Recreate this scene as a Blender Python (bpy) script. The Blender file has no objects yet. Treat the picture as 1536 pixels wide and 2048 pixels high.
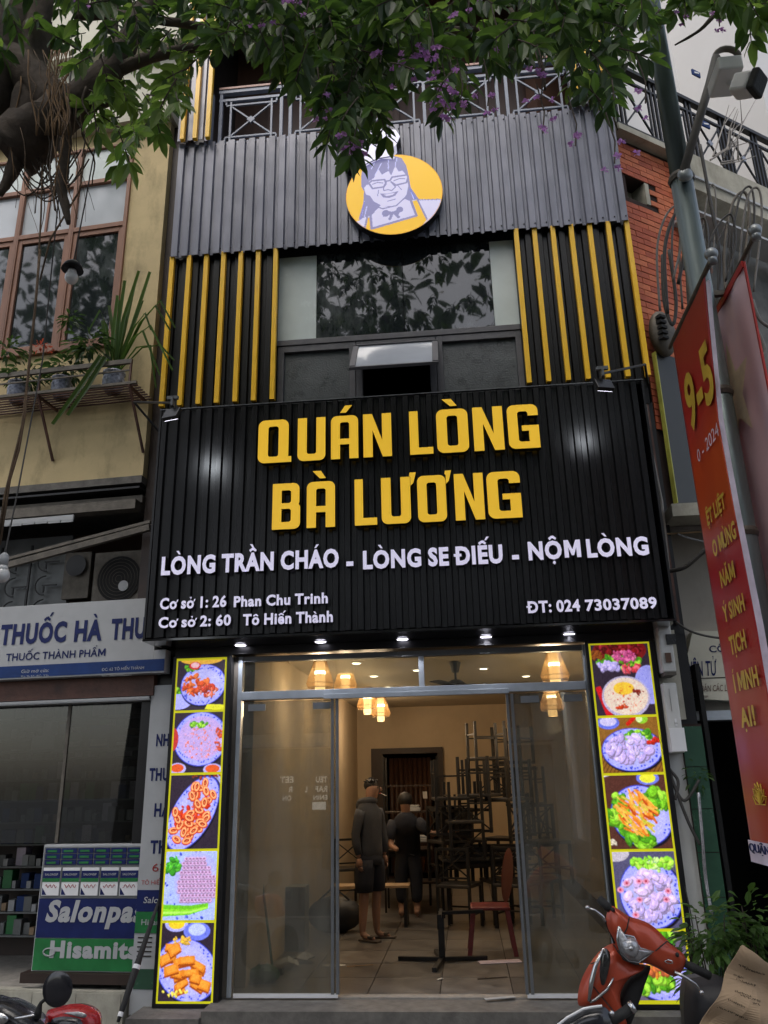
import bpy, math, random
import numpy as np
from mathutils import Vector, Matrix, Euler
random.seed(7); rng = np.random.default_rng(7)
R = math.radians
scene = bpy.context.scene
COL = scene.collection

# ------------------------------------------------------------------ camera
YAW, PITCH, ROLL, FPX = 0.08986, 0.3269, -0.02238, 1600.0
CAM = Vector((0.0, -7.394, 1.65))
fwd = Vector((-math.sin(YAW) * math.cos(PITCH), math.cos(YAW) * math.cos(PITCH), math.sin(PITCH)))
rgt = Vector((math.cos(YAW), math.sin(YAW), 0)); upv = rgt.cross(fwd)
rgt = (rgt * math.cos(ROLL) + upv * math.sin(ROLL)).normalized(); upv = rgt.cross(fwd).normalized()
cam = bpy.data.cameras.new('camera'); cam_ob = bpy.data.objects.new('camera', cam); COL.objects.link(cam_ob)
M = Matrix((rgt, upv, -fwd)).transposed().to_4x4(); M.translation = CAM
cam_ob.matrix_world = M
cam.sensor_fit = 'VERTICAL'; cam.sensor_height = 36; cam.lens = 36 * FPX / 2048; cam.clip_end = 400; cam.clip_start = .05
scene.camera = cam_ob

# ------------------------------------------------------------------ light
SUN_EL, SUN_AZ = 62, 200      # high, from behind the camera, veiled by cloud
world = bpy.data.worlds.new('World'); scene.world = world; world.use_nodes = True
wn = world.node_tree.nodes; wl = world.node_tree.links
sky = wn.new('ShaderNodeTexSky'); sky.sky_type = 'NISHITA'; sky.sun_disc = False
sky.sun_elevation = R(SUN_EL); sky.sun_rotation = R(SUN_AZ); sky.dust_density = 4; sky.air_density = 1.0
hs = wn.new('ShaderNodeHueSaturation'); hs.inputs['Saturation'].default_value = .62
wl.new(sky.outputs[0], hs.inputs['Color']); wl.new(hs.outputs[0], wn['Background'].inputs[0])
wn['Background'].inputs[1].default_value = .15
sl = bpy.data.lights.new('sun', 'SUN'); sl.energy = .5; sl.angle = R(30); sl.color = (1, .96, .9)
so = bpy.data.objects.new('sun', sl); COL.objects.link(so)
az = R(SUN_AZ); el = R(SUN_EL)
sd = Vector((math.sin(az) * math.cos(el), math.cos(az) * math.cos(el), math.sin(el)))
so.rotation_euler = sd.to_track_quat('Z', 'Y').to_euler(); so.location = (0, -10, 20)
vs = scene.view_settings; vs.view_transform = 'Standard'; vs.look = 'None'; vs.gamma = 1; vs.use_curve_mapping = False
vs.exposure = 0.8
cy = scene.cycles
cy.max_bounces = 8; cy.diffuse_bounces = 3; cy.glossy_bounces = 4; cy.transparent_max_bounces = 16; cy.transmission_bounces = 4
cy.sample_clamp_indirect = 4; cy.use_denoising = True; cy.caustics_reflective = False; cy.caustics_refractive = False

# ------------------------------------------------------------------ measuring helpers
def ray(px, py): return rgt * ((px - 768) / FPX) - upv * ((py - 1024) / FPX) + fwd
def at(px, py, y=None, z=None, x=None):
    d = ray(px, py)
    t = (y - CAM.y) / d.y if y is not None else (z - CAM.z) / d.z if z is not None else (x - CAM.x) / d.x
    return CAM + d * t
class Frame:
    """a wall plane: origin on the ground, local x along the wall, local y into it"""
    def __init__(s, o=(0, 0, 0), ang=0):
        s.m = Matrix.Translation(Vector(o)) @ Matrix.Rotation(R(ang), 4, 'Z'); s.i = s.m.inverted()
    def at(s, px, py, off=0.):
        o = s.i @ CAM; d = (s.i.to_3x3() @ ray(px, py)); t = (off - o.y) / d.y
        return o + d * t
W0 = Frame()

# ------------------------------------------------------------------ materials
def c(r, g, b):
    f = lambda v: (v / 255 / 12.92) if v / 255 <= .04045 else ((v / 255 + .055) / 1.055) ** 2.4
    return (f(r), f(g), f(b), 1)
def mat(name, col, rough=.6, metal=0, var=.25, scale=6, bump=0, bscale=40, spec=.5, coat=0, emit=None, es=0, stretch=None, dirt=0, dirtcol=(.03, .028, .02, 1), trans=0, ior=1.45):
    m = bpy.data.materials.new(name); m.use_nodes = True
    nt = m.node_tree; n = nt.nodes; l = nt.links; p = n['Principled BSDF']
    p.inputs['Roughness'].default_value = rough; p.inputs['Metallic'].default_value = metal
    p.inputs['Specular IOR Level'].default_value = spec; p.inputs['Coat Weight'].default_value = coat; p.inputs['IOR'].default_value = ior
    p.inputs['Coat Roughness'].default_value = .08
    tc = n.new('ShaderNodeTexCoord'); mp = n.new('ShaderNodeMapping'); l.new(tc.outputs['Object'], mp.inputs[0])
    if stretch: mp.inputs['Scale'].default_value = stretch
    nz = n.new('ShaderNodeTexNoise'); nz.inputs['Scale'].default_value = scale; nz.inputs['Detail'].default_value = 6; nz.inputs['Roughness'].default_value = .6
    l.new(mp.outputs[0], nz.inputs['Vector'])
    mr = n.new('ShaderNodeMapRange'); mr.inputs[1].default_value = .3; mr.inputs[2].default_value = .7
    l.new(nz.outputs[0], mr.inputs[0])
    mx = n.new('ShaderNodeMix'); mx.data_type = 'RGBA'
    mx.inputs['A'].default_value = tuple(v * (1 - var) for v in col[:3]) + (1,)
    mx.inputs['B'].default_value = tuple(min(1, v * (1 + var * .6)) for v in col[:3]) + (1,)
    l.new(mr.outputs[0], mx.inputs['Factor']); out = mx.outputs['Result']
    if dirt:
        n2 = n.new('ShaderNodeTexNoise'); n2.inputs['Scale'].default_value = 1.6; n2.inputs['Detail'].default_value = 10; n2.inputs['Roughness'].default_value = .72
        mp2 = n.new('ShaderNodeMapping'); mp2.inputs['Scale'].default_value = (1, 1, .45); l.new(tc.outputs['Object'], mp2.inputs[0]); l.new(mp2.outputs[0], n2.inputs['Vector'])
        m2 = n.new('ShaderNodeMapRange'); m2.inputs[1].default_value = .5; m2.inputs[2].default_value = .78; m2.inputs[4].default_value = dirt
        l.new(n2.outputs[0], m2.inputs[0]); x2 = n.new('ShaderNodeMix'); x2.data_type = 'RGBA'
        l.new(m2.outputs[0], x2.inputs['Factor']); l.new(out, x2.inputs['A']); x2.inputs['B'].default_value = dirtcol; out = x2.outputs['Result']
    l.new(out, p.inputs['Base Color'])
    r2 = n.new('ShaderNodeMapRange'); r2.inputs[3].default_value = max(.02, rough - .08); r2.inputs[4].default_value = min(1, rough + .1)
    l.new(nz.outputs[0], r2.inputs[0])
    if rough > .05: l.new(r2.outputs[0], p.inputs['Roughness'])
    if bump:
        nb = n.new('ShaderNodeTexNoise'); nb.inputs['Scale'].default_value = bscale; nb.inputs['Detail'].default_value = 5; l.new(mp.outputs[0], nb.inputs['Vector'])
        b = n.new('ShaderNodeBump'); b.inputs['Strength'].default_value = bump; b.inputs['Distance'].default_value = .01
        l.new(nb.outputs[0], b.inputs['Height']); l.new(b.outputs[0], p.inputs['Normal'])
    if emit: p.inputs['Emission Color'].default_value = emit; p.inputs['Emission Strength'].default_value = es
    return m
def glass(name, tint=(.85, .88, .86), rough=.01, ior=1.5, dust_haze=.04, dust_haze_col=(.3, .29, .26), scale=3, gloss=(.95, .95, .95)):
    """thin pane: clear tinted light passing, Fresnel mirror on top, a film that paints in dustiness and haze"""
    m = bpy.data.materials.new(name); m.use_nodes = True; nt = m.node_tree; n = nt.nodes; l = nt.links
    n.remove(n['Principled BSDF']); o = n['Material Output']
    t = n.new('ShaderNodeBsdfTransparent'); t.inputs[0].default_value = tint + (1,)
    g = n.new('ShaderNodeBsdfGlossy'); g.inputs['Roughness'].default_value = rough; g.inputs[0].default_value = gloss + (1,)
    f = n.new('ShaderNodeFresnel'); f.inputs[0].default_value = ior
    a = n.new('ShaderNodeMixShader'); l.new(f.outputs[0], a.inputs[0]); l.new(t.outputs[0], a.inputs[1]); l.new(g.outputs[0], a.inputs[2])
    d = n.new('ShaderNodeBsdfDiffuse'); d.inputs[0].default_value = dust_haze_col + (1,)
    tc = n.new('ShaderNodeTexCoord'); nz = n.new('ShaderNodeTexNoise'); nz.inputs['Scale'].default_value = scale; nz.inputs['Detail'].default_value = 12; nz.inputs['Roughness'].default_value = .75
    mp = n.new('ShaderNodeMapping'); mp.inputs['Scale'].default_value = (1.6, 1, .35); l.new(tc.outputs['Object'], mp.inputs[0]); l.new(mp.outputs[0], nz.inputs['Vector'])
    mr = n.new('ShaderNodeMapRange'); mr.inputs[1].default_value = .35; mr.inputs[2].default_value = .75; mr.inputs[3].default_value = dust_haze * .4; mr.inputs[4].default_value = dust_haze * 1.8; l.new(nz.outputs[0], mr.inputs[0])
    b = n.new('ShaderNodeMixShader'); l.new(mr.outputs[0], b.inputs[0]); l.new(a.outputs[0], b.inputs[1]); l.new(d.outputs[0], b.inputs[2])
    l.new(b.outputs[0], o.inputs[0]); return m
def print_mat(name, es, rough=.25):
    """backlit or printed picture: colours come from the vertex print layer"""
    m = bpy.data.materials.new(name); m.use_nodes = True; nt = m.node_tree; n = nt.nodes; l = nt.links; p = n['Principled BSDF']
    a = n.new('ShaderNodeVertexColor'); a.layer_name = 'print'
    l.new(a.outputs[0], p.inputs['Base Color']); p.inputs['Roughness'].default_value = rough
    if es: l.new(a.outputs[0], p.inputs['Emission Color']); p.inputs['Emission Strength'].default_value = es
    return m
def leaf_mat(name, col, tcol):
    m = bpy.data.materials.new(name); m.use_nodes = True; nt = m.node_tree; n = nt.nodes; l = nt.links
    p = n['Principled BSDF']; p.inputs['Roughness'].default_value = .42; p.inputs['Specular IOR Level'].default_value = .35
    g = n.new('ShaderNodeNewGeometry'); mr = n.new('ShaderNodeMapRange'); mr.inputs[3].default_value = .45; mr.inputs[4].default_value = 1.5
    l.new(g.outputs['Random Per Island'], mr.inputs[0])
    tc = n.new('ShaderNodeTexCoord'); nz = n.new('ShaderNodeTexNoise'); nz.inputs['Scale'].default_value = 1.4; l.new(tc.outputs['Object'], nz.inputs['Vector'])
    v = n.new('ShaderNodeVectorMath'); v.operation = 'SCALE'; v.inputs[0].default_value = col[:3]; l.new(mr.outputs[0], v.inputs['Scale'])
    l.new(v.outputs[0], p.inputs['Base Color'])
    t = n.new('ShaderNodeBsdfTranslucent'); t.inputs[0].default_value = tcol
    x = n.new('ShaderNodeMixShader'); x.inputs[0].default_value = .4
    l.new(p.outputs[0], x.inputs[1]); l.new(t.outputs[0], x.inputs[2]); l.new(x.outputs[0], n['Material Output'].inputs[0]); return m

K = {}
K['sky_grey_sheet'] = mat('sky_grey_sheet', (.165, .172, .225, 1), .32, .1, .3, 1.2, .10, 3, spec=.7, coat=.4, dirt=.25, dirtcol=(.09, .09, .10, 1), stretch=(3, 1, .4))  # lighter than the black sheet: sky reflection put into the base colour
K['black_sheet'] = mat('black_sheet', (.0065, .0065, .0075, 1), .3, 0, .3, 2, .1, 3, spec=.42, stretch=(4, 1, .3))
K['black_paint'] = mat('black_paint', (.012, .012, .013, 1), .3, 0, .2, 5)
K['gloss_black'] = mat('gloss_black', (.008, .008, .009, 1), .1, 0, .1, 3, spec=.9, coat=.5)
K['yellow'] = mat('yellow', (.95, .55, .022, 1), .35, 0, .08, 3, coat=.15)
K['letter_yellow'] = mat('letter_yellow', (.90, .55, .035, 1), .35, 0, .03, 2, emit=(.90, .53, .035, 1), es=.25)
K['letter_side'] = mat('letter_side', (.02, .016, .005, 1), .4)
K['letter_white'] = mat('letter_white', (.74, .72, .86, 1), .35, 0, .04, 2, emit=(.74, .70, .95, 1), es=.26)
K['alu'] = mat('alu', (.17, .18, .19, 1), .38, .3, .15, 8)
K['alu_light'] = mat('alu_light', (.38, .42, .46, 1), .4, .3, .15, 8)
K['rail_grey'] = mat('rail_grey', (.26, .29, .37, 1), .45, 0, .12, 9)
K['copper'] = mat('copper', (.45, .25, .2, 1), .45)
K['frame_grey'] = mat('frame_grey', (.10, .10, .11, 1), .5, .2, .2, 8, dirt=.3, dirtcol=(.2, .19, .17, 1))
K['frosted'] = mat('frosted', (.60, .67, .65, 1), .25, 0, .08, 3, coat=.3, dirt=.12, dirtcol=(.2, .2, .18, 1))
K['win_dark'] = mat('win_dark', (.016, .02, .023, 1), .028, 0, .3, 2, spec=.8, coat=.1, stretch=(5, 1, .25), dirt=1.0, dirtcol=(.17, .185, .19, 1), ior=1.5)
K['win_tex'] = mat('win_tex', (.06, .07, .075, 1), .28, 0, .45, 7, .4, 60, spec=.8, dirt=.3, dirtcol=(.13, .14, .14, 1))
K['pier_grey'] = mat('pier_grey', (.13, .115, .095, 1), .6, 0, .25, 3, dirt=.3)
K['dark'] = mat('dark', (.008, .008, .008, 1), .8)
K['brown'] = mat('brown', (.075, .035, .022, 1), .45, 0, .35, 2, stretch=(8, 1, .5))
K['brown2'] = mat('brown2', (.11, .055, .035, 1), .6, 0, .25, 3)
K['concrete'] = mat('concrete', (.16, .15, .135, 1), .85, 0, .35, 9, .5, 30, dirt=.6, dirtcol=(.06, .055, .05, 1))
K['concrete_pale'] = mat('concrete_pale', (.3, .28, .25, 1), .85, 0, .25, 12, .3, 40, dirt=.6, dirtcol=(.13, .12, .1, 1))
K['pavement'] = mat('pavement', (.13, .12, .11, 1), .9, 0, .3, 6, .4, 40)
K['asphalt'] = mat('asphalt', (.05, .05, .052, 1), .9, 0, .25, 20, .4, 90)
K['tile_floor'] = mat('tile_floor', (.13, .10, .08, 1), .33, 0, .4, 4, .1, 20, dirt=.5, dirtcol=(.20, .18, .15, 1))
K['wall_warm'] = mat('wall_warm', (.58, .47, .33, 1), .8, 0, .08, 2, .15, 60, dirt=.3, dirtcol=(.36, .28, .18, 1))
K['ceil'] = mat('ceil', (.45, .38, .28, 1), .7, 0, .05, 2)
K['y_wall'] = mat('y_wall', (.60, .475, .26, 1), .85, 0, .14, 2, .2, 50, dirt=.9, dirtcol=(.13, .105, .06, 1))
K['cream'] = mat('cream', (.58, .56, .46, 1), .85, 0, .08, 2, dirt=.35, dirtcol=(.3, .28, .2, 1))
K['cream_dirty'] = mat('cream_dirty', (.42, .40, .33, 1), .9, 0, .25, 3, .3, 30, dirt=.8, dirtcol=(.10, .09, .06, 1))
K['pale_wall'] = mat('pale_wall', (.62, .61, .60, 1), .8, 0, .05, 1)
K['wood_frame'] = mat('wood_frame', (.26, .125, .075, 1), .45, 0, .25, 5, .1, 60, stretch=(1, 1, .2))
K['brick'] = mat('brick', (.52, .125, .055, 1), .7, 0, .3, 7, .4, 60)
K['brick2'] = mat('brick2', (.44, .10, .048, 1), .7, 0, .3, 7, .4, 60)
K['brick3'] = mat('brick3', (.60, .17, .075, 1), .7, 0, .3, 7, .4, 60)
K['mortar'] = mat('mortar', (.035, .02, .016, 1), .9)
K['white'] = mat('white', (.40, .41, .42, 1), .5, 0, .08, 4, dirt=.15, dirtcol=(.3, .28, .25, 1))
K['white_clean'] = mat('white_clean', (.75, .75, .76, 1), .35, 0, .03, 4)
K['white_paint'] = mat('white_paint', (.62, .62, .60, 1), .6, 0, .1, 3, dirt=.5, dirtcol=(.28, .26, .22, 1))
K['navy'] = mat('navy', (.010, .018, .10, 1), .5, spec=.25)
K['band_blue'] = mat('band_blue', (.012, .04, .16, 1), .5, spec=.25)
K['green_band'] = mat('green_band', (.015, .17, .045, 1), .35)
K['red_txt'] = mat('red_txt', (.35, .03, .03, 1), .5)
K['rust'] = mat('rust', (.11, .05, .035, 1), .6, 0, .5, 6, .4, 30)
K['steel'] = mat('steel', (.30, .32, .33, 1), .42, .7, .25, 12, .1, 50, stretch=(1, 1, .25))
K['pole_steel'] = mat('pole_steel', (.16, .20, .20, 1), .33, .55, .3, 5, .05, 50, stretch=(2, 2, .2), dirt=.25, dirtcol=(.3, .3, .28, 1))
K['dull_metal'] = mat('dull_metal', (.13, .115, .095, 1), .6, .4, .4, 10, .2, 60)
K['cable'] = mat('cable', (.06, .055, .05, 1), .55)
K['cable_grey'] = mat('cable_grey', (.22, .2, .18, 1), .6)
K['banner_red'] = mat('banner_red', (.42, .022, .016, 1), .42, 0, .1, 1.5, .25, 4, stretch=(1, 1, .3))
K['banner_orange'] = mat('banner_orange', (.62, .13, .01, 1), .42, 0, .35, 1.2)
K['banner_gold'] = mat('banner_gold', (.60, .40, .045, 1), .45)
K['banner_white'] = mat('banner_white', (.66, .58, .7, 1), .5)
K['green_tile'] = mat('green_tile', (.03, .085, .05, 1), .25, 0, .2, 5, coat=.3)
K['tarp'] = mat('tarp', (.015, .015, .017, 1), .5, 0, .3, 4, .5, 8)
K['terracotta'] = mat('terracotta', (.3, .12, .07, 1), .8)
K['glass_door'] = glass('glass_door', (.66, .66, .60), .005, 1.85, .17, (.40, .38, .31))  # film colour also paints in the pale haze of street reflections
K['glass_clear'] = glass('glass_clear', (.82, .84, .80), .005, 1.7, .03)
K['glass_shop'] = glass('glass_shop', (.5, .52, .5), .01, 1.6, .03, (.22, .23, .22))
K['glow_white'] = mat('glow_white', (.9, .9, 1, 1), .4, emit=(.86, .84, 1, 1), es=4)
K['glow_warm_dl'] = mat('glow_warm_dl', (1, .9, .75, 1), .4, emit=(1, .86, .66, 1), es=5)
K['glow_lamp'] = mat('glow_lamp', (1, .8, .5, 1), .4, emit=(1, .60, .25, 1), es=1.15)
K['glow_bulb'] = mat('glow_bulb', (1, .8, .5, 1), .4, emit=(1, .86, .58, 1), es=9)
K['black_metal'] = mat('black_metal', (.018, .017, .017, 1), .42, .3, .3, 10)
K['seat_vinyl'] = mat('seat_vinyl', (.03, .027, .025, 1), .35, 0, .3, 5)
K['wood_board'] = mat('wood_board', (.33, .22, .12, 1), .6, 0, .2, 6, stretch=(1, 6, 6))
K['dark_wood'] = mat('dark_wood', (.03, .017, .012, 1), .5, 0, .3, 5)
K['red_plastic'] = mat('red_plastic', (.13, .016, .015, 1), .4, 0, .1)
K['skin'] = mat('skin', (.27, .15, .10, 1), .55, 0, .08, 12)
K['hair'] = mat('hair', (.008, .007, .007, 1), .55)
K['hoodie'] = mat('hoodie', (.045, .048, .056, 1), .9, 0, .15, 20, .4, 30)
K['shorts'] = mat('shorts', (.014, .016, .025, 1), .85, 0, .2, 20, .3, 30)
K['slipper'] = mat('slipper', (.07, .055, .045, 1), .7)
K['scooter_red'] = mat('scooter_red', (.42, .06, .025, 1), .33, .25, .08, 3, .05, 5, coat=.4, dirt=.15, dirtcol=(.2, .1, .07, 1))
K['bike_red'] = mat('bike_red', (.40, .012, .014, 1), .25, .1, .08, 3, coat=.6)
K['bike_black'] = mat('bike_black', (.014, .014, .018, 1), .22, 0, .1, 3, coat=.5)
K['chrome'] = mat('chrome', (.55, .55, .56, 1), .2, .95, .15, 8)
K['rubber'] = mat('rubber', (.02, .02, .02, 1), .75, 0, .2, 20, .3, 60)
K['lens'] = mat('lens', (.42, .42, .44, 1), .12, .6, .35, 30, .5, 60, coat=.8)
K['lens_dark'] = mat('lens_dark', (.03, .03, .03, 1), .1, .2, .2, 10, coat=.8)
K['cardboard'] = mat('cardboard', (.38, .27, .17, 1), .85, 0, .15, 5, .3, 20, dirt=.3, dirtcol=(.2, .13, .08, 1))
K['ink'] = mat('ink', (.03, .025, .02, 1), .8)
K['bark'] = mat('bark', (.075, .058, .045, 1), .9, 0, .5, 7, 1.0, 22, dirt=.4, dirtcol=(.14, .12, .09, 1))
K['root'] = mat('root', (.11, .07, .04, 1), .85, 0, .4, 10, .5, 40)
K['root_orange'] = mat('root_orange', (.15, .085, .035, 1), .8, 0, .3, 10)
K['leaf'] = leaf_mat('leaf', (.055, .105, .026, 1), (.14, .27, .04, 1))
K['leaf_lit'] = leaf_mat('leaf_lit', (.11, .18, .04, 1), (.30, .48, .08, 1))  # brighter leaf copy, daylight put into its colour
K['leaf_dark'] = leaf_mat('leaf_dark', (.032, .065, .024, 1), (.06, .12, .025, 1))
K['petal'] = leaf_mat('petal', (.50, .24, .58, 1), (.62, .32, .70, 1))
K['petal_red'] = leaf_mat('petal_red', (.5, .08, .05, 1), (.5, .1, .05, 1))
K['white_glow_print'] = mat('white_glow_print', (.85, .85, .82, 1), .5, emit=(.9, .88, .8, 1), es=.8)  # glow added so the daylit notice shows in the door glass
K['green_plastic'] = mat('green_plastic', (.01, .12, .06, 1), .5)
K['box_grey'] = mat('box_grey', (.16, .17, .17, 1), .5)
K['bulb_off'] = mat('bulb_off', (.75, .75, .74, 1), .25, coat=.5)

# ------------------------------------------------------------------ mesh builder
class MB:
    def __init__(s): s.v = []; s.f = []; s.smooth = False
    def add(s, vs, fs):
        k = len(s.v); s.v += [tuple(v) for v in vs]; s.f += [tuple(i + k for i in f) for f in fs]; return s
    def box(s, x0, x1, y0, y1, z0, z1):
        x0, x1 = sorted((x0, x1)); y0, y1 = sorted((y0, y1)); z0, z1 = sorted((z0, z1))
        return s.add([(x0, y0, z0), (x1, y0, z0), (x1, y1, z0), (x0, y1, z0), (x0, y0, z1), (x1, y0, z1), (x1, y1, z1), (x0, y1, z1)],
                     [(0, 3, 2, 1), (4, 5, 6, 7), (0, 1, 5, 4), (1, 2, 6, 5), (2, 3, 7, 6), (3, 0, 4, 7)])
    def bar(s, a, b, w, h=None, up=(0, 0, 1)):
        a = Vector(a); b = Vector(b); h = h or w; d = (b - a).normalized(); u = Vector(up)
        if abs(d.dot(u)) > .98: u = Vector((0, 1, 0))
        r = d.cross(u).normalized() * w / 2; u = r.cross(d).normalized() * h / 2
        return s.add([a - r - u, a + r - u, a + r + u, a - r + u, b - r - u, b + r - u, b + r + u, b - r + u],
                     [(0, 1, 2, 3), (4, 7, 6, 5), (0, 4, 5, 1), (1, 5, 6, 2), (2, 6, 7, 3), (3, 7, 4, 0)])
    def tube(s, pts, r, n=8, cap=True):
        pts = [Vector(p) for p in pts]; rr = r if hasattr(r, '__len__') else [r] * len(pts)
        vs = []; prev = None
        for i, p in enumerate(pts):
            d = (pts[min(i + 1, len(pts) - 1)] - pts[max(i - 1, 0)])
            d = d.normalized() if d.length > 1e-9 else Vector((0, 0, 1))
            if prev is None: u = d.orthogonal().normalized()
            else:
                u = prev - d * prev.dot(d); u = u.normalized() if u.length > 1e-6 else d.orthogonal().normalized()
            prev = u; w = d.cross(u)
            vs += [p + (u * math.cos(2 * math.pi * k / n) + w * math.sin(2 * math.pi * k / n)) * rr[i] for k in range(n)]
        fs = [(i * n + k, i * n + (k + 1) % n, (i + 1) * n + (k + 1) % n, (i + 1) * n + k) for i in range(len(pts) - 1) for k in range(n)]
        if cap: fs += [tuple(range(n))[::-1], tuple((len(pts) - 1) * n + k for k in range(n))]
        return s.add(vs, fs)
    def lathe(s, prof, o=(0, 0, 0), axis=(0, 0, 1), n=20):
        q = Vector((0, 0, 1)).rotation_difference(Vector(axis)); o = Vector(o); m = len(prof)
        vs = [o + q @ Vector((r * math.cos(2 * math.pi * k / n), r * math.sin(2 * math.pi * k / n), z)) for r, z in prof for k in range(n)]
        fs = [(i * n + k, i * n + (k + 1) % n, (i + 1) * n + (k + 1) % n, (i + 1) * n + k) for i in range(m - 1) for k in range(n)]
        fs += [tuple(range(n))[::-1], tuple((m - 1) * n + k for k in range(n))]
        return s.add(vs, fs)
    def ball(s, o, r, n=14, m=8):
        o = Vector(o); r = Vector(r) if hasattr(r, '__len__') else Vector((r, r, r))
        vs = [o + Vector((r.x * math.sin(math.pi * (i + .5) / m) * math.cos(2 * math.pi * k / n), r.y * math.sin(math.pi * (i + .5) / m) * math.sin(2 * math.pi * k / n), -r.z * math.cos(math.pi * (i + .5) / m))) for i in range(m) for k in range(n)]
        fs = [(i * n + k, i * n + (k + 1) % n, (i + 1) * n + (k + 1) % n, (i + 1) * n + k) for i in range(m - 1) for k in range(n)]
        fs += [tuple(range(n))[::-1], tuple((m - 1) * n + k for k in range(n))]
        return s.add(vs, fs)
    def prism(s, pts, y0, y1):
        """outline in x, z extruded from y0 (front) to y1"""
        n = len(pts)
        return s.add([(x, y0, z) for x, z in pts] + [(x, y1, z) for x, z in pts],
                     [tuple(range(n)), tuple(range(2 * n - 1, n - 1, -1))] + [(i, i + n, (i + 1) % n + n, (i + 1) % n) for i in range(n)])
    def pillow(s, pts, bulge, back=None, rings=6, c0=None):
        """closed 3-D outline (list of Vectors, star shaped) swollen towards the viewer side -y and back"""
        pts = [Vector(p) for p in pts]; n = len(pts); ce = Vector(c0) if c0 else sum(pts, Vector()) / n
        back = bulge if back is None else back; vs = []; fs = []
        for sgn, hh in ((-1, bulge), (1, back)):
            k0 = len(vs)
            for i in range(rings):
                t = 1 - i / rings
                h = hh * math.sqrt(max(0, 1 - t * t)) ** .8
                vs += [ce + (p - ce) * t + Vector((0, sgn * h, 0)) for p in pts]
            vs.append(ce + Vector((0, sgn * hh, 0)))
            for i in range(rings - 1):
                fs += [(k0 + i * n + k, k0 + i * n + (k + 1) % n, k0 + (i + 1) * n + (k + 1) % n, k0 + (i + 1) * n + k) for k in range(n)]
            fs += [(k0 + (rings - 1) * n + k, k0 + (rings - 1) * n + (k + 1) % n, len(vs) - 1) for k in range(n)]
        return s.add(vs, fs)
    def sheet(s, x0, x1, z0, z1, y, period=.12, gap=.032, depth=.022, cut=0):
        """trapezoid-ribbed metal sheet facing -y with a small folded edge"""
        xs = []; x = x0; 
        while x < x1:
            w = period - gap; b = depth * .35
            for dx, dy in ((0, 0), (b, -depth), (w - b, -depth), (w, 0), (period, 0)):
                xx = x + dx
                if xx <= x1: xs.append((xx, y + dy))
            x += period
        out = [xs[0]]
        for q in xs[1:]:
            if (Vector(q) - Vector(out[-1])).length > 1e-5: out.append(q)
        n = len(out)
        vs = [(a, b, z0) for a, b in out] + [(a, b, z1) for a, b in out] + [(a, b + .006, z0) for a, b in out] + [(a, b + .006, z1) for a, b in out]
        fs = [(i, i + 1, n + i + 1, n + i) for i in range(n - 1)] + [(2 * n + i + 1, 2 * n + i, 3 * n + i, 3 * n + i + 1) for i in range(n - 1)]
        fs += [(i + 1, i, 2 * n + i, 2 * n + i + 1) for i in range(n - 1)] + [(n + i, n + i + 1, 3 * n + i + 1, 3 * n + i) for i in range(n - 1)]
        return s.add(vs, fs)
    def mesh(s, name, off=(0, 0, 0)):
        m = bpy.data.meshes.new(name); o = Vector(off)
        m.from_pydata([tuple(Vector(v) - o) for v in s.v], [], s.f); m.update()
        if s.smooth: m.polygons.foreach_set('use_smooth', [True] * len(m.polygons))
        return m

class T:
    """a top-level thing: an Empty at its base; geometry is given in the frame's coordinates"""
    def __init__(s, name, label, cat, o=(0, 0, 0), fr=W0, group=None, kind=None):
        s.o = Vector(o); s.e = bpy.data.objects.new(name, None); s.e.empty_display_size = .1; COL.objects.link(s.e)
        s.e.matrix_world = fr.m @ Matrix.Translation(s.o); s.fr = fr
        s.e['label'] = label; s.e['category'] = cat
        if group: s.e['group'] = group
        if kind: s.e['kind'] = kind
    def part(s, name, mb, m, parent=None, smooth=False, label=None, kind=None, bevel=0):
        mb.smooth = mb.smooth or smooth
        me = mb.mesh(name, s.o) if isinstance(mb, MB) else mb
        return s.obj(name, me, m, parent, label, kind, bevel)
    def obj(s, name, me, m, parent=None, label=None, kind=None, bevel=0):
        o = bpy.data.objects.new(name, me); COL.objects.link(o); o.parent = parent or s.e
        if m and not me.materials: me.materials.append(K[m] if isinstance(m, str) else m)
        if label: o['label'] = label
        if kind: o['kind'] = kind
        if bevel:
            b = o.modifiers.new('bevel', 'BEVEL'); b.width = bevel; b.segments = 2; b.limit_method = 'ANGLE'
        return o
def struct(name, mb, m, bevel=0, kind='structure'):
    me = mb.mesh(name); o = bpy.data.objects.new(name, me); COL.objects.link(o); me.materials.append(K[m]); o['kind'] = kind
    return o
def clone(t, loc=None, rot=None, label=None, scl=None):
    """a copy of a thing with its parts and sub-parts"""
    def cp(o, par):
        q = o.copy(); COL.objects.link(q); q.parent = par
        for ch in [x for x in kids.get(o.name, [])]: cp(ch, q)
        return q
    kids = {}
    for x in COL.objects:
        if x.parent: kids.setdefault(x.parent.name, []).append(x)
    e = cp(t.e, None)
    if loc is not None: e.location = loc
    if rot is not None: e.rotation_euler = rot
    if scl: e.scale = scl
    if label: e['label'] = label
    return e

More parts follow.
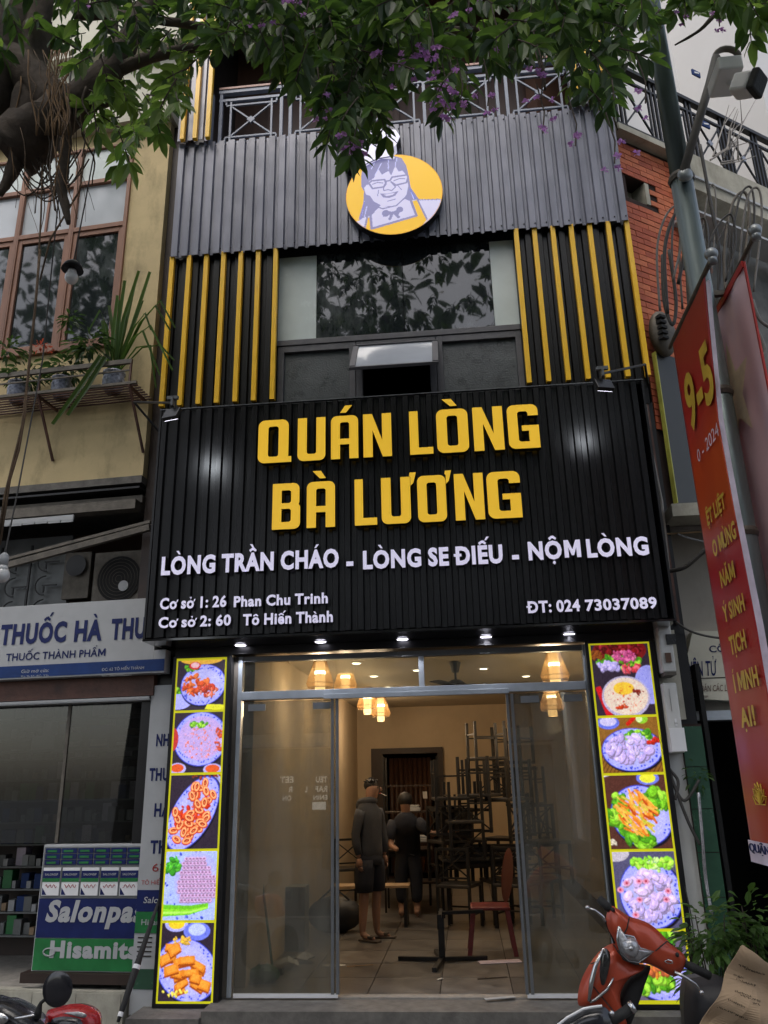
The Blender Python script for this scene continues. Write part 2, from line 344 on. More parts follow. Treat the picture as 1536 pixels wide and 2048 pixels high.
# ------------------------------------------------------------------ lettering
CAPH = .727
_gc = {}
def curve_mesh(body, off=0., depth=0., res=3):
    k = (body, off, depth)
    if k in _gc: return _gc[k]
    cu = bpy.data.curves.new('lettering', 'FONT'); cu.body = body; cu.offset = off; cu.extrude = depth; cu.resolution_u = res
    o = bpy.data.objects.new('lettering', cu); m = bpy.data.meshes.new_from_object(o)
    n = len(m.vertices); a = np.empty(n * 3); m.vertices.foreach_get('co', a); a = a.reshape(-1, 3)
    fs = [tuple(p.vertices) for p in m.polygons]
    bpy.data.objects.remove(o); bpy.data.curves.remove(cu); bpy.data.meshes.remove(m)
    _gc[k] = (a, fs); return _gc[k]
def width(body):
    a, _ = curve_mesh(body); return a[:, 0].max() if len(a) else 0
_adv = {}
def adv(ch):
    if ch not in _adv: _adv[ch] = width('H' + ch + 'H') - width('HH')
    return _adv[ch]
def marks(base, a, codes, th):
    """Vietnamese marks drawn over a base glyph: returns outlines in glyph space"""
    x0, x1 = a[:, 0].min(), a[:, 0].max(); cx = (x0 + x1) / 2; top = a[:, 1].max(); out = []; w = .17; y = top + .06; up = base.isupper()
    bar = lambda p, q, t=th: (lambda d, n: [(p[0] + n[0], p[1] + n[1]), (p[0] - n[0], p[1] - n[1]), (q[0] - n[0] * .8, q[1] - n[1] * .8), (q[0] + n[0] * .8, q[1] + n[1] * .8)])(None, (lambda dx, dy: (-dy / math.hypot(dx, dy) * t / 2, dx / math.hypot(dx, dy) * t / 2))(q[0] - p[0], q[1] - p[1]))
    hat = '\u0302' in codes or '\u0306' in codes
    for cde in codes:
        if cde == '\u0302': out += [bar((cx - w, y), (cx, y + .11)), bar((cx + .001, y + .11), (cx + w, y))]
        if cde == '\u0306': out += [bar((cx - w * .9, y + .1), (cx - w * .35, y + .02)), bar((cx - w * .35, y + .02), (cx + w * .35, y + .02)), bar((cx + w * .35, y + .02), (cx + w * .9, y + .1))]
    for cde in codes:
        bx, by = (cx + (.2 if cde in '\u0301\u0309' else -.2 if cde == '\u0300' and '\u0302' in codes and False else .0), y + .14) if hat else (cx, y)
        if cde == '\u0300': bx = cx if not hat else cx - .02; out.append([(bx - .16, by + .15), (bx - .02, by + .15), (bx + .09, by), (bx - .01, by)])
        if cde == '\u0301': out.append([(bx + .02, by + .15), (bx + .16, by + .15), (bx + .01, by), (bx - .09, by)])
        if cde == '\u0309': out += [bar((bx - .07, by + .12), (bx + .05, by + .15), .05), bar((bx + .05, by + .15), (bx + .04, by + .06), .05), bar((bx + .04, by + .06), (bx - .01, by), .05)]
        if cde == '\u0303': out += [bar((bx - .15, by + .03), (bx - .05, by + .09), .05), bar((bx - .05, by + .09), (bx + .05, by + .03), .05), bar((bx + .05, by + .03), (bx + .15, by + .1), .05)]
        if cde == '\u0323': out.append([(cx + th * .62 * math.cos(k * .785), a[:, 1].min() - .12 + th * .62 * math.sin(k * .785)) for k in range(8)])
        if cde == '\u031b': xr = x1 - (.05 if base in 'oO' else .02); yy = top - .12; out.append([(xr, yy), (xr + .09, yy + .05), (xr + .15, yy + .2), (xr + .05, yy + .2), (xr + .02, yy + .1)])
    return out
def glyph(b, bold):
    if b == 'M':
        w, h, s_ = .86, CAPH, .13 + bold * 1.7
        v, f = fill_outline([[(.06, 0), (.06 + s_, 0), (.06 + s_, h * .58), (w / 2 + .03 - s_ * .28, h * .12), (w / 2 + .03 + s_ * .28, h * .12), (w - s_, h * .58), (w - s_, 0), (w, 0), (w, h), (w - s_ * 1.05, h), (w / 2 + .03, h * .46), (.06 + s_ * 1.05, h), (.06, h)]]); return np.array(v), f
    if b == 'Đ':
        a, f = curve_mesh('D', bold, 0); a = a.copy(); f = list(f); xl = a[:, 0].min(); st = .10 + bold * 2; y0 = CAPH * .5 - .04 - bold * .4; y1 = CAPH * .5 + .04 + bold * .4; k = len(a)
        a = np.vstack([a, [(xl - .1, y0, 0), (xl - .001, y0, 0), (xl - .001, y1, 0), (xl - .1, y1, 0), (xl + st, y0, 0), (xl + st + .1, y0, 0), (xl + st + .1, y1, 0), (xl + st, y1, 0)]]); f += [(k, k + 1, k + 2, k + 3), (k + 4, k + 5, k + 6, k + 7)]; return a, f
    return curve_mesh(b, bold, 0)
def lettering(t, body, x0, x1, z0, z1, y, m, bold=.02, depth=.02, each=False, parent=None, name=None, shear=0, back=None, mirror=False):
    """text between x0..x1 with cap height z0..z1, standing on plane y and facing -y"""
    import unicodedata
    pen = 0; pieces = []
    for ch in body:
        if ch != ' ':
            d = unicodedata.normalize('NFD', ch); b = d[0]; codes = d[1:]
            a, f = glyph(b, bold); V = [tuple(v[:2]) for v in a]; F = list(f)
            for q in marks(b, a, codes, .075 + bold): 
                k = len(V); ar = sum(q[i][0] * q[(i + 1) % len(q)][1] - q[(i + 1) % len(q)][0] * q[i][1] for i in range(len(q))); q = q if ar > 0 else q[::-1]
                V += q; F.append(tuple(range(k, k + len(q))))
            V = np.array(V); V = V + [pen, 0]; pieces.append((ch, V, F)); pen += adv('D' if b == 'Đ' else b) + bold * 1.3
        else: pen += adv(' ')
    lo = min(p[1][:, 0].min() for p in pieces); hi = max(p[1][:, 0].max() for p in pieces)
    if not each:
        V = []; F = []
        for _, v, f in pieces: k = len(V); V += [tuple(q) for q in v]; F += [tuple(i + k for i in q) for q in f]
        pieces = [(body, np.array(V), F)]
    sx = (x1 - x0) / (hi - lo); sz = (z1 - z0) / CAPH
    for ch, a, f in pieces:
        X = x0 + (a[:, 0] - lo) * sx; Z = z0 + a[:, 1] * sz; X = X + shear * (Z - z0)
        mb = MB(); n = len(a); vs = [(X[i], y - depth, Z[i]) for i in range(n)]
        if depth <= .004: mb.add(vs, f)
        else:
            ed = {}
            for q in f:
                for i in range(len(q)):
                    e = (q[i], q[(i + 1) % len(q)])
                    if (e[1], e[0]) in ed: del ed[(e[1], e[0])]
                    else: ed[e] = 1
            vs += [(X[i], y, Z[i]) for i in range(n)]
            mb.add(vs, list(f) + [(b, a2, a2 + n, b + n) for a2, b in ed])
        me = mb.mesh('letter', t.o); o = t.obj(name or ('letter' if each else 'lettering'), me, m, parent, kind=None if each else 'stuff')
        if back and depth > .004:
            me.materials.append(K[back]); nf = len(f)
            for p in me.polygons[nf:]: p.material_index = 1
def txt_px(t, body, px0, px1, ptop, pbot, off, m, pxm=None, fr=None, **kw):
    fr = fr or t.fr; pm = pxm if pxm is not None else (px0 + px1) / 2; py = (ptop + pbot) / 2
    x0 = fr.at(px0, py, off).x; x1 = fr.at(px1, py, off).x; z0 = fr.at(pm, pbot, off).z; z1 = fr.at(pm, ptop, off).z
    lettering(t, body, x0, x1, z0, z1, off, m, **kw)

def fillet(pts, seg=6):
    """polygon with per-corner radius -> list of 2-D points"""
    out = []; n = len(pts)
    for i, p in enumerate(pts):
        r = p[2] if len(p) > 2 else 0; P = Vector(p[:2])
        if not r: out.append(tuple(P)); continue
        A = (Vector(pts[i - 1][:2]) - P).normalized(); B = (Vector(pts[(i + 1) % n][:2]) - P).normalized()
        ang = A.angle(B); d = r / math.tan(ang / 2); s0 = P + A * d; s1 = P + B * d
        ce = P + (A + B).normalized() * (r / math.sin(ang / 2))
        a0 = math.atan2(*(s0 - ce).yx); a1 = math.atan2(*(s1 - ce).yx)
        while a1 - a0 > math.pi: a1 -= 2 * math.pi
        while a1 - a0 < -math.pi: a1 += 2 * math.pi
        out += [(ce.x + r * math.cos(a0 + (a1 - a0) * k / seg), ce.y + r * math.sin(a0 + (a1 - a0) * k / seg)) for k in range(seg + 1)]
    return out
def fill_outline(loops):
    """2-D loops (outer + holes) -> triangulated vertices and faces"""
    cu = bpy.data.curves.new('outline', 'CURVE'); cu.dimensions = '2D'; cu.fill_mode = 'BOTH'
    for lp in loops:
        sp = cu.splines.new('POLY'); sp.points.add(len(lp) - 1); sp.use_cyclic_u = True
        for k, (a, b) in enumerate(lp): sp.points[k].co = (a, b, 0, 1)
    o = bpy.data.objects.new('outline', cu); m = bpy.data.meshes.new_from_object(o)
    vs = [tuple(v.co) for v in m.vertices]; fs = [tuple(p.vertices) for p in m.polygons]
    nor = sum((p.normal.z * p.area for p in m.polygons), 0)
    if nor < 0: fs = [f[::-1] for f in fs]
    bpy.data.objects.remove(o); bpy.data.curves.remove(cu); bpy.data.meshes.remove(m)
    return vs, fs
def solid_outline(mb, loops, x0, z0, y, depth):
    vs, fs = fill_outline(loops); n = len(vs)
    pv = [(x0 + a, y - depth, z0 + b) for a, b, _ in vs] + [(x0 + a, y, z0 + b) for a, b, _ in vs]
    ed = {}
    for q in fs:
        for i in range(len(q)):
            e = (q[i], q[(i + 1) % len(q)])
            if (e[1], e[0]) in ed: del ed[(e[1], e[0])]
            else: ed[e] = 1
    mb.add(pv, list(fs) + [(b, a, a + n, b + n) for a, b in ed]); return len(fs)

def big_glyph(ch, w, h):
    s = w * .33; t = h * .155; R1 = w * .22; r1 = w * .09
    acc = {'Á': 1, 'À': -1, 'Ò': -1}.get(ch, 0); b = {'Á': 'A', 'À': 'A', 'Ò': 'O', 'Ư': 'U', 'Ơ': 'O'}.get(ch, ch)
    if b == 'Q': L = [[(0, 0, R1), (w * 1.1, 0), (w * 1.1, t * .85), (w, t * .85), (w, h, R1), (0, h, R1)], [(s, t * .9, r1), (w - s, t * .9, r1), (w - s, h - t, r1), (s, h - t, r1)]]
    if b == 'O': L = [[(0, 0, R1), (w, 0, R1), (w, h, R1), (0, h, R1)], [(s, t, r1), (w - s, t, r1), (w - s, h - t, r1), (s, h - t, r1)]]
    if b == 'U': L = [[(0, 0, R1), (w, 0, R1), (w, h), (w - s, h), (w - s, t, r1), (s, t, r1), (s, h), (0, h)]]
    if b == 'A': L = [[(0, 0), (s, 0), (s, h * .33), (w - s, h * .33), (w - s, 0), (w, 0), (w, h, R1), (0, h, R1)], [(s, h * .33 + t * .85), (w - s, h * .33 + t * .85), (w - s, h - t, r1), (s, h - t, r1)]]
    if b == 'N': L = [[(0, 0), (s, 0), (s, h * .62), (w * .68, 0), (w, 0), (w, h), (w - s, h), (w - s, h * .38), (w * .32, h), (0, h)]]
    if b == 'L': L = [[(0, 0), (w, 0), (w, t), (s * 1.15, t), (s * 1.15, h), (0, h)]]
    if b == 'B': L = [[(0, 0), (w, 0, R1), (w, h * .5, w * .12), (w * .93, h * .53, w * .05), (w * .97, h * .57, w * .08), (w * .97, h, R1), (0, h)], [(s, t), (w - s, t, r1), (w - s, h * .44, r1), (s, h * .44)], [(s, h * .44 + t * .8), (w - s, h * .44 + t * .8, r1), (w - s, h - t, r1), (s, h - t)]]
    if b == 'G': L = [[(0, 0, R1), (w, 0), (w, h * .52), (w * .45, h * .52), (w * .45, h * .52 - t * .8), (w - s, h * .52 - t * .8), (w - s, t), (s, t, r1), (s, h - t, r1), (w - s, h - t, r1), (w - s, h * .74), (w, h * .74), (w, h, R1), (0, h, R1)]]
    out = [[fillet(q) for q in L]]
    if acc: 
        cx = w * .5 + acc * w * .02; d = acc * w * .15
        q = [(cx - w * .17 - d * .1, h * 1.07), (cx + w * .05 - d * .1, h * 1.07), (cx + w * .1 + d * 1.1, h * 1.24), (cx - w * .16 + d * 1.1, h * 1.24)]
        if acc < 0: q = [(cx - w * .02, h * 1.07), (cx + w * .2, h * 1.07), (cx + w * .02, h * 1.24), (cx - w * .28, h * 1.24)]
        out.append([q])
    if ch in 'ƯƠ':
        x = w + .004
        out.append([fillet([(x, h * .80), (x + w * .10, h * .86, w * .03), (x + w * .2, h * 1.09), (x - w * .02, h * 1.09), (x - w * .04, h * 1.012), (x, h * 1.0)])])
    return out

# ------------------------------------------------------------------ raster prints (vertex-colour pictures)
class Pic:
    def __init__(s, w, h, bg, asp):
        s.w, s.h = w, h; s.X, s.Y = np.meshgrid(np.linspace(.05, .95, w) if w > 10 else np.linspace(0, 1, w), np.linspace(.04 * asp, .96 * asp, h)); s.asp = asp
        s.a = np.zeros((h, w, 3)); s.a[:] = c(*bg)[:3]; s.noise(.12)
    def noise(s, k): s.a *= (1 + k * (rng.random((s.h, s.w, 1)) - .5) * 2)
    def put(s, mk, col, k=.08):
        n = int(mk.sum())
        if n: s.a[mk] = np.array(c(*col)[:3]) * (1 + k * (rng.random((n, 1)) - .5) * 2)
    def ell(s, x, y, rx, ry, col, ang=0, k=.08, inner=None):
        ca, sa = math.cos(ang), math.sin(ang); dx = s.X - x; dy = s.Y - y
        q = ((dx * ca + dy * sa) / rx) ** 2 + ((-dx * sa + dy * ca) / ry) ** 2; mk = q < 1
        if inner is not None: mk &= q > inner ** 2
        s.put(mk, col, k)
    def poly(s, pts, col, k=.05):
        ins = np.zeros(s.X.shape, bool); n = len(pts)
        for i in range(n):
            x1, y1 = pts[i]; x2, y2 = pts[(i + 1) % n]
            if y1 == y2: continue
            ins ^= ((y1 > s.Y) != (y2 > s.Y)) & (s.X < (x2 - x1) * (s.Y - y1) / (y2 - y1) + x1)
        s.put(ins, col, k)
    def line(s, pts, r, col, k=.05):
        for (x1, y1), (x2, y2) in zip(pts[:-1], pts[1:]):
            dx, dy = x2 - x1, y2 - y1; L = dx * dx + dy * dy or 1e-9
            t = np.clip(((s.X - x1) * dx + (s.Y - y1) * dy) / L, 0, 1)
            s.put((s.X - x1 - t * dx) ** 2 + (s.Y - y1 - t * dy) ** 2 < r * r, col, k)
    def plate(s, x, y, rx, ry, ang=0):
        s.ell(x + .015, y - .02, rx * 1.03, ry * 1.03, (40, 34, 48), ang)
        s.ell(x, y, rx, ry, (176, 176, 248), ang); s.ell(x, y, rx, ry, (70, 80, 205), ang, inner=.965)
        ca, sa = math.cos(ang), math.sin(ang)
        for k in range(46):
            th = random.random() * 6.283; rr = random.uniform(.8, .93); u = rx * rr * math.cos(th); v = ry * rr * math.sin(th)
            s.ell(x + u * ca - v * sa, y + u * sa + v * ca, .016, .012, (66, 84, 210), random.random() * 3)
        s.ell(x, y, rx * .76, ry * .76, (186, 184, 240), ang)
    def bits(s, x, y, rx, ry, n, size, cols, ang=0, ratio=.6, rand=True, shade=True):
        for _ in range(int(n * 1.9)):
            th = random.random() * 6.283; rr = math.sqrt(random.random()); u = rx * rr * math.cos(th); v = ry * rr * math.sin(th)
            ca, sa = math.cos(ang), math.sin(ang); X = x + u * ca - v * sa; Y = y + u * sa + v * ca
            q = size * random.uniform(.4, 1.05); ratio = random.uniform(.35, .8); a = random.random() * 3.14 if rand else ang; co = random.choice(cols)
            if shade: s.ell(X + q * .12, Y - q * .2, q, q * ratio, tuple(int(v * .74) for v in co), a)
            s.ell(X, Y, q * .92, q * ratio * .9, co, a, .06); s.ell(X - q * .15, Y + q * .15, q * .5, q * ratio * .28, tuple(min(255, int(v * 1.12 + 6)) for v in co), a + .4)
    def rings(s, x, y, rx, ry, n, size, ang=0):
        for _ in range(n):
            th = random.random() * 6.283; rr = math.sqrt(random.random()); u = rx * rr * math.cos(th); v = ry * rr * math.sin(th)
            ca, sa = math.cos(ang), math.sin(ang); X = x + u * ca - v * sa; Y = y + u * sa + v * ca; a = random.random() * 3
            s.ell(X, Y - .008, size * 1.05, size * .72, (190, 44, 16), a); s.ell(X, Y, size * .95, size * .6, (246, 150, 86), a); s.ell(X, Y, size * .8, size * .46, (250, 196, 140), a); s.ell(X, Y, size * .56, size * .3, (176, 44, 16), a); s.ell(X, Y - .006, size * .3, size * .12, (226, 130, 70), a)
    def mesh(s, x0, x1, z0, z1, y, off):
        for _ in range(2): g_ = np.pad(s.a, ((1, 1), (1, 1), (0, 0)), 'edge'); s.a = (g_[:-2, 1:-1] + g_[2:, 1:-1] + g_[1:-1, :-2] + g_[1:-1, 2:] + 2 * s.a) / 6
        lum = s.a.mean(2, keepdims=True); n1 = np.kron(rng.random((s.h // 5 + 1, s.w // 5 + 1)), np.ones((5, 5)))[:s.h, :s.w, None]; n2 = np.kron(rng.random((s.h // 2 + 1, s.w // 2 + 1)), np.ones((2, 2)))[:s.h, :s.w, None]
        s.a = np.clip(lum + (s.a - lum) * .95, 0, 1) ** 1.18 * (1 + .20 * (n1 - .5) + .30 * (n2 - .5) + .12 * (rng.random((s.h, s.w, 1)) - .5))
        X = x0 + (s.X - .05) / .9 * (x1 - x0); Z = z0 + (s.Y / s.asp - .04) / .92 * (z1 - z0); n = s.w * s.h
        v = np.stack([X - off[0], np.full_like(X, y - off[1]), Z - off[2]], -1).reshape(-1, 3)
        i = np.arange(n).reshape(s.h, s.w); f = np.stack([i[:-1, :-1], i[:-1, 1:], i[1:, 1:], i[1:, :-1]], -1).reshape(-1, 4)
        return grid_mesh(v, f, s.a.reshape(-1, 3))
def grid_mesh(v, f, col):
    me = bpy.data.meshes.new('print'); me.vertices.add(len(v)); me.vertices.foreach_set('co', v.ravel())
    me.loops.add(f.size); me.loops.foreach_set('vertex_index', f.ravel().astype(np.int32)); me.polygons.add(len(f))
    me.polygons.foreach_set('loop_start', np.arange(0, f.size, 4, dtype=np.int32)); me.update(calc_edges=True)
    at_ = me.color_attributes.new('print', 'FLOAT_COLOR', 'POINT'); at_.data.foreach_set('color', np.c_[np.clip(col, 0, 1), np.ones(len(col))].astype(np.float32).ravel())
    return me
GRN = [(130, 196, 40), (96, 168, 34), (170, 224, 70), (80, 150, 40)]
def food(kind, asp):
    p = Pic(140, int(140 * asp), (62, 50, 66), asp); A = asp
    if kind == 'ribs':
        p.bits(.12, .35 * A, .1, .2 * A, 14, .07, GRN); p.ell(.5, A * .97, .4, .09, (230, 180, 60)); p.ell(.1, A * .2, .25, .14, (180, 180, 250))
        p.plate(.55, A * .5, .43, .38 * A, .2); p.bits(.42, A * .5, .24, .18 * A, 30, .065, [(214, 88, 30), (236, 128, 60), (190, 62, 20)]); p.bits(.66, A * .4, .2, .1 * A, 16, .06, [(224, 120, 90), (236, 178, 170), (200, 70, 40)])
        p.bits(.3, A * .82, .12, .06, 8, .06, GRN); p.ell(.38, A * .86, .11, .07, (214, 50, 50)); p.ell(.38, A * .87, .08, .05, (236, 190, 200)); p.poly([(.6, .05), (1, .02), (1, .12), (.65, .14)], (226, 224, 40))
    elif kind == 'porridge_plate':
        p.plate(.55, A * .55, .5, .42 * A, 0); p.ell(.56, A * .56, .42, .34 * A, (196, 170, 226)); p.bits(.58, A * .5, .36, .28 * A, 60, .03, [(216, 150, 170), (206, 168, 214), (224, 130, 110)], shade=False)
        p.bits(.5, A * .78, .16, .05, 14, .05, GRN); p.bits(.9, A * .55, .08, .2, 10, .05, [(210, 90, 60)])
        p.ell(.15, A * .1, .16, .1, (186, 180, 236)); p.ell(.15, A * .11, .12, .07, (222, 96, 40)); p.ell(.8, A * .08, .17, .1, (186, 180, 236)); p.ell(.8, A * .09, .13, .07, (226, 100, 40)); p.ell(.04, A * .55, .1, .2, (196, 60, 60))
    elif kind == 'squid':
        p.ell(.95, A * .8, .22, .22, (170, 170, 230)); p.plate(.48, A * .48, .36, .52 * A, -.55); p.bits(.48, A * .5, .25, .36 * A, 60, .05, [(206, 52, 18), (230, 90, 40)], -.5)
        p.rings(.48, A * .5, .29, .42 * A, 40, .088, -.5); p.bits(.7, A * .95, .3, .04, 6, .04, [(150, 60, 30)])
    elif kind == 'sausage_slices':
        p.ell(.5, A * .5, .7, .6 * A, (176, 190, 246)); p.bits(.5, A * .5, .5, .5 * A, 50, .03, [(60, 80, 200), (90, 110, 220)]); p.ell(.62, A * .55, .4, .4 * A, (180, 182, 240))
        for j in range(10):
            for i in range(12 - abs(j - 3)):
                x = .3 + i * .062 + (j % 2) * .03 - j * .004 + abs(j - 3) * .02; y = A * (.3 + j * .062)
                p.ell(x, y - .01, .044, .036, (150, 120, 160)); p.ell(x, y, .042, .034, (212, 178, 216)); p.ell(x, y + .004, .018, .014, (150, 96, 150))
        for k in range(9): p.line([(0, A * (.1 + k * .017)), (.5, A * (.12 + k * .012)), (.82, A * (.2 + k * .006))], .016, random.choice([(150, 222, 50), (186, 240, 110), (120, 200, 40)]))
        p.bits(.18, A * .78, .14, .1, 12, .08, [(70, 160, 50), (96, 190, 60)], 1, .3)
    elif kind == 'tofu':
        p.ell(.3, A * .95, .2, .12, (176, 176, 240)); p.ell(.3, A * .95, .14, .08, (236, 206, 40)); p.ell(.66, A * .86, .23, .14, (120, 132, 230)); p.ell(.66, A * .88, .15, .09, (190, 200, 250))
        p.plate(.52, A * .4, .55, .36 * A, -.5)
        for _ in range(30):
            x = random.uniform(.12, .85); y = A * random.uniform(.18, .7)
            if (x - .5) * .9 + (y / A - .42) * 1.2 > .3 or (x - .5) + (y / A - .4) < -.45: continue
            a = random.uniform(-.6, .6); w = random.uniform(.09, .15); h = random.uniform(.045, .08)
            q = lambda f, dy=0: [(x + (sx * w * math.cos(a) - sz * h * math.sin(a)) * f, y + dy + (sx * w * math.sin(a) + sz * h * math.cos(a)) * f) for sx, sz in ((-1, -1), (1, -.9), (.95, 1), (-.9, .9))]
            p.poly(q(1, -.03), (170, 82, 14)); p.poly(q(1), (228, 142, 34)); p.poly(q(.7, .006), (240, 166, 58))
        p.bits(.4, A * .75, .16, .05 * A, 10, .05, [(240, 196, 60), (226, 180, 80)]); p.bits(.35, A * .14, .25, .05, 8, .04, [(240, 220, 90)]); p.noise(.1)
    elif kind == 'hotpot':
        p.ell(.5, A * .88, .42, .22, (130, 30, 30)); p.bits(.5, A * .9, .36, .1, 40, .06, [(140, 26, 34), (172, 44, 60), (96, 20, 22)])
        p.bits(.48, A * .72, .36, .1 * A, 30, .06, GRN); p.bits(.55, A * .8, .2, .07 * A, 46, .04, [(206, 90, 150), (226, 120, 170), (190, 70, 120)]); p.bits(.3, A * .68, .16, .06 * A, 20, .06, [(206, 190, 246), (190, 176, 236)]); p.bits(.65, A * .65, .15, .05 * A, 14, .06, [(230, 110, 130), (210, 66, 80)])
        p.bits(.14, A * .84, .1, .06, 12, .05, [(150, 84, 30)]); p.ell(.9, A * .42, .22, .3, (160, 160, 230)); p.poly([(.06, .4 * A), (.14, .42 * A), (.3, .02), (.2, .0)], (206, 24, 40))
        p.ell(.52, A * .27, .37, .27 * A, (186, 176, 206)); p.ell(.52, A * .28, .34, .24 * A, (226, 206, 190)); p.ell(.5, A * .38, .16, .1, (236, 196, 60)); p.bits(.55, A * .25, .26, .16 * A, 22, .02, [(226, 120, 40), (180, 60, 30)], shade=False); p.bits(.42, A * .14, .1, .02, 8, .035, [(206, 70, 20)]); p.bits(.7, A * .33, .1, .03, 6, .035, [(150, 50, 40)])
    elif kind == 'wontons':
        p.a[:] = c(150, 106, 44)[:3]
        for k in range(26): p.line([(k * .06 - .3, 0), (k * .06 + .05, A * .6)], .006, (96, 56, 26))
        p.ell(.2, A * .88, .17, .1, (110, 124, 226)); p.ell(.2, A * .9, .13, .07, (206, 198, 236)); p.line([(.5, A * .85), (.6, A * .95)], .03, (206, 40, 20)); p.ell(.72, A * .93, .09, .07, (150, 204, 50)); p.ell(.68, A * .93, .05, .05, (220, 236, 170))
        p.plate(.52, A * .42, .46, .36 * A, .05); p.bits(.62, A * .66, .26, .06, 26, .06, GRN); p.bits(.84, A * .56, .1, .03, 4, .05, [(206, 50, 30)])
        p.bits(.48, A * .42, .33, .24 * A, 34, .09, [(200, 178, 232), (214, 196, 240), (190, 170, 226)]); p.noise(.05)
    elif kind == 'fried':
        p.a[:] = c(98, 60, 50)[:3]; p.ell(.7, A * .92, .17, .1, (120, 130, 226)); p.ell(.7, A * .92, .12, .07, (230, 226, 60)); p.plate(.55, A * .45, .46, .38 * A, -.3)
        p.bits(.2, A * .48, .14, .24 * A, 30, .09, GRN); p.bits(.76, A * .62, .18, .14 * A, 30, .09, GRN); p.bits(.5, A * .14, .22, .08 * A, 22, .09, GRN)
        for _ in range(90):
            th = random.random() * 6.28; rr = math.sqrt(random.random()); x = .48 + .27 * rr * math.cos(th); y = A * (.47 + .26 * rr * math.sin(th)); a = random.uniform(-1.4, -.4); L = .07
            p.line([(x - L * math.cos(a), y - L * math.sin(a)), (x + L * math.cos(a), y + L * math.sin(a))], .017, random.choice([(226, 130, 30), (240, 170, 60), (200, 84, 24), (236, 190, 90), (206, 196, 70)]))
        p.bits(.08, A * .12, .05, .05, 6, .03, [(220, 210, 190)]); p.poly([(0, A * .93), (.3, A), (0, A)], (206, 200, 220))
    elif kind == 'poached':
        p.a[:] = c(96, 92, 124)[:3]; p.ell(.1, A * .95, .2, .12, (196, 188, 200)); p.plate(.55, A * .45, .45, .42 * A, 0); p.bits(.62, A * .82, .3, .08, 34, .06, [(190, 236, 90), (150, 214, 60), (206, 240, 150)])
        p.bits(.52, A * .45, .34, .28 * A, 40, .1, [(206, 180, 226), (220, 196, 236), (196, 176, 230)], 0, .7)
        for x, y in ((.12, .5), (.22, .58), (.4, .6), (.5, .6), (.8, .48), (.76, .38), (.38, .38), (.3, .2)): p.ell(x, A * y, .05, .04, (226, 160, 190)); p.ell(x, A * y, .02, .018, (190, 60, 90))
        p.noise(.05)
    else:
        p.a[:] = c(116, 106, 130)[:3]; p.plate(.5, A * .45, .5, .4 * A, -.5); p.bits(.55, A * .85, .3, .1, 26, .09, GRN); p.bits(.4, A * .3, .3, .16 * A, 36, .09, GRN)
        p.bits(.45, A * .5, .25, .16 * A, 40, .06, [(220, 140, 50), (170, 90, 60), (206, 116, 66), (236, 176, 80)])
    return p

# ================================================================== GROUND
g = MB(); g.box(-60, 60, -6.2, -.9, -.5, -.3); struct('pavement', g, 'pavement')
g = MB(); g.box(-60, 60, -80, -6.2, -.6, -.42); struct('road', g, 'asphalt')
g = MB(); g.box(-60, 60, -6.36, -6.204, -.5, -.29); struct('kerb', g, 'concrete_pale', .01)
g = MB(); g.box(-200, 200, -200, 200, -1.2, -.61); struct('ground', g, 'asphalt')
# shop steps
for x0, x1, y0, y1, z0, z1 in ((-2.16, 1.16, -.38, 0.1, -.15, -.012), (-2.16, 1.3, -.9, -.2, -.3, -.152)):
    g = MB(); g.box(x0, x1, y0, y1, z0, z1); struct('step', g, 'concrete', .012)
g = MB(); g.box(-2.75, -2.165, -.42, 0.02, -.3, -.055); struct('plinth', g, 'concrete', .012)
g = MB(); g.box(1.165, 2.3, -.3, 0.0, -.3, -.06); struct('plinth', g, 'concrete', .012)
# floor of big tiles
fl = MB(); fl.box(-2.1, 1.9, .1, 8.1, -.2, -.014); flo = struct('shop_floor', fl, 'mortar')
tm = MB(); tm.box(0, .592, 0, .592, 0, .016); tme = [tm.mesh('floor_tile') for _ in range(4)]
for i, me in enumerate(tme):
    me.materials.append(mat('tile_%d' % i, tuple(v * (.8 + .14 * i) for v in (.15, .14, .13)) + (1,), .3, 0, .45, 3 + i, .15, 20, dirt=.5, dirtcol=(.22, .20, .17, 1)))
for i in range(7):
    for j in range(14):
        x = -2.1 + i * .6; 
        if x + .59 > 1.92: continue
        o = bpy.data.objects.new('floor_tile', random.choice(tme)); COL.objects.link(o); o.parent = flo; o.location = (x, .104 + j * .6 - .3 * 0, -.014)

# ================================================================== SHOP HOUSE
XL, XR = -2.985, 2.03
house = T('shop_house', 'narrow shop house with black and grey ribbed metal cladding and an open glass ground floor', 'building', (-.5, 0, 0))
w = MB()
w.box(XL, -2.12, .02, .3, -.06, 5.4); w.box(1.2, XR, .02, .3, -.06, 5.4)      # piers beside the shopfront
w.box(-2.12, 1.2, .06, .3, 2.83, 5.4)                                           # lintel
w.box(XL, -1.78, .06, .3, 5.4, 8.9); w.box(.83, XR, .06, .3, 5.4, 8.9); w.box(-1.78, .83, .06, .3, 7.2, 8.9)
w.box(XL, XL + .15, .3, 9, -.2, 13); w.box(XR - .15, XR, .3, 9, -.2, 13)
house.part('wall', w, 'black_paint')
w = MB(); w.box(-2.83, -1.985, .3, 8.1, -.014, 3.0); house.part('side_wall', w, 'wall_warm')
w = MB(); w.box(1.80, 1.88, .3, 8.1, -.014, 3.0); house.part('side_wall', w, 'wall_warm')
w = MB(); w.box(-1.985, -1.62, 8, 8.12, 0, 3); w.box(-.42, 1.8, 8, 8.12, 0, 3); w.box(-1.62, -.42, 8, 8.12, 2.22, 3); house.part('back_wall', w, 'wall_warm')
w = MB(); w.box(-2.8, 1.85, .3, 8.4, 3.0, 3.1); house.part('ceiling', w, 'ceil')
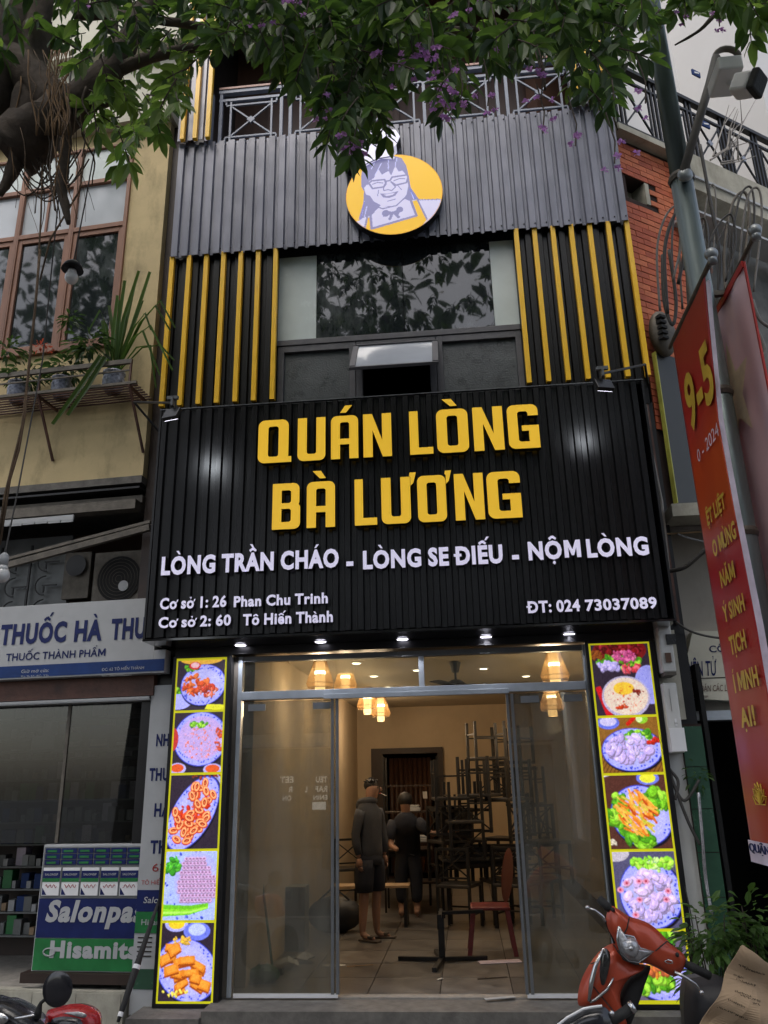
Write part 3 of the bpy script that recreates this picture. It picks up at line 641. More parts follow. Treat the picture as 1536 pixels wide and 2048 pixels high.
w = MB(); w.box(-1.72, -1.5, 7.93, 7.99, 0, 2.26); w.box(-.5, -.4, 7.93, 7.99, 0, 2.26); w.box(-1.5, -.5, 7.93, 7.99, 2.16, 2.26); house.part('door_frame', w, 'dark_wood')
w = MB(); w.box(-1.7, -.3, 9.0, 9.1, 0, 3); house.part('back_room_wall', w, 'brown2')
w = MB()
for i in range(9): w.tube([(-1.4 + i * .09, 8.5 + .03 * (i % 2), .1), (-1.4 + i * .09, 8.5 + .03 * (i % 2), 2.1)], .05, 8)
house.part('curtain', w, 'brown', smooth=True)
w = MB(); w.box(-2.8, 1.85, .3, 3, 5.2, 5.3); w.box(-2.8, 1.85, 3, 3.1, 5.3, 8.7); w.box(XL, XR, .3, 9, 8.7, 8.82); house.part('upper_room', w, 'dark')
w = MB(); w.box(XL, XR, 9, 9.1, -.1, 13); w.box(XL, XR, .3, 9, 12.1, 12.25); house.part('roof', w, 'brown2')
# third floor behind the balcony
w = MB(); w.box(-2.83, 1.88, 1.5, 1.6, 8.82, 12.1); house.part('balcony_wall', w, 'brown')
w = MB()
for x in (-1.9, -.9, .1, 1.1): w.box(x - .42, x + .42, 1.44, 1.498, 8.9, 11.4)
for i, x in enumerate((-1.9, -.9, .1, 1.1)):
    q = MB(); q.box(x - .44, x + .44, 1.44, 1.498, 8.9, 11.4); q.box(x - .36, x + .36, 1.415, 1.44, 9.1, 10.0); q.box(x - .36, x + .36, 1.415, 1.44, 10.1, 11.3); house.part('door', q, 'brown')
w = MB(); w.box(XL, XR, -.02, 1.5, 12.0, 12.1); house.part('balcony_ceiling', w, 'brown2')

q = MB(); q.sheet(XL, XR, 7.25, 8.81, -.10, .12, .03, .032); house.part('grey_ribbed_sheet', q, 'sky_grey_sheet', label='grey ribbed metal sheet band above the windows')
q = MB()
for k in range(42):
    for z_ in (7.30, 8.74): q.ball((XL + .1 + k * .119, -.136, z_), .009, 6, 4)
house.part('screws', q, 'black_metal', kind='stuff')
for x0, x1 in ((XL, -1.76), (.80, XR)):
    q = MB(); q.sheet(x0, x1, 5.15, 7.27, -.03, .12, .04, .03); house.part('black_ribbed_sheet', q, 'black_sheet')
def slat(x, z0, z1, y):
    s = MB(); s.box(-.024, .024, -.055, 0, 0, z1 - z0); me = s.mesh('slat'); o = house.obj('slat', me, 'yellow'); o.location = Vector((x, y, z0)) - house.o
for i in range(7):
    slat(-2.965 + i * 1.175 / 6, 5.42, 7.27 + random.uniform(-.01, .01), -.056); slat(.835 + i * 1.165 / 6, 5.42, 7.27, -.056)
    # lower ends tuck behind the sign
for x0, x1 in ((XL, -2.58), (1.55, XR)):
    q = MB(); q.sheet(x0, x1, 8.80, 12.0, -.16, .12, .04, .03); house.part('grey_ribbed_sheet', q, 'sky_grey_sheet')
    for i in range(3): slat(x0 + .08 + i * .15, 8.78, 12.0, -.187)
# window band
q = MB(); q.box(-1.78, -1.36, .04, .059, 6.17, 7.24); house.part('frosted_pane', q, 'frosted', label='pale frosted pane at the left end of the upper window band')
q = MB(); q.box(.55, .83, .04, .059, 6.17, 7.24); house.part('frosted_pane', q, 'frosted', label='pale frosted pane at the right end of the upper window band')
for x0, x1 in ((-1.355, -.412), (-.404, .545)):
    q = MB(); q.box(x0, x1, .04, .059, 6.17, 7.24); house.part('window_pane', q, 'win_dark')
q = MB(); q.box(-1.78, .83, .0, .08, 6.10, 6.165); house.part('window_rail', q, 'frame_grey', bevel=.004)
xs = [-1.77, -.93, -.085, .815]
wf = MB()
for x0, x1 in zip(xs[:-1], xs[1:]):
    for a, b, u, v in ((x0 + .003, x0 + .07, 5.0, 6.095), (x1 - .07, x1 - .003, 5.0, 6.095), (x0 + .07, x1 - .07, 6.02, 6.095), (x0 + .07, x1 - .07, 5.0, 5.33)): wf.box(a, b, .01, .09, u, v)
wfo = house.part('window_frame', wf, 'frame_grey', bevel=.004)
for k in (0, 2):
    q = MB(); q.box(xs[k] + .071, xs[k + 1] - .071, .05, .06, 5.331, 6.02); house.part('window_pane', q, 'win_tex', wfo)
# tilted open sash
h = (.0, 6.06); L = .60; a = R(38)
def sp(x, l, n=0): return (x, -.0 - math.sin(a) * l - n * math.cos(a), 6.04 - math.cos(a) * l + n * math.sin(a) * 1)
q = MB()
for p0, p1 in (((-.95, .02), (-.06, .02)), ((-.95, L), (-.06, L)), ((-.92, .05), (-.92, L - .03)), ((-.09, .05), (-.09, L - .03))):
    q.bar(sp(*p0), sp(*p1), .055, .03, up=(0, -.6, .8))
sash = house.part('open_sash', q, 'frame_grey', label='top hinged window sash tilted open over the dark middle window')
q = MB(); q.add([sp(-.89, .05, .004), sp(-.12, .05, .004), sp(-.12, L - .03, .004), sp(-.89, L - .03, .004)], [(0, 1, 2, 3)]); house.part('window_pane', q, mat('sash_glass', (.42, .45, .50, 1), .08, 0, .08, 3, coat=.6), sash)  # pane's pale base colour includes its sky reflection

# storefront frame
sf = T('shopfront', 'grey metal framed glass shopfront with two sliding glass doors standing open', 'shopfront', (-.5, .02, 0))
for x0, x1 in ((-2.06, -2.02), (1.10, 1.14)): q = MB(); q.box(x0, x1, -.03, .06, .003, 2.80); sf.part('side_frame', q, 'alu_light', bevel=.004)
for x0, x1 in ((-2.135, -2.062), (1.142, 1.2)): q = MB(); q.box(x0, x1, -.02, .06, .003, 2.80); sf.part('jamb', q, 'pier_grey', bevel=.004)
q = MB(); q.box(-2.02, 1.10, -.04, .07, 2.40, 2.475); q.box(-1.25, .42, -.07, -.041, 2.385, 2.43); sf.part('door_header', q, 'alu_light', bevel=.004)
q = MB(); q.box(-.38, -.33, -.02, .05, 2.475, 2.75); sf.part('transom_bar', q, 'alu_light', bevel=.003)
q = MB(); q.box(-2.02, 1.10, -.02, .06, 2.75, 2.80); sf.part('top_frame', q, 'alu', bevel=.003)
for x0, x1 in ((-2.02, -.38), (-.33, 1.10)):
    q = MB(); q.box(x0, x1, .01, .016, 2.475, 2.75); sf.part('transom_pane', q, 'glass_clear')
q = MB(); q.box(-2.16, 1.2, -.005, .1, -.012, 0.002); sf.part('threshold', q, 'concrete_pale')
for nm, x0, x1, y in (('left', -2.0, -1.13, -.03), ('right', .40, 1.10, -.03)):
    q = MB(); q.box(x0, x1, y, y + .01, .035, 2.385)
    gp = sf.part('sliding_door', q, 'glass_door', label='%s sliding glass door panel pushed aside' % nm)
    xe = x1 if nm == 'left' else x0
    q = MB(); q.box(xe - .012, xe + .012, y - .01, y + .02, .03, 2.385); q.box(xe - .055 if nm == 'left' else xe + .03, xe - .03 if nm == 'left' else xe + .055, y - .012, y, .03, 2.385); sf.part('door_edge', q, 'alu', gp)
    q = MB(); q.box(x0, x1, y - .008, y + .018, .004, .035); sf.part('bottom_rail', q, 'white_clean', gp)
    for xx in ((x0 + .05, x1 - .22) if nm == 'left' else (x0 + .12, x1 - .2)):
        q = MB(); q.box(xx, xx + .16, y - .012, y - .001, 2.30, 2.36); sf.part('clamp', q, 'alu', gp)

# ================================================================== SIGN
SY = -.5
sg = T('shop_sign', 'huge black ribbed shop sign board with yellow and white raised letters', 'shop sign', (-.45, SY, 2.9))
SX0, SX1, SZ0, SZ1 = -2.80, 1.83, 2.91, 5.155
q = MB(); q.sheet(SX0 + .02, SX1 - .02, SZ0 + .01, SZ1 - .012, SY - .003, .112, .044, .03); sg.part('ribbed_face', q, 'black_sheet')
q = MB(); q.box(SX0, SX0 + .02, SY - .03, .015, SZ0, SZ1); q.box(SX1 - .02, SX1, SY - .03, .015, SZ0, SZ1); q.box(SX0 + .02, SX1 - .02, SY + .01, .015, SZ1 - .02, SZ1); sg.part('side_panel', q, 'black_paint')
q = MB(); q.box(SX0, SX1, SY - .035, SY + .004, SZ1 + .001, SZ1 + .008); sg.part('top_trim', q, 'alu')
q = MB(); q.box(SX0, SX1, SY - .03, .015, SZ0 - .02, SZ0 - .001); sg.part('soffit', q, 'gloss_black')
q = MB(); q.box(SX0 + .15, SX1 - .03, -.09, .016, 2.815, SZ0 - .022); sg.part('beam', q, 'black_paint')
YF = SY - .05
for row, chars, xs_, ztop, zbot in ((1, 'QUÁN LÒNG', [(520, 580), (598, 653), (664, 718), (728, 784), (820, 866), (874, 937), (947, 1007), (1016, 1078)], 830, 916),
                                    (2, 'BÀ LƯƠNG', [(548, 603), (616, 672), (711, 755), (764, 822), (836, 893), (910, 968), (975, 1042)], 959, 1051)):
    zt = W0.at(800, ztop, YF).z; zb = W0.at(800, zbot, YF).z
    for ch, (a_, b_) in zip(chars.replace(' ', ''), xs_):
        pyc = (ztop + zbot) / 2; x0 = W0.at(a_, pyc, YF).x; x1 = W0.at(b_, pyc, YF).x
        mb = MB(); nfr = []
        for lp in big_glyph(ch, x1 - x0, zt - zb):
            k = len(mb.f); n = solid_outline(mb, lp, x0, zb, YF + .01, .07); nfr += list(range(k, k + n))
        me = mb.mesh('letter', sg.o); me.materials.append(K['letter_yellow']); me.materials.append(K['letter_side']); fs = set(nfr)
        for p in me.polygons:
            if p.index not in fs: p.material_index = 1
        sg.obj('letter', me, None)
kw = dict(bold=.045, depth=.045, each=True, back='letter_side')
txt_px(sg, 'LÒNG TRẦN CHÁO', 327, 679, 1108, 1143, YF + .02, 'letter_white', **kw)
txt_px(sg, '-', 694, 708, 1105, 1141, YF + .02, 'letter_white', **kw)
txt_px(sg, 'LÒNG SE ĐIẾU', 727, 1005, 1098, 1133, YF + .02, 'letter_white', **kw)
txt_px(sg, '-', 1023, 1037, 1092, 1128, YF + .02, 'letter_white', **kw)
txt_px(sg, 'NỘM LÒNG', 1055, 1295, 1081, 1116, YF + .02, 'letter_white', **kw)
kw = dict(bold=.036, depth=.035, each=True, back='letter_side')
txt_px(sg, 'Cơ sở 1: 26', 323, 455, 1195, 1217, YF + .02, 'letter_white', **kw)
txt_px(sg, 'Phan Chu Trinh', 470, 657, 1190, 1211, YF + .02, 'letter_white', **kw)
txt_px(sg, 'Cơ sở 2: 60', 320, 464, 1233, 1254, YF + .02, 'letter_white', **kw)
txt_px(sg, 'Tô Hiến Thành', 488, 667, 1226, 1248, YF + .02, 'letter_white', **kw)
txt_px(sg, 'ĐT: 024', 1052, 1159, 1202, 1225, YF + .02, 'letter_white', **kw)
txt_px(sg, '73037089', 1169, 1312, 1198, 1220, YF + .02, 'letter_white', **kw)
# downlights in the soffit
for i, (px, py) in enumerate(((481, 1290), (641, 1283), (805, 1278), (972, 1273), (1138, 1268))):
    P = at(px, py, z=SZ0 - .022)
    t = T('downlight', ['round white downlight in the black soffit, nearest the left food light box', 'round white downlight in the soffit, second from the left', 'round white downlight in the middle of the black soffit', 'round white downlight in the soffit, second from the right', 'round white downlight in the black soffit, nearest the right food light box'][i], 'downlight', P, group='downlights under the shop sign')
    q = MB(); q.lathe([(.055, -.004), (.062, -.001), (.062, .001)], P, n=24); t.part('trim_ring', q, 'white_clean')
    q = MB(); q.lathe([(.048, -.007), (.05, -.004)], P, n=24); t.part('lamp', q, 'glow_white')
    li = bpy.data.lights.new('downlight_lamp', 'SPOT'); li.energy = 7; li.spot_size = R(110); li.color = (.9, .9, 1); li.shadow_soft_size = .04
    lo = bpy.data.objects.new('downlight_lamp', li); COL.objects.link(lo); lo.parent = t.e; lo.location = (0, 0, -.02)
# flood lights on arms
for i, (px, py, ex, ey, rt) in enumerate(((345, 806, 268, 804, (-2.9, -.02, 5.05)), (1205, 747, 1290, 729, (2.0, -.05, 5.35)))):
    Y = -1.15; P = at(px, py, y=Y); side = at(ex, ey, y=-.35)
    t = T('floodlight', ['small floodlight on the left arm above the shop sign', 'small floodlight on the right arm above the shop sign'][i], 'floodlight', rt, group='floodlights over the sign')
    q = MB(); q.tube([rt, side, P], .012, 8); t.part('arm', q, 'black_metal')
    q = MB(); q.bar(P + Vector((-.05, .0, .05)), P + Vector((.05, 0, .05)), .03, .03); q.bar(P + Vector((0, 0, .06)), P + Vector((0, .0, -.03)), .02, .05); t.part('bracket', q, 'alu')
    d = Vector((.25 if i == 0 else -.28, 1, -.55)).normalized(); q = MB(); C0 = P + Vector((0, 0, -.11))
    u = d.cross(Vector((0, 0, 1))).normalized(); v = u.cross(d)
    q.bar(C0 - d * .02, C0 + d * .02, .15, .13, up=v); t.part('housing', q, 'black_paint', bevel=.006)
    q = MB(); q.bar(C0 + d * .021, C0 + d * .025, .13, .11, up=v); t.part('lamp', q, 'glow_white')
    li = bpy.data.lights.new('floodlight_lamp', 'SPOT'); li.energy = 4.5; li.spot_size = R(80); li.spot_blend = .9; li.color = (.88, .95, 1); li.shadow_soft_size = .05
    lo = bpy.data.objects.new('floodlight_lamp', li); COL.objects.link(lo); lo.parent = t.e; lo.location = C0 + d * .04 - Vector(rt)
    tgt = at((430, 1172)[i], (925, 830)[i], y=SY); lo.rotation_euler = (C0 - tgt).to_track_quat('Z', 'Y').to_euler()

# ================================================================== FOOD LIGHT BOXES
PM = print_mat('food_print', .52, .2)
def lightbox(side, x0, x1, rows):
    t = T('food_light_box', 'glowing upright light box of food photos on the %s of the shop door' % side, 'light box', ((x0 + x1) / 2, -.06, -.03), group='food light boxes beside the door')
    yb, yf = .018, -.12
    q = MB(); q.box(x0 - .03, x0, yf, yb, -.05, 2.81); q.box(x1, x1 + .045, yf, yb, -.05, 2.81); q.box(x0, x1, yf, yb, 2.79, 2.81); q.box(x0, x1, yf, yb, -.05, -.02); q.box(x0, x1, yf + .03, yb, -.02, 2.79)
    t.part('case', q, 'black_paint', bevel=.003)
    q = MB(); q.box(x0, x1, yf + .008, yf + .029, -.02, 2.79); t.part('yellow_border', q, K['border_glow'])
    for kind, zt, zb, lb in rows:
        pc = food(kind, (zt - zb) / (x1 - x0)); me = pc.mesh(x0 + .017, x1 - .017, zb + .011, zt - .011, yf + .004, t.o)
        t.obj('food_picture', me, PM, label=lb)
K['border_glow'] = mat('border_glow', c(226, 220, 30), .3, emit=c(226, 222, 34), es=.26, var=.04)
K['border_glow'].name = 'border_glow'
def zs(px, l): 
    v = [at(px, y, y=-.12).z for y in l]; return v
zl = zs(405, [1318, 1422, 1547, 1700, 1843, 2006])
lightbox('left', -2.655 + .03, -2.145, [('ribs', zl[0], zl[1], 'backlit photo of glazed pork pieces on a blue and white plate'), ('porridge_plate', zl[1], zl[2], 'backlit photo of pale noodles on a large plate'), ('squid', zl[2], zl[3], 'backlit photo of glossy red intestine rings on an oval plate'), ('sausage_slices', zl[3], zl[4], 'backlit photo of pale sliced offal beside green stalks'), ('tofu', zl[4], zl[5], 'backlit photo of golden fried pieces on an oval plate')])
zr = [at(1240 + k * 27, y, y=-.12).z for k, y in enumerate([1286, 1432, 1547, 1700, 1860, 2004])]
lightbox('right', 1.145, 1.675, [('hotpot', zr[0], zr[1], 'backlit photo of a meat platter above a bowl of porridge'), ('wontons', zr[1], zr[2], 'backlit photo of pale slices with lime and chilli'), ('fried', zr[2], zr[3], 'backlit photo of stir fried strips on lettuce'), ('poached', zr[3], zr[4], 'backlit photo of pale poached rings on a round plate'), ('salad', zr[4], zr[5], 'backlit photo of meat on green salad')])

# ================================================================== LOGO SIGN
lc = at(788, 388, y=-.24); LR = .53
lg = T('logo_sign', 'round yellow logo sign of a smiling woman in glasses and chef hat', 'logo sign', (lc.x, -.1, lc.z))
q = MB(); q.lathe([(LR, -.0), (LR, .1)], (lc.x, -.14, lc.z), (0, -1, 0), 72); lg.part('disc', q, 'black_paint')
NR, NT = 110, 280
rr_ = np.linspace(.004, 1, NR)[:, None]; th_ = np.linspace(0, 2 * np.pi, NT, endpoint=False)[None, :]
P_ = Pic(4, 4, (240, 190, 30), 1); P_.h, P_.w = NR, NT; P_.X = rr_ * np.cos(th_); P_.Y = rr_ * np.sin(th_); P_.a = np.zeros((NR, NT, 3)); P_.a[:] = c(238, 186, 40)[:3]
WT, GR, YE = (206, 202, 232), (132, 130, 176), (238, 186, 40)
Z = lambda pts: [((x - 828) / 279, (1180 - y) / 235) for x, y in pts]
P_.poly(Z([(600, 1330), (640, 1310), (700, 1250), (930, 1220), (1095, 1235), (1110, 1300), (1000, 1420), (800, 1450), (650, 1400)]), WT, .01)
P_.poly(Z([(640, 1060), (650, 1000), (720, 965), (830, 950), (880, 970), (905, 1020), (918, 1090), (925, 1150), (970, 1225), (880, 1230), (760, 1270), (620, 1315), (650, 1220), (655, 1150), (640, 1120)]), GR, .01)
P_.poly(Z([(655, 1130), (690, 1090), (715, 1075), (740, 1020), (760, 1060), (800, 1040), (815, 1070), (840, 1015), (860, 1050), (880, 1045), (905, 1080), (912, 1140), (900, 1190), (870, 1230), (820, 1252), (760, 1246), (710, 1215), (690, 1180), (665, 1170)]), WT, .01)
P_.poly(Z([(700, 1290), (750, 1240), (820, 1262), (890, 1215), (930, 1240), (950, 1320), (830, 1335), (700, 1350)]), WT, .01)
P_.poly(Z([(672, 1310), (690, 1300), (700, 1370), (950, 1318), (1000, 1330), (1010, 1345), (960, 1400), (840, 1440), (740, 1430), (660, 1380)]), YE, .01)
P_.poly(Z([(930, 1232), (965, 1228), (1010, 1340), (950, 1330)]), YE, .01)
P_.line(Z([(672, 1300), (655, 1370)]), .02, GR); P_.line(Z([(690, 1295), (695, 1372), (952, 1318), (925, 1232)]), .026, GR); P_.line(Z([(962, 1228), (1010, 1342)]), .018, GR); P_.line(Z([(965, 1228), (1090, 1235)]), .012, GR)
P_.line(Z([(678, 1108), (700, 1092), (775, 1090), (783, 1110), (770, 1134), (705, 1138), (688, 1110), (678, 1100)]), .019, GR); P_.line(Z([(783, 1102), (808, 1098)]), .017, GR)
P_.line(Z([(808, 1098), (820, 1080), (908, 1074), (914, 1084), (902, 1120), (840, 1130), (814, 1108)]), .019, GR)
P_.line(Z([(705, 1112), (735, 1104), (765, 1110)]), .012, GR); P_.line(Z([(830, 1102), (862, 1092), (893, 1096)]), .012, GR)
P_.line(Z([(785, 1118), (768, 1140), (770, 1156), (795, 1152), (815, 1160), (838, 1140), (820, 1118)]), .012, GR); P_.line(Z([(850, 1130), (872, 1160)]), .008, GR); P_.line(Z([(740, 1150), (733, 1185)]), .009, GR)
P_.poly(Z([(748, 1172), (790, 1176), (855, 1166), (835, 1192), (800, 1202), (765, 1196)]), GR, .01); P_.poly(Z([(768, 1180), (835, 1174), (820, 1186), (785, 1190)]), WT, .01); P_.line(Z([(790, 1220), (835, 1212)]), .01, GR)
P_.line(Z([(690, 1230), (760, 1262), (840, 1250), (900, 1200)]), .014, GR)
for s_ in (((770, 1270), (760, 1310), (830, 1290)), ((870, 1265), (850, 1305), (815, 1285))): P_.poly(Z(s_), GR, .01)
P_.ell(*Z([(778, 1290)])[0], .08, .08, GR); P_.ell(*Z([(858, 1275)])[0], .07, .07, GR); P_.line(Z([(815, 1290), (800, 1325)]), .03, GR); P_.line(Z([(825, 1290), (850, 1318)]), .03, GR)
for a_, b_ in (((700, 1020), (720, 985)), ((720, 1060), (760, 990)), ((800, 1030), (800, 975)), ((840, 1015), (850, 970)), ((655, 1210), (640, 1290)), ((670, 1240), (655, 1300)), ((925, 1170), (940, 1220))): P_.line(Z([a_, b_]), .009, (196, 196, 240))
P_.line(Z([(655, 1215), (632, 1312)]), .012, (120, 120, 200)); P_.line(Z([(920, 1160), (950, 1222)]), .01, (90, 110, 210))
P_.ell(0, 0, 1, 1, (206, 140, 20), inner=.985)
vv = np.stack([P_.X * LR, np.full_like(P_.X, -.143 + .0), P_.Y * LR], -1).reshape(-1, 3); ii = np.arange(NR * NT).reshape(NR, NT); jj = np.roll(ii, -1, 1)
ff = np.stack([ii[:-1], jj[:-1], jj[1:], ii[1:]], -1).reshape(-1, 4)[:, ::-1]
me = grid_mesh(vv, np.ascontiguousarray(ff), P_.a.reshape(-1, 3)); lg.obj('portrait_print', me, print_mat('logo_print', .30, .3))
hp = [(540, 960), (575, 915), (640, 895), (655, 830), (700, 800), (770, 785), (850, 798), (875, 840), (850, 890), (820, 920), (838, 955), (838, 975), (760, 962), (700, 985), (640, 1012), (570, 995)]
hz = [(lc.x + u * LR, lc.z + v * LR) for u, v in Z(hp)]
hz = fillet([(x, z, .012) for x, z in hz], 3)
q = MB(); solid_outline(q, [hz], 0, 0, -.12, .14); lg.part('chef_hat', q, mat('hat_white', (.74, .73, .84, 1), .4, emit=(.78, .76, .95, 1), es=.35, var=.03))
q = MB(); solid_outline(q, [[(lc.x + (x - lc.x) * 1.03, lc.z + .24 * 0 + (z - lc.z) * 1.01 - .004) for x, z in hz]], 0, 0, -.101, .15); lg.part('hat_edge', q, 'black_paint')
q = MB()
for ln in ([(575, 955), (600, 975), (640, 985)], [(640, 900), (660, 930), (650, 960)], [(720, 850), (760, 870), (800, 850)], [(655, 1000), (740, 968), (838, 960)]):
    q.tube([(lc.x + u * LR, -.262, lc.z + v * LR) for u, v in Z(ln)], .006, 5)
lg.part('hat_line', q, mat('logo_grey', c(132, 130, 176), .5))

# ================================================================== BALCONY RAILING
br = T('balcony_railing', 'grey blue balcony railing with crossed bars and diamond centres above the grey ribbed wall', 'railing', (-.45, 0, 8.82))
zb, zt = 8.86, 9.68; xa, xb = -2.56, 1.60
q = MB(); q.box(xa, xb, -.03, .03, zt - .05, zt); br.part('handrail', q, 'rail_grey'); q = MB(); q.box(xa, xb, -.04, .04, zt + .002, zt + .03); br.part('rail_cap', q, 'copper')
q = MB(); q.box(xa, xb, -.02, .02, zt - .17, zt - .135); br.part('upper_rail', q, 'rail_grey'); q = MB(); q.box(xa, xb, -.02, .02, zb, zb + .035); br.part('lower_rail', q, 'rail_grey')
for k in range(5):
    cx = -2.16 + k * .852; q = MB(); hw = .25; z0, z1 = zb + .12, zt - .24
    q.box(cx - hw - .06, cx + hw + .06, -.012, .012, z1, z1 + .022); q.box(cx - hw - .06, cx + hw + .06, -.012, .012, z0 - .022, z0)
    for s_ in (-1, 1):
        q.box(cx + s_ * hw - .011, cx + s_ * hw + .011, -.014, .014, zb + .035, zt - .17); 
        q.bar((cx - hw, 0, z0 if s_ < 0 else z1), (cx + hw, 0, z1 if s_ < 0 else z0), .018, .018)
        q.box(cx + s_ * (hw + .06) - .01, cx + s_ * (hw + .06) + .01, -.013, .013, z1 + .022, zt - .17); q.box(cx + s_ * (hw + .06) - .01, cx + s_ * (hw + .06) + .01, -.013, .013, zb + .035, z0 - .022)
    cr = br.part('cross_panel', q, 'rail_grey')
    q = MB(); m_ = (z0 + z1) / 2; q.prism([(cx - .05, m_), (cx, m_ - .05), (cx + .05, m_), (cx, m_ + .05)], -.016, .016); br.part('diamond', q, 'rail_grey', cr)
for k in range(6):
    for s_ in (-.055, .055):
        q = MB(); x = -2.16 - .426 + k * .852 + s_; q.box(x - .018, x + .018, -.024, .024, zb - .04, zt - .05); br.part('post', q, 'rail_grey')

# ================================================================== PEOPLE helpers
def skin_mesh(nodes, edges, sub=2, root=0):
    """one continuous surface grown along joints: nodes [(x,y,z,rx,ry)]"""
    me = bpy.data.meshes.new('body'); me.from_pydata([n[:3] for n in nodes], edges, []); o = bpy.data.objects.new('body', me); COL.objects.link(o)
    o.modifiers.new('skin', 'SKIN'); ly = me.skin_vertices[0] if me.skin_vertices else None
    if ly is None: me.attributes; 
    for i, n in enumerate(nodes):
        d = me.skin_vertices[0].data[i]; d.radius = (n[3], n[4] if len(n) > 4 else n[3]); d.use_root = (i == root)
    s = o.modifiers.new('sub', 'SUBSURF'); s.levels = sub; s.render_levels = sub
    bpy.context.view_layer.update(); dg = bpy.context.evaluated_depsgraph_get(); out = bpy.data.meshes.new_from_object(o.evaluated_get(dg))
    bpy.data.objects.remove(o); out.polygons.foreach_set('use_smooth', [True] * len(out.polygons)); return out
def hand(mb, w, d, side, s=1.):
    """palm and five bent fingers hanging from wrist w along d"""
    w = Vector(w); d = Vector(d).normalized(); u = Vector((0, 1, 0)); n = d.cross(u).normalized()
    mb.tube([w, w + d * .03 * s, w + d * .085 * s], [.024 * s, .036 * s, .034 * s], 8)
    for k, L in enumerate((.062, .075, .07, .055)):
        b = w + d * .085 * s + u * (.027 - k * .018) * s
        mb.tube([b, b + d * L * .5 * s + n * side * .004, b + d * L * .85 * s + n * side * .02 * s], [.0095 * s, .009 * s, .006 * s], 6)
    b = w + d * .035 * s + u * .03 * s; mb.tube([b, b + d * .035 * s + u * .022 * s, b + d * .07 * s + u * .02 * s + n * side * .01], [.012 * s, .011 * s, .007 * s], 6)

# ---- the standing man
F0 = at(742, 1880, z=0); my = F0.y
man = T('person', 'man in grey hooded sweatshirt and dark shorts standing in the doorway with a cigarette', 'person', (F0.x, my, 0)); ox, oz = F0.x, 0
S = 1.02
def N(x, y, z, r, r2=None): return (x * S, y * S, z * S, r * S, (r2 or r) * S)
body = skin_mesh([N(0, 0, .9, .10, .085), N(0, 0, 1.1, .09, .08), N(0, 0, 1.33, .09, .08), N(.01, 0, 1.44, .055, .055), N(.035, -.01, 1.53, .075, .085), N(.05, -.015, 1.62, .085, .095), N(.045, -.01, 1.68, .05, .06),
                  N(-.09, 0, .82, .09), N(-.10, .0, .48, .058), N(-.10, .02, .3, .055), N(-.12, .02, .07, .036), N(-.10, -.06, .035, .036, .03), N(-.08, -.15, .025, .03, .02),
                  N(.09, 0, .82, .09), N(.09, -.02, .48, .058), N(.09, 0, .3, .055), N(.10, 0, .07, .036), N(.15, -.05, .035, .036, .03), N(.21, -.11, .025, .03, .02),
                  N(-.17, 0, 1.34, .04), N(-.22, .02, 1.1, .036), N(-.2, -.02, .86, .028), N(.17, 0, 1.34, .04), N(.22, 0, 1.1, .036), N(.2, -.05, .87, .028)],
                 [(0, 1), (1, 2), (2, 3), (3, 4), (4, 5), (5, 6), (0, 7), (7, 8), (8, 9), (9, 10), (10, 11), (11, 12), (0, 13), (13, 14), (14, 15), (15, 16), (16, 17), (17, 18), (2, 19), (19, 20), (20, 21), (2, 22), (22, 23), (23, 24)])
bo = man.obj('body', body, 'skin')
hm = MB(); hand(hm, N(-.2, -.02, .86, 0)[:3], (.0, -.15, -1), 1); hand(hm, N(.2, -.05, .87, 0)[:3], (0, -.2, -1), -1)
hm.v = [tuple(Vector(v) + man.o) for v in hm.v]; man.part('hand', hm, 'skin', smooth=True)
fc = MB(); fp = man.o
hc = Vector(N(.05, -.02, 1.6, 0)[:3]) + fp
fc.tube([hc + Vector((.03, -.095, .03)), hc + Vector((.035, -.115, -.005)), hc + Vector((.033, -.10, -.012))], [.006, .014, .008], 6); fc.ball(hc + Vector((-.075, .0, -.0)), (.012, .02, .03)); fc.ball(hc + Vector((.1, .01, 0)), (.012, .02, .03)); man.part('nose_and_ears', fc, 'skin', smooth=True)
q = MB(); q.ball(hc + Vector((0, -.087, .02)), (.014, .006, .007)); q.ball(hc + Vector((.062, -.083, .02)), (.014, .006, .007)); q.ball(hc + Vector((0, -.09, .04)), (.02, .005, .004)); q.ball(hc + Vector((.064, -.086, .04)), (.02, .005, .004)); man.part('eyes', q, 'hair', smooth=True)
q = MB(); q.ball(hc + Vector((.033, -.094, -.045)), (.024, .006, .006)); man.part('mouth', q, 'red_txt', smooth=True)
q = MB(); q.tube([hc + Vector((.04, -.098, -.045)), hc + Vector((.085, -.15, -.075))], .004, 6); man.part('cigarette', q, 'white_clean')
q = MB(); q.ball(hc + Vector((-.003, .032, .05)), (.088, .092, .078), 16, 10)
for k in range(40): 
    a_ = random.random() * 6.28; b_ = random.random() * 1.2; d_ = Vector((math.sin(b_) * math.cos(a_), math.sin(b_) * math.sin(a_) * .9 + .12, math.cos(b_) * .75)); q.tube([hc + Vector((0, .015, .05)) + d_ * .085, hc + Vector((0, .015, .05)) + d_ * .125], [.014, .003], 5)
man.part('hair', q, 'hair', smooth=True)
def loft(mb, rings, n=20):
    """rings (x, y, z, rx, ry) joined into one skin"""
    vs = [(x + rx * math.cos(k / n * 6.28318), y + ry * math.sin(k / n * 6.28318), z) for x, y, z, rx, ry in rings for k in range(n)]; m = len(rings)
    mb.add(vs, [(i * n + k, i * n + (k + 1) % n, (i + 1) * n + (k + 1) % n, (i + 1) * n + k) for i in range(m - 1) for k in range(n)] + [tuple(range(n))[::-1], tuple((m - 1) * n + k for k in range(n))])
fq = lambda *p: (p[0] * S + fp.x, p[1] * S + fp.y, p[2] * S) + tuple(v * S for v in p[3:])
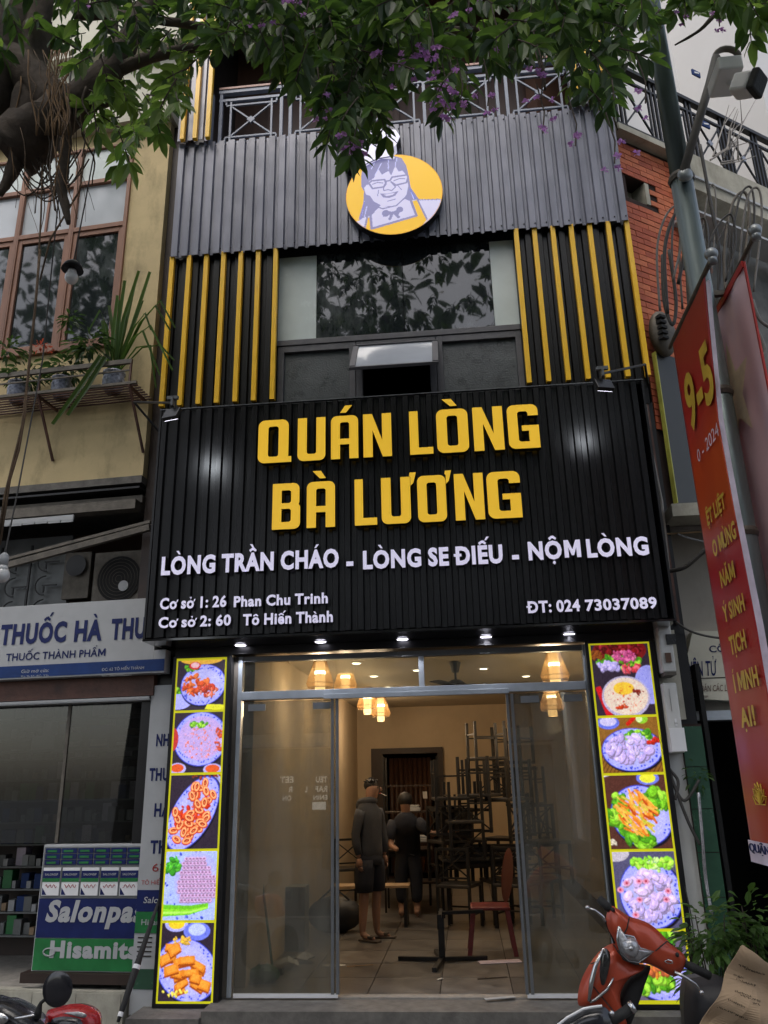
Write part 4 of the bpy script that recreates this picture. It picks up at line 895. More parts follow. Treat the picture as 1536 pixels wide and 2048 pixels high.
q = MB(); loft(q, [fq(0, 0, .86, .145, .12), fq(0, 0, .885, .16, .135), fq(0, 0, .95, .16, .14), fq(0, 0, 1.1, .15, .13), fq(0, 0, 1.25, .165, .13), fq(0, .005, 1.36, .175, .12), fq(0, .015, 1.42, .13, .1), fq(0, .02, 1.47, .09, .09), fq(0.01, .02, 1.49, .075, .075)])
for pts in ([(-.145, 0, 1.365), (-.175, .005, 1.3), (-.21, .015, 1.12), (-.22, .0, 1.02), (-.205, -.02, .9)], [(.145, 0, 1.365), (.175, .0, 1.3), (.21, .0, 1.12), (.22, -.02, 1.02), (.207, -.045, .9)]):
    q.tube([Vector(fq(*p)[:3]) for p in pts], [.068, .066, .056, .052, .038], 14)
q.v = [(x + .006 * math.sin(z * 60 + x * 20), y + .008 * math.sin(z * 48 + x * 30), z) for x, y, z in q.v]
man.part('hoodie', q, 'hoodie', smooth=True)
q = MB(); nk = fp + Vector((.01, .03, 1.47)); q.lathe([(.085, -.02), (.12, .0), (.125, .04), (.10, .07), (.08, .05)], nk, (0, .15, 1), 16); q.ball(nk + Vector((0, .09, -.02)), (.11, .06, .09)); man.part('hood', q, 'hoodie', smooth=True)
q = MB(); loft(q, [fq(0, 0, .9, .16, .13), fq(0, 0, .84, .17, .14), fq(0, 0, .78, .175, .14)])
for sx in (-1, 1): loft(q, [fq(sx * .075, 0, .84, .095, .125), fq(sx * .09, 0, .74, .105, .125), fq(sx * .10, 0, .6, .105, .115), fq(sx * .102, 0, .50, .10, .105)])
man.part('shorts', q, 'shorts', smooth=True)
q = MB()
for x, y, dx, dy in ((-.115, .02, .03, -.24), (.10, .02, .15, -.19)): q.bar(fp + Vector((x, y + .04, .012)) * 1, fp + Vector((x + dx, y + dy, .012)), .095, .024); q.bar(fp + Vector((x + dx * .45 - .03, y + dy * .5, .05)), fp + Vector((x + dx * .45 + .04, y + dy * .5, .05)), .07, .03)
man.part('slippers', q, 'slipper', bevel=.008)

man.e.rotation_euler = (0, 0, R(52)); man.e.scale = (.95, .95, .97)
# ---- the second man bending over behind
p2 = at(812, 1600, y=my + 1.5); b2 = Vector((p2.x, my + 1.5, 0)); man2 = T('person', 'dark haired man bending behind the stacked chairs with one arm reaching right', 'person', b2)
k_ = p2.z
m2 = skin_mesh([(.0, .1, .85, .09, .08), (0, .02, 1.05, .08, .08), (0, -.08, k_ - .28, .08, .08), (0, -.12, k_ - .14, .055, .055), (0, -.15, k_ - .04, .08, .09), (0, -.15, k_ + .02, .07, .08), (-.1, .1, .5, .07), (-.1, .12, .1, .05), (-.1, .0, .04, .04), (.1, .1, .5, .07), (.1, .12, .1, .05), (.1, 0, .04, .04), (.18, -.1, k_ - .3, .05), (.34, -.2, k_ - .42, .04), (.55, -.25, k_ - .40, .03), (-.18, -.1, k_ - .3, .05), (-.2, -.2, k_ - .55, .04), (-.1, -.3, k_ - .6, .03)],
               [(0, 1), (1, 2), (2, 3), (3, 4), (4, 5), (0, 6), (6, 7), (7, 8), (0, 9), (9, 10), (10, 11), (2, 12), (12, 13), (13, 14), (2, 15), (15, 16), (16, 17)])
man2.obj('body', m2, 'skin')
q = MB(); q.ball(b2 + Vector((0, -.14, k_ + .01)), (.1, .105, .095)); man2.part('hair', q, 'hair', smooth=True)
q = MB(); hand(q, b2 + Vector((.55, -.25, k_ - .40)), (1, -.1, 0), 1); man2.part('hand', q, 'skin', smooth=True)
q = MB(); w2 = lambda *p: (p[0] + b2.x, p[1] + b2.y) + tuple(p[2:])
loft(q, [w2(0, .1, .76, .17, .15), w2(0, .06, 1.0, .17, .15), w2(0, -.02, k_ - .42, .19, .14), w2(0, -.08, k_ - .28, .2, .13), w2(0, -.11, k_ - .2, .13, .1), w2(0, -.12, k_ - .15, .07, .07)])
for pts in ([(.16, -.09, k_ - .28), (.22, -.14, k_ - .33), (.30, -.18, k_ - .40)], [(-.16, -.09, k_ - .28), (-.2, -.13, k_ - .36), (-.21, -.19, k_ - .48)]): q.tube([b2 + Vector(p) for p in pts], [.08, .075, .06], 12)
man2.part('shirt', q, 'shorts', smooth=True)
m4 = skin_mesh([(0, .1, .92, .15, .14), (-.1, .1, .55, .1), (-.1, .11, .15, .075), (.1, .1, .55, .1), (.1, .11, .15, .075)], [(0, 1), (1, 2), (0, 3), (3, 4)]); man2.obj('trousers', m4, 'shorts')

# ================================================================== INTERIOR THINGS
# pendant lamps
def ring_shell(P, prof, n=28):
    vs = [P + Vector((r * math.cos(k / n * 6.28318), r * math.sin(k / n * 6.28318), z)) for r, z in prof for k in range(n)]
    return vs, [(i * n + k, i * n + (k + 1) % n, (i + 1) * n + (k + 1) % n, (i + 1) * n + k) for i in range(len(prof) - 1) for k in range(n)]
m_ = bpy.data.materials.new('cane_screen'); m_.use_nodes = True; nt = m_.node_tree; nt.nodes.remove(nt.nodes['Principled BSDF'])
t1 = nt.nodes.new('ShaderNodeBsdfTransparent'); t2 = nt.nodes.new('ShaderNodeBsdfTranslucent'); t2.inputs[0].default_value = (.8, .5, .22, 1); x_ = nt.nodes.new('ShaderNodeMixShader'); x_.inputs[0].default_value = .45
nt.links.new(t1.outputs[0], x_.inputs[1]); nt.links.new(t2.outputs[0], x_.inputs[2]); nt.links.new(x_.outputs[0], nt.nodes['Material Output'].inputs[0]); K['cane_screen'] = m_
for i, (px, py, y, lb) in enumerate(((640, 1389, 1.6, 'woven cone pendant lamp nearest the left glass door'), (691, 1392, 3.0, 'woven cone pendant lamp second in the left row'), (735, 1428, 4.6, 'woven cone pendant lamp third in the left row'), (762, 1442, 5.8, 'small woven pendant lamp farthest back in the left row'), (1112, 1374, 1.5, 'woven cone pendant lamp by the right end of the shopfront'), (1106, 1432, 3.2, 'woven pendant lamp lower behind the right sliding door'))):
    P = at(px, py, y=y); t = T('pendant_lamp', lb, 'pendant lamp', (P.x, P.y, P.z), group='woven pendant lamps hanging in the shop')
    q = MB(); q.lathe([(.055, .0), (.058, .02), (.058, .34), (.05, .36)], P, n=20); t.part('inner_shade', q, 'glow_lamp', smooth=True)
    q = MB(); q.ball(P + Vector((0, -.0, .24)), .062); t.part('bulb', q, 'glow_bulb', smooth=True)
    q = MB(); zt_, zb_ = .40, .12
    for k in range(28): 
        a_ = k / 28 * 6.283; q.tube([P + Vector((.06 * math.cos(a_), .06 * math.sin(a_), zt_)), P + Vector((.155 * math.cos(a_), .155 * math.sin(a_), zb_)), P + Vector((.135 * math.cos(a_), .135 * math.sin(a_), zb_ - .05))], .0018, 4)
    for z_, r_ in ((zt_, .06), (zb_, .155), (.0, .058), (zb_ - .05, .135)): q.tube([P + Vector((r_ * math.cos(k / 24 * 6.2832), r_ * math.sin(k / 24 * 6.2832), z_)) for k in range(25)], .0035, 5)
    t.part('cane_shade', q, 'wood_board')
    q = MB(); q.add(*ring_shell(P, [(.06, .40), (.155, .12), (.135, .07)])); t.part('cane_screen', q, 'cane_screen', smooth=True)
    q = MB(); q.tube([P + Vector((0, 0, .36)), (P.x, P.y, 2.98)], .004, 6); q.lathe([(.05, 0), (.05, .02)], (P.x, P.y, 2.975), n=16); t.part('cord', q, 'black_metal')
    li = bpy.data.lights.new('pendant_light', 'POINT'); li.energy = 8.5; li.color = (1, .75, .48); li.shadow_soft_size = .1
    lo = bpy.data.objects.new('pendant_light', li); COL.objects.link(lo); lo.parent = t.e; lo.location = (0, 0, -.12)
for i, (px, py) in enumerate(((562, 1348), (713, 1326), (748, 1352), (777, 1374), (834, 1340), (967, 1337), (1052, 1352))):
    P = at(px, py, z=2.995)
    if P.y > 7.8: P = at(px, py, y=7.5); P.z = 2.995
    t = T('ceiling_light', ['recessed ceiling light left of the first cone pendant lamp', 'large looking recessed ceiling light just right of the second pendant lamp', 'recessed ceiling light behind the third pendant lamp', 'farthest recessed ceiling light, right of the left pendant row', 'tiny recessed light just right of the transom bar', 'recessed ceiling light right of the ceiling fan rod', 'recessed ceiling light between the fan and the right pendant lamps'][i], 'ceiling light', P, group='recessed ceiling lights inside the shop')
    q = MB(); q.lathe([(.05, -.006), (.07, -.002), (.07, .004)], P, n=20); t.part('trim_ring', q, 'white_clean'); q = MB(); q.lathe([(.045, -.009), (.048, -.006)], P, n=20); t.part('lamp', q, 'glow_warm_dl')
    li = bpy.data.lights.new('ceiling_lamp', 'SPOT'); li.energy = 13; li.spot_size = R(120); li.spot_blend = .6; li.color = (1, .84, .64); li.shadow_soft_size = .05
    lo = bpy.data.objects.new('ceiling_lamp', li); COL.objects.link(lo); lo.parent = t.e; lo.location = (0, 0, -.02)
# ceiling fan
P = at(912, 1372, y=2.2); t = T('ceiling_fan', 'dark ceiling fan behind the right transom pane', 'ceiling fan', (P.x, P.y, 2.99))
q = MB(); q.tube([(P.x, P.y, P.z), (P.x, P.y, 2.98)], .014, 8); q.lathe([(.07, 0), (.04, -.12)][::-1], (P.x, P.y, 2.99), n=16); t.part('rod', q, 'black_metal')
q = MB(); q.lathe([(.04, -.05), (.12, -.03), (.13, .02), (.05, .07)], P, n=20); t.part('motor', q, 'black_metal', smooth=True)
for k in range(3):
    a_ = R(8 + 120 * k); d_ = Vector((math.cos(a_), math.sin(a_), 0)); q = MB(); q.bar(P + d_ * .1, P + d_ * .62, .12, .008, up=(0, .2, 1)); t.part('blade', q, 'black_metal')

# chairs with crossed backs
def make_chair(seat='seat_vinyl'):
    t = T('metal_chair', 'x', 'chair', (0, 0, 0)); w_ = .2; m_ = 'black_metal'
    for sx in (-1, 1):
        for sy in (-1, 1):
            q = MB(); q.bar((sx * w_, sy * w_, 0), (sx * w_, sy * w_, .45 if sy < 0 else .9), .034); t.part('leg', q, m_)
    q = MB(); q.box(-w_ - .02, w_ + .02, -w_ - .02, w_ + .02, .45, .49); t.part('seat', q, seat, bevel=.01)
    q = MB(); q.bar((-w_, w_, .88), (w_, w_, .88), .03); q.bar((-w_, w_, .56), (w_, w_, .56), .02); q.bar((-w_, w_, .57), (w_, w_, .87), .016); q.bar((-w_, w_, .87), (w_, w_, .57), .016); t.part('backrest', q, m_)
    for s_ in (-1, 1):
        q = MB(); q.bar((-w_, s_ * w_, .2), (w_, s_ * w_, .2), .018); t.part('stretcher', q, m_)
        q = MB(); q.bar((s_ * w_, -w_, .16), (s_ * w_, w_, .16), .018); t.part('stretcher', q, m_)
    return t
CG = 'dark metal chairs piled up inside the shop'
chair = make_chair(); spots = []
cy0 = my + .25
def cx_at(px, y): return at(px, 1700, y=y).x
chs = [(905, .7, 1.02, 180, 8, 'dark metal chair upside down at the top left of the pile'), (965, .7, 1.05, 180, -20, 'dark metal chair upside down at the top middle of the pile'), (1025, .6, 1.0, 180, 40, 'dark metal chair upside down at the top right of the pile'),
       (915, .5, 0, 0, 160, 'dark metal chair standing at the left foot of the pile'), (1000, .9, 0, 0, 200, 'dark metal chair standing deep in the middle of the pile'), (935, 1.1, .46, 0, 100, 'dark metal chair stacked on another chair in the middle of the pile'), (1010, 1.3, .46, 0, 240, 'dark metal chair stacked on another at the right of the pile'),
       (1075, .9, 0, 0, 190, 'dark metal chair standing behind the right sliding door'), (885, 1.5, .9, 90, 30, 'dark metal chair lying on its side high in the pile'), (1060, 1.2, .92, 180, 70, 'dark metal chair upside down behind the right sliding door'), (950, 1.6, 1.4, 90, 80, 'dark metal chair lying across the very top of the pile'), (690, 2.6, 0, 0, 200, 'dark metal chair standing alone behind the man against the left wall'),
       (900, .95, .46, 0, 120, 'dark metal chair stacked low at the left edge of the pile'), (1030, .5, .0, 0, 150, 'dark metal chair at the front foot of the pile by the right door'), (985, 1.0, 1.5, 180, 15, 'dark metal chair upside down high in the middle of the pile'), (1040, 1.4, 1.45, 180, -30, 'dark metal chair upside down high at the right of the pile'), (930, .55, .75, 180, 10, 'dark metal chair upside down at the front left of the pile'), (1095, .6, .46, 0, 20, 'dark metal chair stacked on another behind the right door glass')]
for i, (px, dy, z_, flip, rz, lb) in enumerate(chs):
    y_ = cy0 + dy; x_ = cx_at(px, y_); zz = z_ + (.9 if flip == 180 else 0)
    if flip == 90: zz = z_ + .2
    if i == 0: e = chair.e; e['label'] = lb; e.location = (x_, y_, zz); e.rotation_euler = (R(flip), 0, R(rz))
    else: e = clone(chair, (x_, y_, zz), (R(flip), 0, R(rz)), lb)
    e['group'] = CG
# tables: dark tops on pedestal frames
def make_table(label, x, y, z, flip, rz, top='seat_vinyl', s=1):
    t = T('table', label, 'table', (0, 0, 0), group='dark tables in the shop')
    q = MB(); q.box(-.55, .55, -.33, .33, .71, .74); t.part('table_top', q, top, bevel=.004)
    for sx in (-1, 1):
        for sy in (-1, 1): q = MB(); q.bar((sx * .5, sy * .28, 0), (sx * .5, sy * .28, .71), .03); t.part('leg', q, 'black_metal')
    q = MB(); q.box(-.5, .5, -.29, -.27, .64, .7); q.box(-.5, .5, .27, .29, .64, .7); t.part('apron', q, 'black_metal')
    t.e.location = (x, y, z + (.74 if flip else 0)); t.e.rotation_euler = (R(180) if flip else 0, 0, R(rz)); return t
make_table('dark table under the pile of chairs', cx_at(965, cy0 + 1), cy0 + 1.0, 0.0, 0, 8)
make_table('table set upside down on the table under the chair pile', cx_at(985, cy0 + 1.3), cy0 + 1.3, .745, 1, -6)
make_table('table against the far left of the shop behind the man', cx_at(790, cy0 + 2.6), cy0 + 2.6, 0, 0, 2, 'dark_wood')
# overturned pedestal base on the floor
P = at(885, 1925, z=0); t = T('pedestal_stand', 'black metal table pedestal with splayed feet on the floor before the chairs', 'table stand', P)
q = MB()
for a_ in (12, 100, 168, 262): d_ = Vector((math.cos(R(a_)), math.sin(R(a_)), 0)); q.bar(P + Vector((0, 0, .03)), P + d_ * .44 + Vector((0, 0, .022)), .045, .035)
t.part('foot', q, 'black_metal'); q = MB(); q.bar(P + Vector((0, 0, .05)), P + Vector((0, 0, .42)), .06); t.part('column', q, 'black_metal')
q = MB(); q.bar(P + Vector((-.02, 0, .43)), P + Vector((.42, .1, .43)), .03); q.bar(P + Vector((0, -.2, .43)), P + Vector((0, .2, .43)), .03); t.part('top_bracket', q, 'black_metal')
# red plastic chair
P = at(985, 1905, z=0); t = T('plastic_chair', 'dark red plastic chair beside the pile of metal chairs', 'chair', P, )
q = MB(); q.pillow([P + Vector((.20 + math.sin(a_) * .03 + math.cos(a_) * .07, math.cos(a_) * .19, .72 + math.sin(a_) * .26 * (1))) for a_ in np.linspace(0, 6.283, 20, endpoint=False)], .02); t.part('backrest', q, 'red_plastic', smooth=True)
q = MB(); q.box(P.x - .2, P.x + .2, P.y - .2, P.y + .2, .41, .44); t.part('seat', q, 'red_plastic', bevel=.012)
for sx in (-1, 1):
    for sy in (-1, 1): q = MB(); q.bar(P + Vector((sx * .17, sy * .17, .41)), P + Vector((sx * .23, sy * .22, 0)), .045, .03); t.part('leg', q, 'red_plastic')
# shelf rack behind the man
P = at(830, 1800, y=cy0 + 1.9); t = T('shelf_rack', 'open metal rack with folded goods beside the dark doorway', 'rack', (P.x, P.y, 0))
q = MB()
for sx in (-.38, .38):
    for sy in (-.2, .2): q.bar((P.x + sx, P.y + sy, 0), (P.x + sx, P.y + sy, 2.0), .025)
t.part('post', q, 'black_metal')
for z_ in (.35, .85, 1.25, 1.6): q = MB(); q.box(P.x - .38, P.x + .38, P.y - .2, P.y + .2, z_, z_ + .02); t.part('shelf', q, 'dark_wood')
for k, (x_, z_) in enumerate(((-.2, .872), (.1, .872), (0, 1.272))):
    q = T('folded_cloth', ['folded pale cloth at the left of the rack shelf', 'folded pale cloth at the right of the rack shelf', 'folded pale cloth on the upper rack shelf'][k], 'cloth', (P.x + x_, P.y, z_)); m_ = MB(); m_.box(P.x + x_ - .12, P.x + x_ + .12, P.y - .17, P.y + .1, z_, z_ + .05); m_.box(P.x + x_ - .11, P.x + x_ + .1, P.y - .16, P.y + .1, z_ + .052, z_ + .08); q.part('fold', m_, 'white', bevel=.01)
# boards and bench behind the man
P = at(720, 1790, y=my + .9); t = T('bench', 'low bench topped with a pale wooden board behind the man', 'bench', (P.x, P.y, 0))
q = MB(); q.box(P.x - .35, P.x + .62, P.y - .15, P.y + .15, .44, .465); t.part('board', q, 'wood_board')
for sx in (-.3, .57): q = MB(); q.box(P.x + sx - .02, P.x + sx + .02, P.y - .13, P.y + .13, 0, .44); t.part('leg', q, 'black_metal')
P = at(690, 1850, y=my + .5); t = T('duffel_bag', 'black bag slumped on the floor against the left wall', 'bag', (P.x - .12, P.y, 0)); q = MB(); q.ball((P.x - .12, P.y, .19), (.33, .2, .2), 18, 10); t.part('sack', q, 'tarp', smooth=True); q = MB(); q.tube([(P.x - .3, P.y - .05, .35), (P.x - .12, P.y - .1, .5), (P.x + .06, P.y - .05, .35)], .012, 6); t.part('strap', q, 'tarp')
P = at(590, 1900, z=0); t = T('carton', 'tall grey carton standing inside behind the left sliding door', 'box', P); q = MB(); q.box(P.x - .14, P.x + .12, P.y - .1, P.y + .15, 0, .62); t.part('carton_body', q, 'box_grey', bevel=.004); q = MB(); q.box(P.x - .12, P.x - .03, P.y - .104, P.y - .1005, .5, .58); t.part('printed_label', q, 'ink')
for k, (px, py) in enumerate(((610, 1925), (576, 1935), (668, 1932))):
    P = at(px, py, z=0); t = T('crumpled_paper', ['crumpled white wrapping paper beside the grey carton', 'crumpled white paper left of the grey carton foot', 'flat white paper scrap by the edge of the left glass door'][k], 'paper', P); q = MB()
    pts = [P + Vector((.13 * math.cos(a_) * random.uniform(.7, 1.2), .09 * math.sin(a_) * random.uniform(.7, 1.2), random.uniform(.0, .07 if k < 2 else .01))) for a_ in np.linspace(0, 6.28, 9, endpoint=False)]
    q.add(pts + [P + Vector((0, 0, .1 if k < 2 else .02))], [(i, (i + 1) % 9, 9) for i in range(9)]); t.part('crumpled_sheet', q, 'white')
P = at(545, 1950, z=0); t = T('broom', 'thin broom leaning behind the left sliding door with a dark head', 'broom', P); q = MB(); q.tube([P + Vector((0, 0, .05)), P + Vector((-.22, .1, 1.25))], .012, 8); t.part('stick', q, 'green_plastic'); q = MB(); q.box(P.x - .08, P.x + .1, P.y - .04, P.y + .04, 0, .06); t.part('head', q, 'black_metal')
P = at(522, 1968, z=0); t = T('green_net', 'crumpled green plastic sack on the floor at the left door corner', 'plastic sack', P); q = MB(); q.ball(P + Vector((0, .05, .06)), (.16, .1, .08), 14, 7); q.v = [(x, y, z + random.uniform(-.015, .015) if z > .01 else z) for x, y, z in q.v]; t.part('sack', q, 'green_plastic')
for k in range(5):
    px, py, w_ = [(1000, 1925, .2), (985, 1958, .13), (1000, 1998, .12), (720, 1933, .12), (880, 1960, .02)][k]; P = at(px, py, z=.004); t = T('litter_scrap', ['blue and white printed bag flat on the floor near the right door', 'brown twig scrap on the tiles near the right door', 'small pale paper scrap at the threshold by the right door', 'broken stick on the floor right of the left glass door', 'tiny white scrap on the middle of the tiled floor'][k], 'litter', P)
    q = MB(); a_ = random.random(); q.bar(P + Vector((-w_, -.02, .004)), P + Vector((w_, .05, .006)), (.14, .015, .05, .015, .03)[k], .004); t.part('scrap', q, ['banner_white', 'dark_wood', 'white', 'wood_board', 'white'][k])
q = MB(); 
P = at(850, 1590, y=7.95); t = T('light_switch', 'white light switch on the back wall', 'switch', P); q.box(P.x - .04, P.x + .04, 7.97, 7.995, P.z - .06, P.z + .06); t.part('plate', q, 'white_clean')

# ================================================================== LEFT NEIGHBOUR (yellow house over the pharmacy)
LF = Frame((-3.05, 0, 0), -4.5)
yh = T('yellow_house', 'stained yellow plastered house with brown wooden windows left of the restaurant', 'building', (-2, 0, 0), LF)
q = MB(); q.box(-.55, -.10, 0, .25, 4.7, 9.25); q.box(-7, -.55, 0, .25, 4.7, 6.26); q.box(-7, -.10, 0, .25, 9.08, 9.3); yh.part('wall', q, 'y_wall')
q = MB(); q.box(-7, -.1, .12, .3, 9.3, 13.5); yh.part('upper_wall', q, 'cream'); q = MB(); q.box(-7, -.05, -.12, .12, 9.3, 9.42); q.box(-7, -.05, -.04, .13, 10.6, 10.72); yh.part('cornice', q, 'cream')
q = MB(); q.box(-7, -.1, -.02, 1.5, 4.62, 4.698); yh.part('soffit', q, 'concrete'); q = MB(); q.box(-7, -.1, 1.5, 1.6, 3.3, 4.62); q.box(-.1, 0.02, .3, 1.6, 2.6, 13); q.box(-7, -.15, .3, 6, 9.3, 9.4); yh.part('back_wall', q, 'brown2')
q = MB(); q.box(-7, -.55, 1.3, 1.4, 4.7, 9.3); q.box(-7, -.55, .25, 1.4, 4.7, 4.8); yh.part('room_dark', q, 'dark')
rows = [(8.58, 9.07), (7.91, 8.53), (6.30, 7.86)]
xs = [-.56, -1.245, -1.95, -2.65, -3.35, -4.05]
for i in range(5):
    x1, x0 = xs[i], xs[i + 1]; fr = MB(); wv = .032
    fr.box(x1 - wv, x1 + wv * .4, -.03, .06, 6.28, 9.08); fr.box(x0 + wv, x0 + wv * .4 + .0, -.03, .06, 6.28, 9.08)
    for z in (8.55, 7.885): fr.box(x0 + wv, x1 - wv, -.03, .05, z - .03, z + .03)
    fr.box(x0 + wv, x1 - wv, -.02, .05, 9.05, 9.08); fr.box(x0 + wv, x1 - wv, -.05, .06, 6.26, 6.31)
    for a, b in ((x0 + wv, x0 + wv + .05), (x1 - wv - .05, x1 - wv)): fr.box(a, b, -.015, .04, 6.311, 7.854)
    fr.box(x0 + wv + .05, x1 - wv - .05, -.015, .04, 7.79, 7.854); fr.box(x0 + wv + .05, x1 - wv - .05, -.015, .04, 6.311, 6.39)
    if i % 2 == 1: fr.box((x0 + x1) / 2 - .015, (x0 + x1) / 2 + .015, -.01, .04, 7.915, 8.52)
    fo = yh.part('window', fr, 'wood_frame', bevel=.004)
    for k, (z0, z1) in enumerate(rows):
        q = MB(); q.box(x0 + wv + .001, x1 - wv - .001, .012, .02, z0, z1); yh.part('pane', q, ['frosted', 'pane_pale', 'win_dark'][k] if k != 1 else mat('pane_pale', (.5, .53, .56, 1), .12, 0, .05, 2, coat=.5), fo)  # middle row: bright reflection put into a pale base colour
# plant shelf
sh_ = T('plant_shelf', 'rusty slatted metal plant shelf bracketed under the brown window', 'plant shelf', (-1, -.2, 5.5), LF)
q = MB(); q.bar((-4, -.38, 5.82), (-.12, -.38, 5.82), .03, .05); q.bar((-4, -.38, 5.72), (-.12, -.38, 5.72), .015); q.bar((-4, -.38, 5.57), (-.05, -.38, 5.57), .03, .03); sh_.part('front_rail', q, 'dull_metal')
for k in range(7): q = MB(); y_ = -.33 + k * .052; q.bar((-4, y_, 5.565), (-.06, y_, 5.565), .02, .012); sh_.part('slat', q, 'rust')
for x in (-.13, -1.15, -2.2, -3.3): q = MB(); q.bar((x, -.38, 5.84), (x, -.38, 5.54), .02); q.bar((x, -.38, 5.54), (x, -.01, 5.54), .025); q.bar((x, -.36, 5.53), (x + .02, -.01, 4.95), .022); sh_.part('bracket', q, 'rust')
def blade(mb, pts, w):
    """a strap leaf along points"""
    pts = [Vector(p) for p in pts]; n = len(pts); vs = []
    for i, p in enumerate(pts):
        d = (pts[min(i + 1, n - 1)] - pts[max(i - 1, 0)]).normalized(); s_ = d.cross(Vector((.3, -1, .2))).normalized() * w * math.sin(math.pi * min(.97, (i + .35) / n)) ** .6
        vs += [p - s_, p + Vector((0, .012, 0)), p + s_]
    mb.add(vs, [(3 * i + k, 3 * i + k + 1, 3 * i + 4 + k, 3 * i + 3 + k) for i in range(n - 1) for k in (0, 1)])
def LP(px, py, off): P = LF.at(px, py, off); return Vector((P.x, off, P.z))
def leafy(mb, o, r, n, L, droop=.3, rnd=random):
    for _ in range(n):
        d = Vector((rnd.gauss(0, 1), rnd.gauss(0, 1), rnd.gauss(0, .7))).normalized(); p = Vector(o) + Vector((d.x * r[0], d.y * r[1], d.z * r[2])) * rnd.random() ** .5
        leaf(mb, p, Vector((d.x, d.y, d.z * .5 - droop)), L * rnd.uniform(.7, 1.3), rnd)
def leaf(mb, p, d, L, rnd=random, asp=.36):
    d = d.normalized(); n = Vector((rnd.gauss(0, .5), rnd.gauss(0, .5), 1)); s_ = d.cross(n)
    s_ = s_.normalized() * L * asp * .5 if s_.length > 1e-3 else Vector((L * .2, 0, 0)); u = s_.cross(d).normalized() * L * .05; dr = Vector((0, 0, -L * .1))
    a = p; b = p + d * L * .35; c_ = p + d * L * .72 + dr * .5; e = p + d * L + dr * 1.4
    mb.add([a, b - s_ + u, b, b + s_ + u, c_ - s_ * .75 + u, c_, c_ + s_ * .75 + u, e], [(0, 1, 2), (0, 2, 3), (1, 4, 5, 2), (2, 5, 6, 3), (4, 7, 5), (5, 7, 6)])
pots = [(232, 712, .115, 'blue and white glazed pot at the right end of the plant shelf'), (130, 722, .11, 'blue and white pot in the middle of the plant shelf'), (45, 730, .12, 'grey patterned round pot near the left end of the plant shelf')]
K['porcelain'] = mat('porcelain', (.35, .38, .48, 1), .25, 0, .9, 22, coat=.4, dirt=.5, dirtcol=(.02, .03, .15, 1))
for k, (px, py, r, lb) in enumerate(pots):
    P = LP(px, py, -.2); P.z = 5.575; t = T('plant_pot', lb, 'pot', P, LF, 'pots on the plant shelf')
    q = MB(); q.lathe([(r * .62, 0), (r * .95, .08), (r, .15), (r * .9, .2), (r * 1.02, .215), (r * 1.02, .235), (r * .85, .235)], P, n=24); t.part('vessel', q, 'porcelain', smooth=True)
    if k == 0:
        tp = T('strap_leaf_plant', 'strap leaved plant with long arching blades in the rightmost blue and white pot', 'plant', P + Vector((0, 0, .2)), LF); q = MB(); o_ = P + Vector((0, 0, .2))
        for ex, ey in ((300, 543), (278, 541), (250, 560), (262, 590), (285, 600), (235, 590), (240, 600), (218, 610), (268, 575), (205, 640)):
            e = LP(ex, ey, -.2 + random.uniform(-.1, .1)); blade(q, [o_ + Vector((random.uniform(-.05, .05), 0, 0)), o_.lerp(e, .5) + Vector((random.uniform(-.04, .04), 0, .05)), e], .022)
        for mx_, my_, ex, ey in ((310, 610, 340, 660), (300, 650, 345, 740), (285, 660, 320, 750), (300, 690, 312, 775), (290, 625, 302, 660), (320, 600, 350, 655), (320, 690, 348, 720), (200, 620, 178, 660)):
            m_ = LP(mx_, my_, -.35); e = LP(ex, ey, -.45); blade(q, [o_, o_.lerp(m_, .6) + Vector((0, 0, .12)), m_, e], .013)
        for ex, ey, sx, sy in ((105, 848, 200, 720), (135, 830, 210, 722)):
            e = LP(ex, ey, -.5); s0 = LP(sx, sy, -.42); blade(q, [o_, s0 + Vector((0, 0, .05)), s0.lerp(e, .5), e], .03)
        tp.part('blade', q, 'leaf', kind='stuff')
    else:
        tp = T('potted_shrub', ['', 'dark bushy plant in the middle pot of the shelf', 'dark bushy plant with a red orange flower near the left end of the shelf'][k], 'plant', P + Vector((0, 0, .2)), LF); q = MB()
        leafy(q, P + Vector((0.05, 0, .34)), (.24, .16, .16), 120, .1); tp.part('foliage', q, 'leaf_dark', kind='stuff')
        q = MB(); 
        for a_ in range(5): q.tube([P + Vector((0, 0, .2)), P + Vector((random.uniform(-.15, .2), random.uniform(-.1, .1), .4))], .005, 5)
        tp.part('stem', q, 'bark')
q = T('red_flower', 'small red orange flower above the plant shelf on the left', 'flower', LP(80, 690, -.3), LF); m_ = MB(); leafy(m_, LP(80, 692, -.33), (.09, .05, .04), 34, .05, 0); leafy(m_, LP(95, 700, -.33), (.05, .04, .03), 14, .045, 0); q.part('petals', m_, 'petal_red', kind='stuff')
q = T('trailing_plant', 'dark leafy plant trailing over the shelf rail between the pots', 'plant', LP(180, 690, -.25), LF); m_ = MB(); leafy(m_, LP(175, 690, -.3), (.22, .1, .2), 120, .11); leafy(m_, LP(15, 700, -.25), (.25, .1, .15), 70, .1); leafy(m_, LP(140, 640, -.2), (.12, .08, .12), 40, .09); q.part('foliage', m_, 'leaf_dark', kind='stuff')
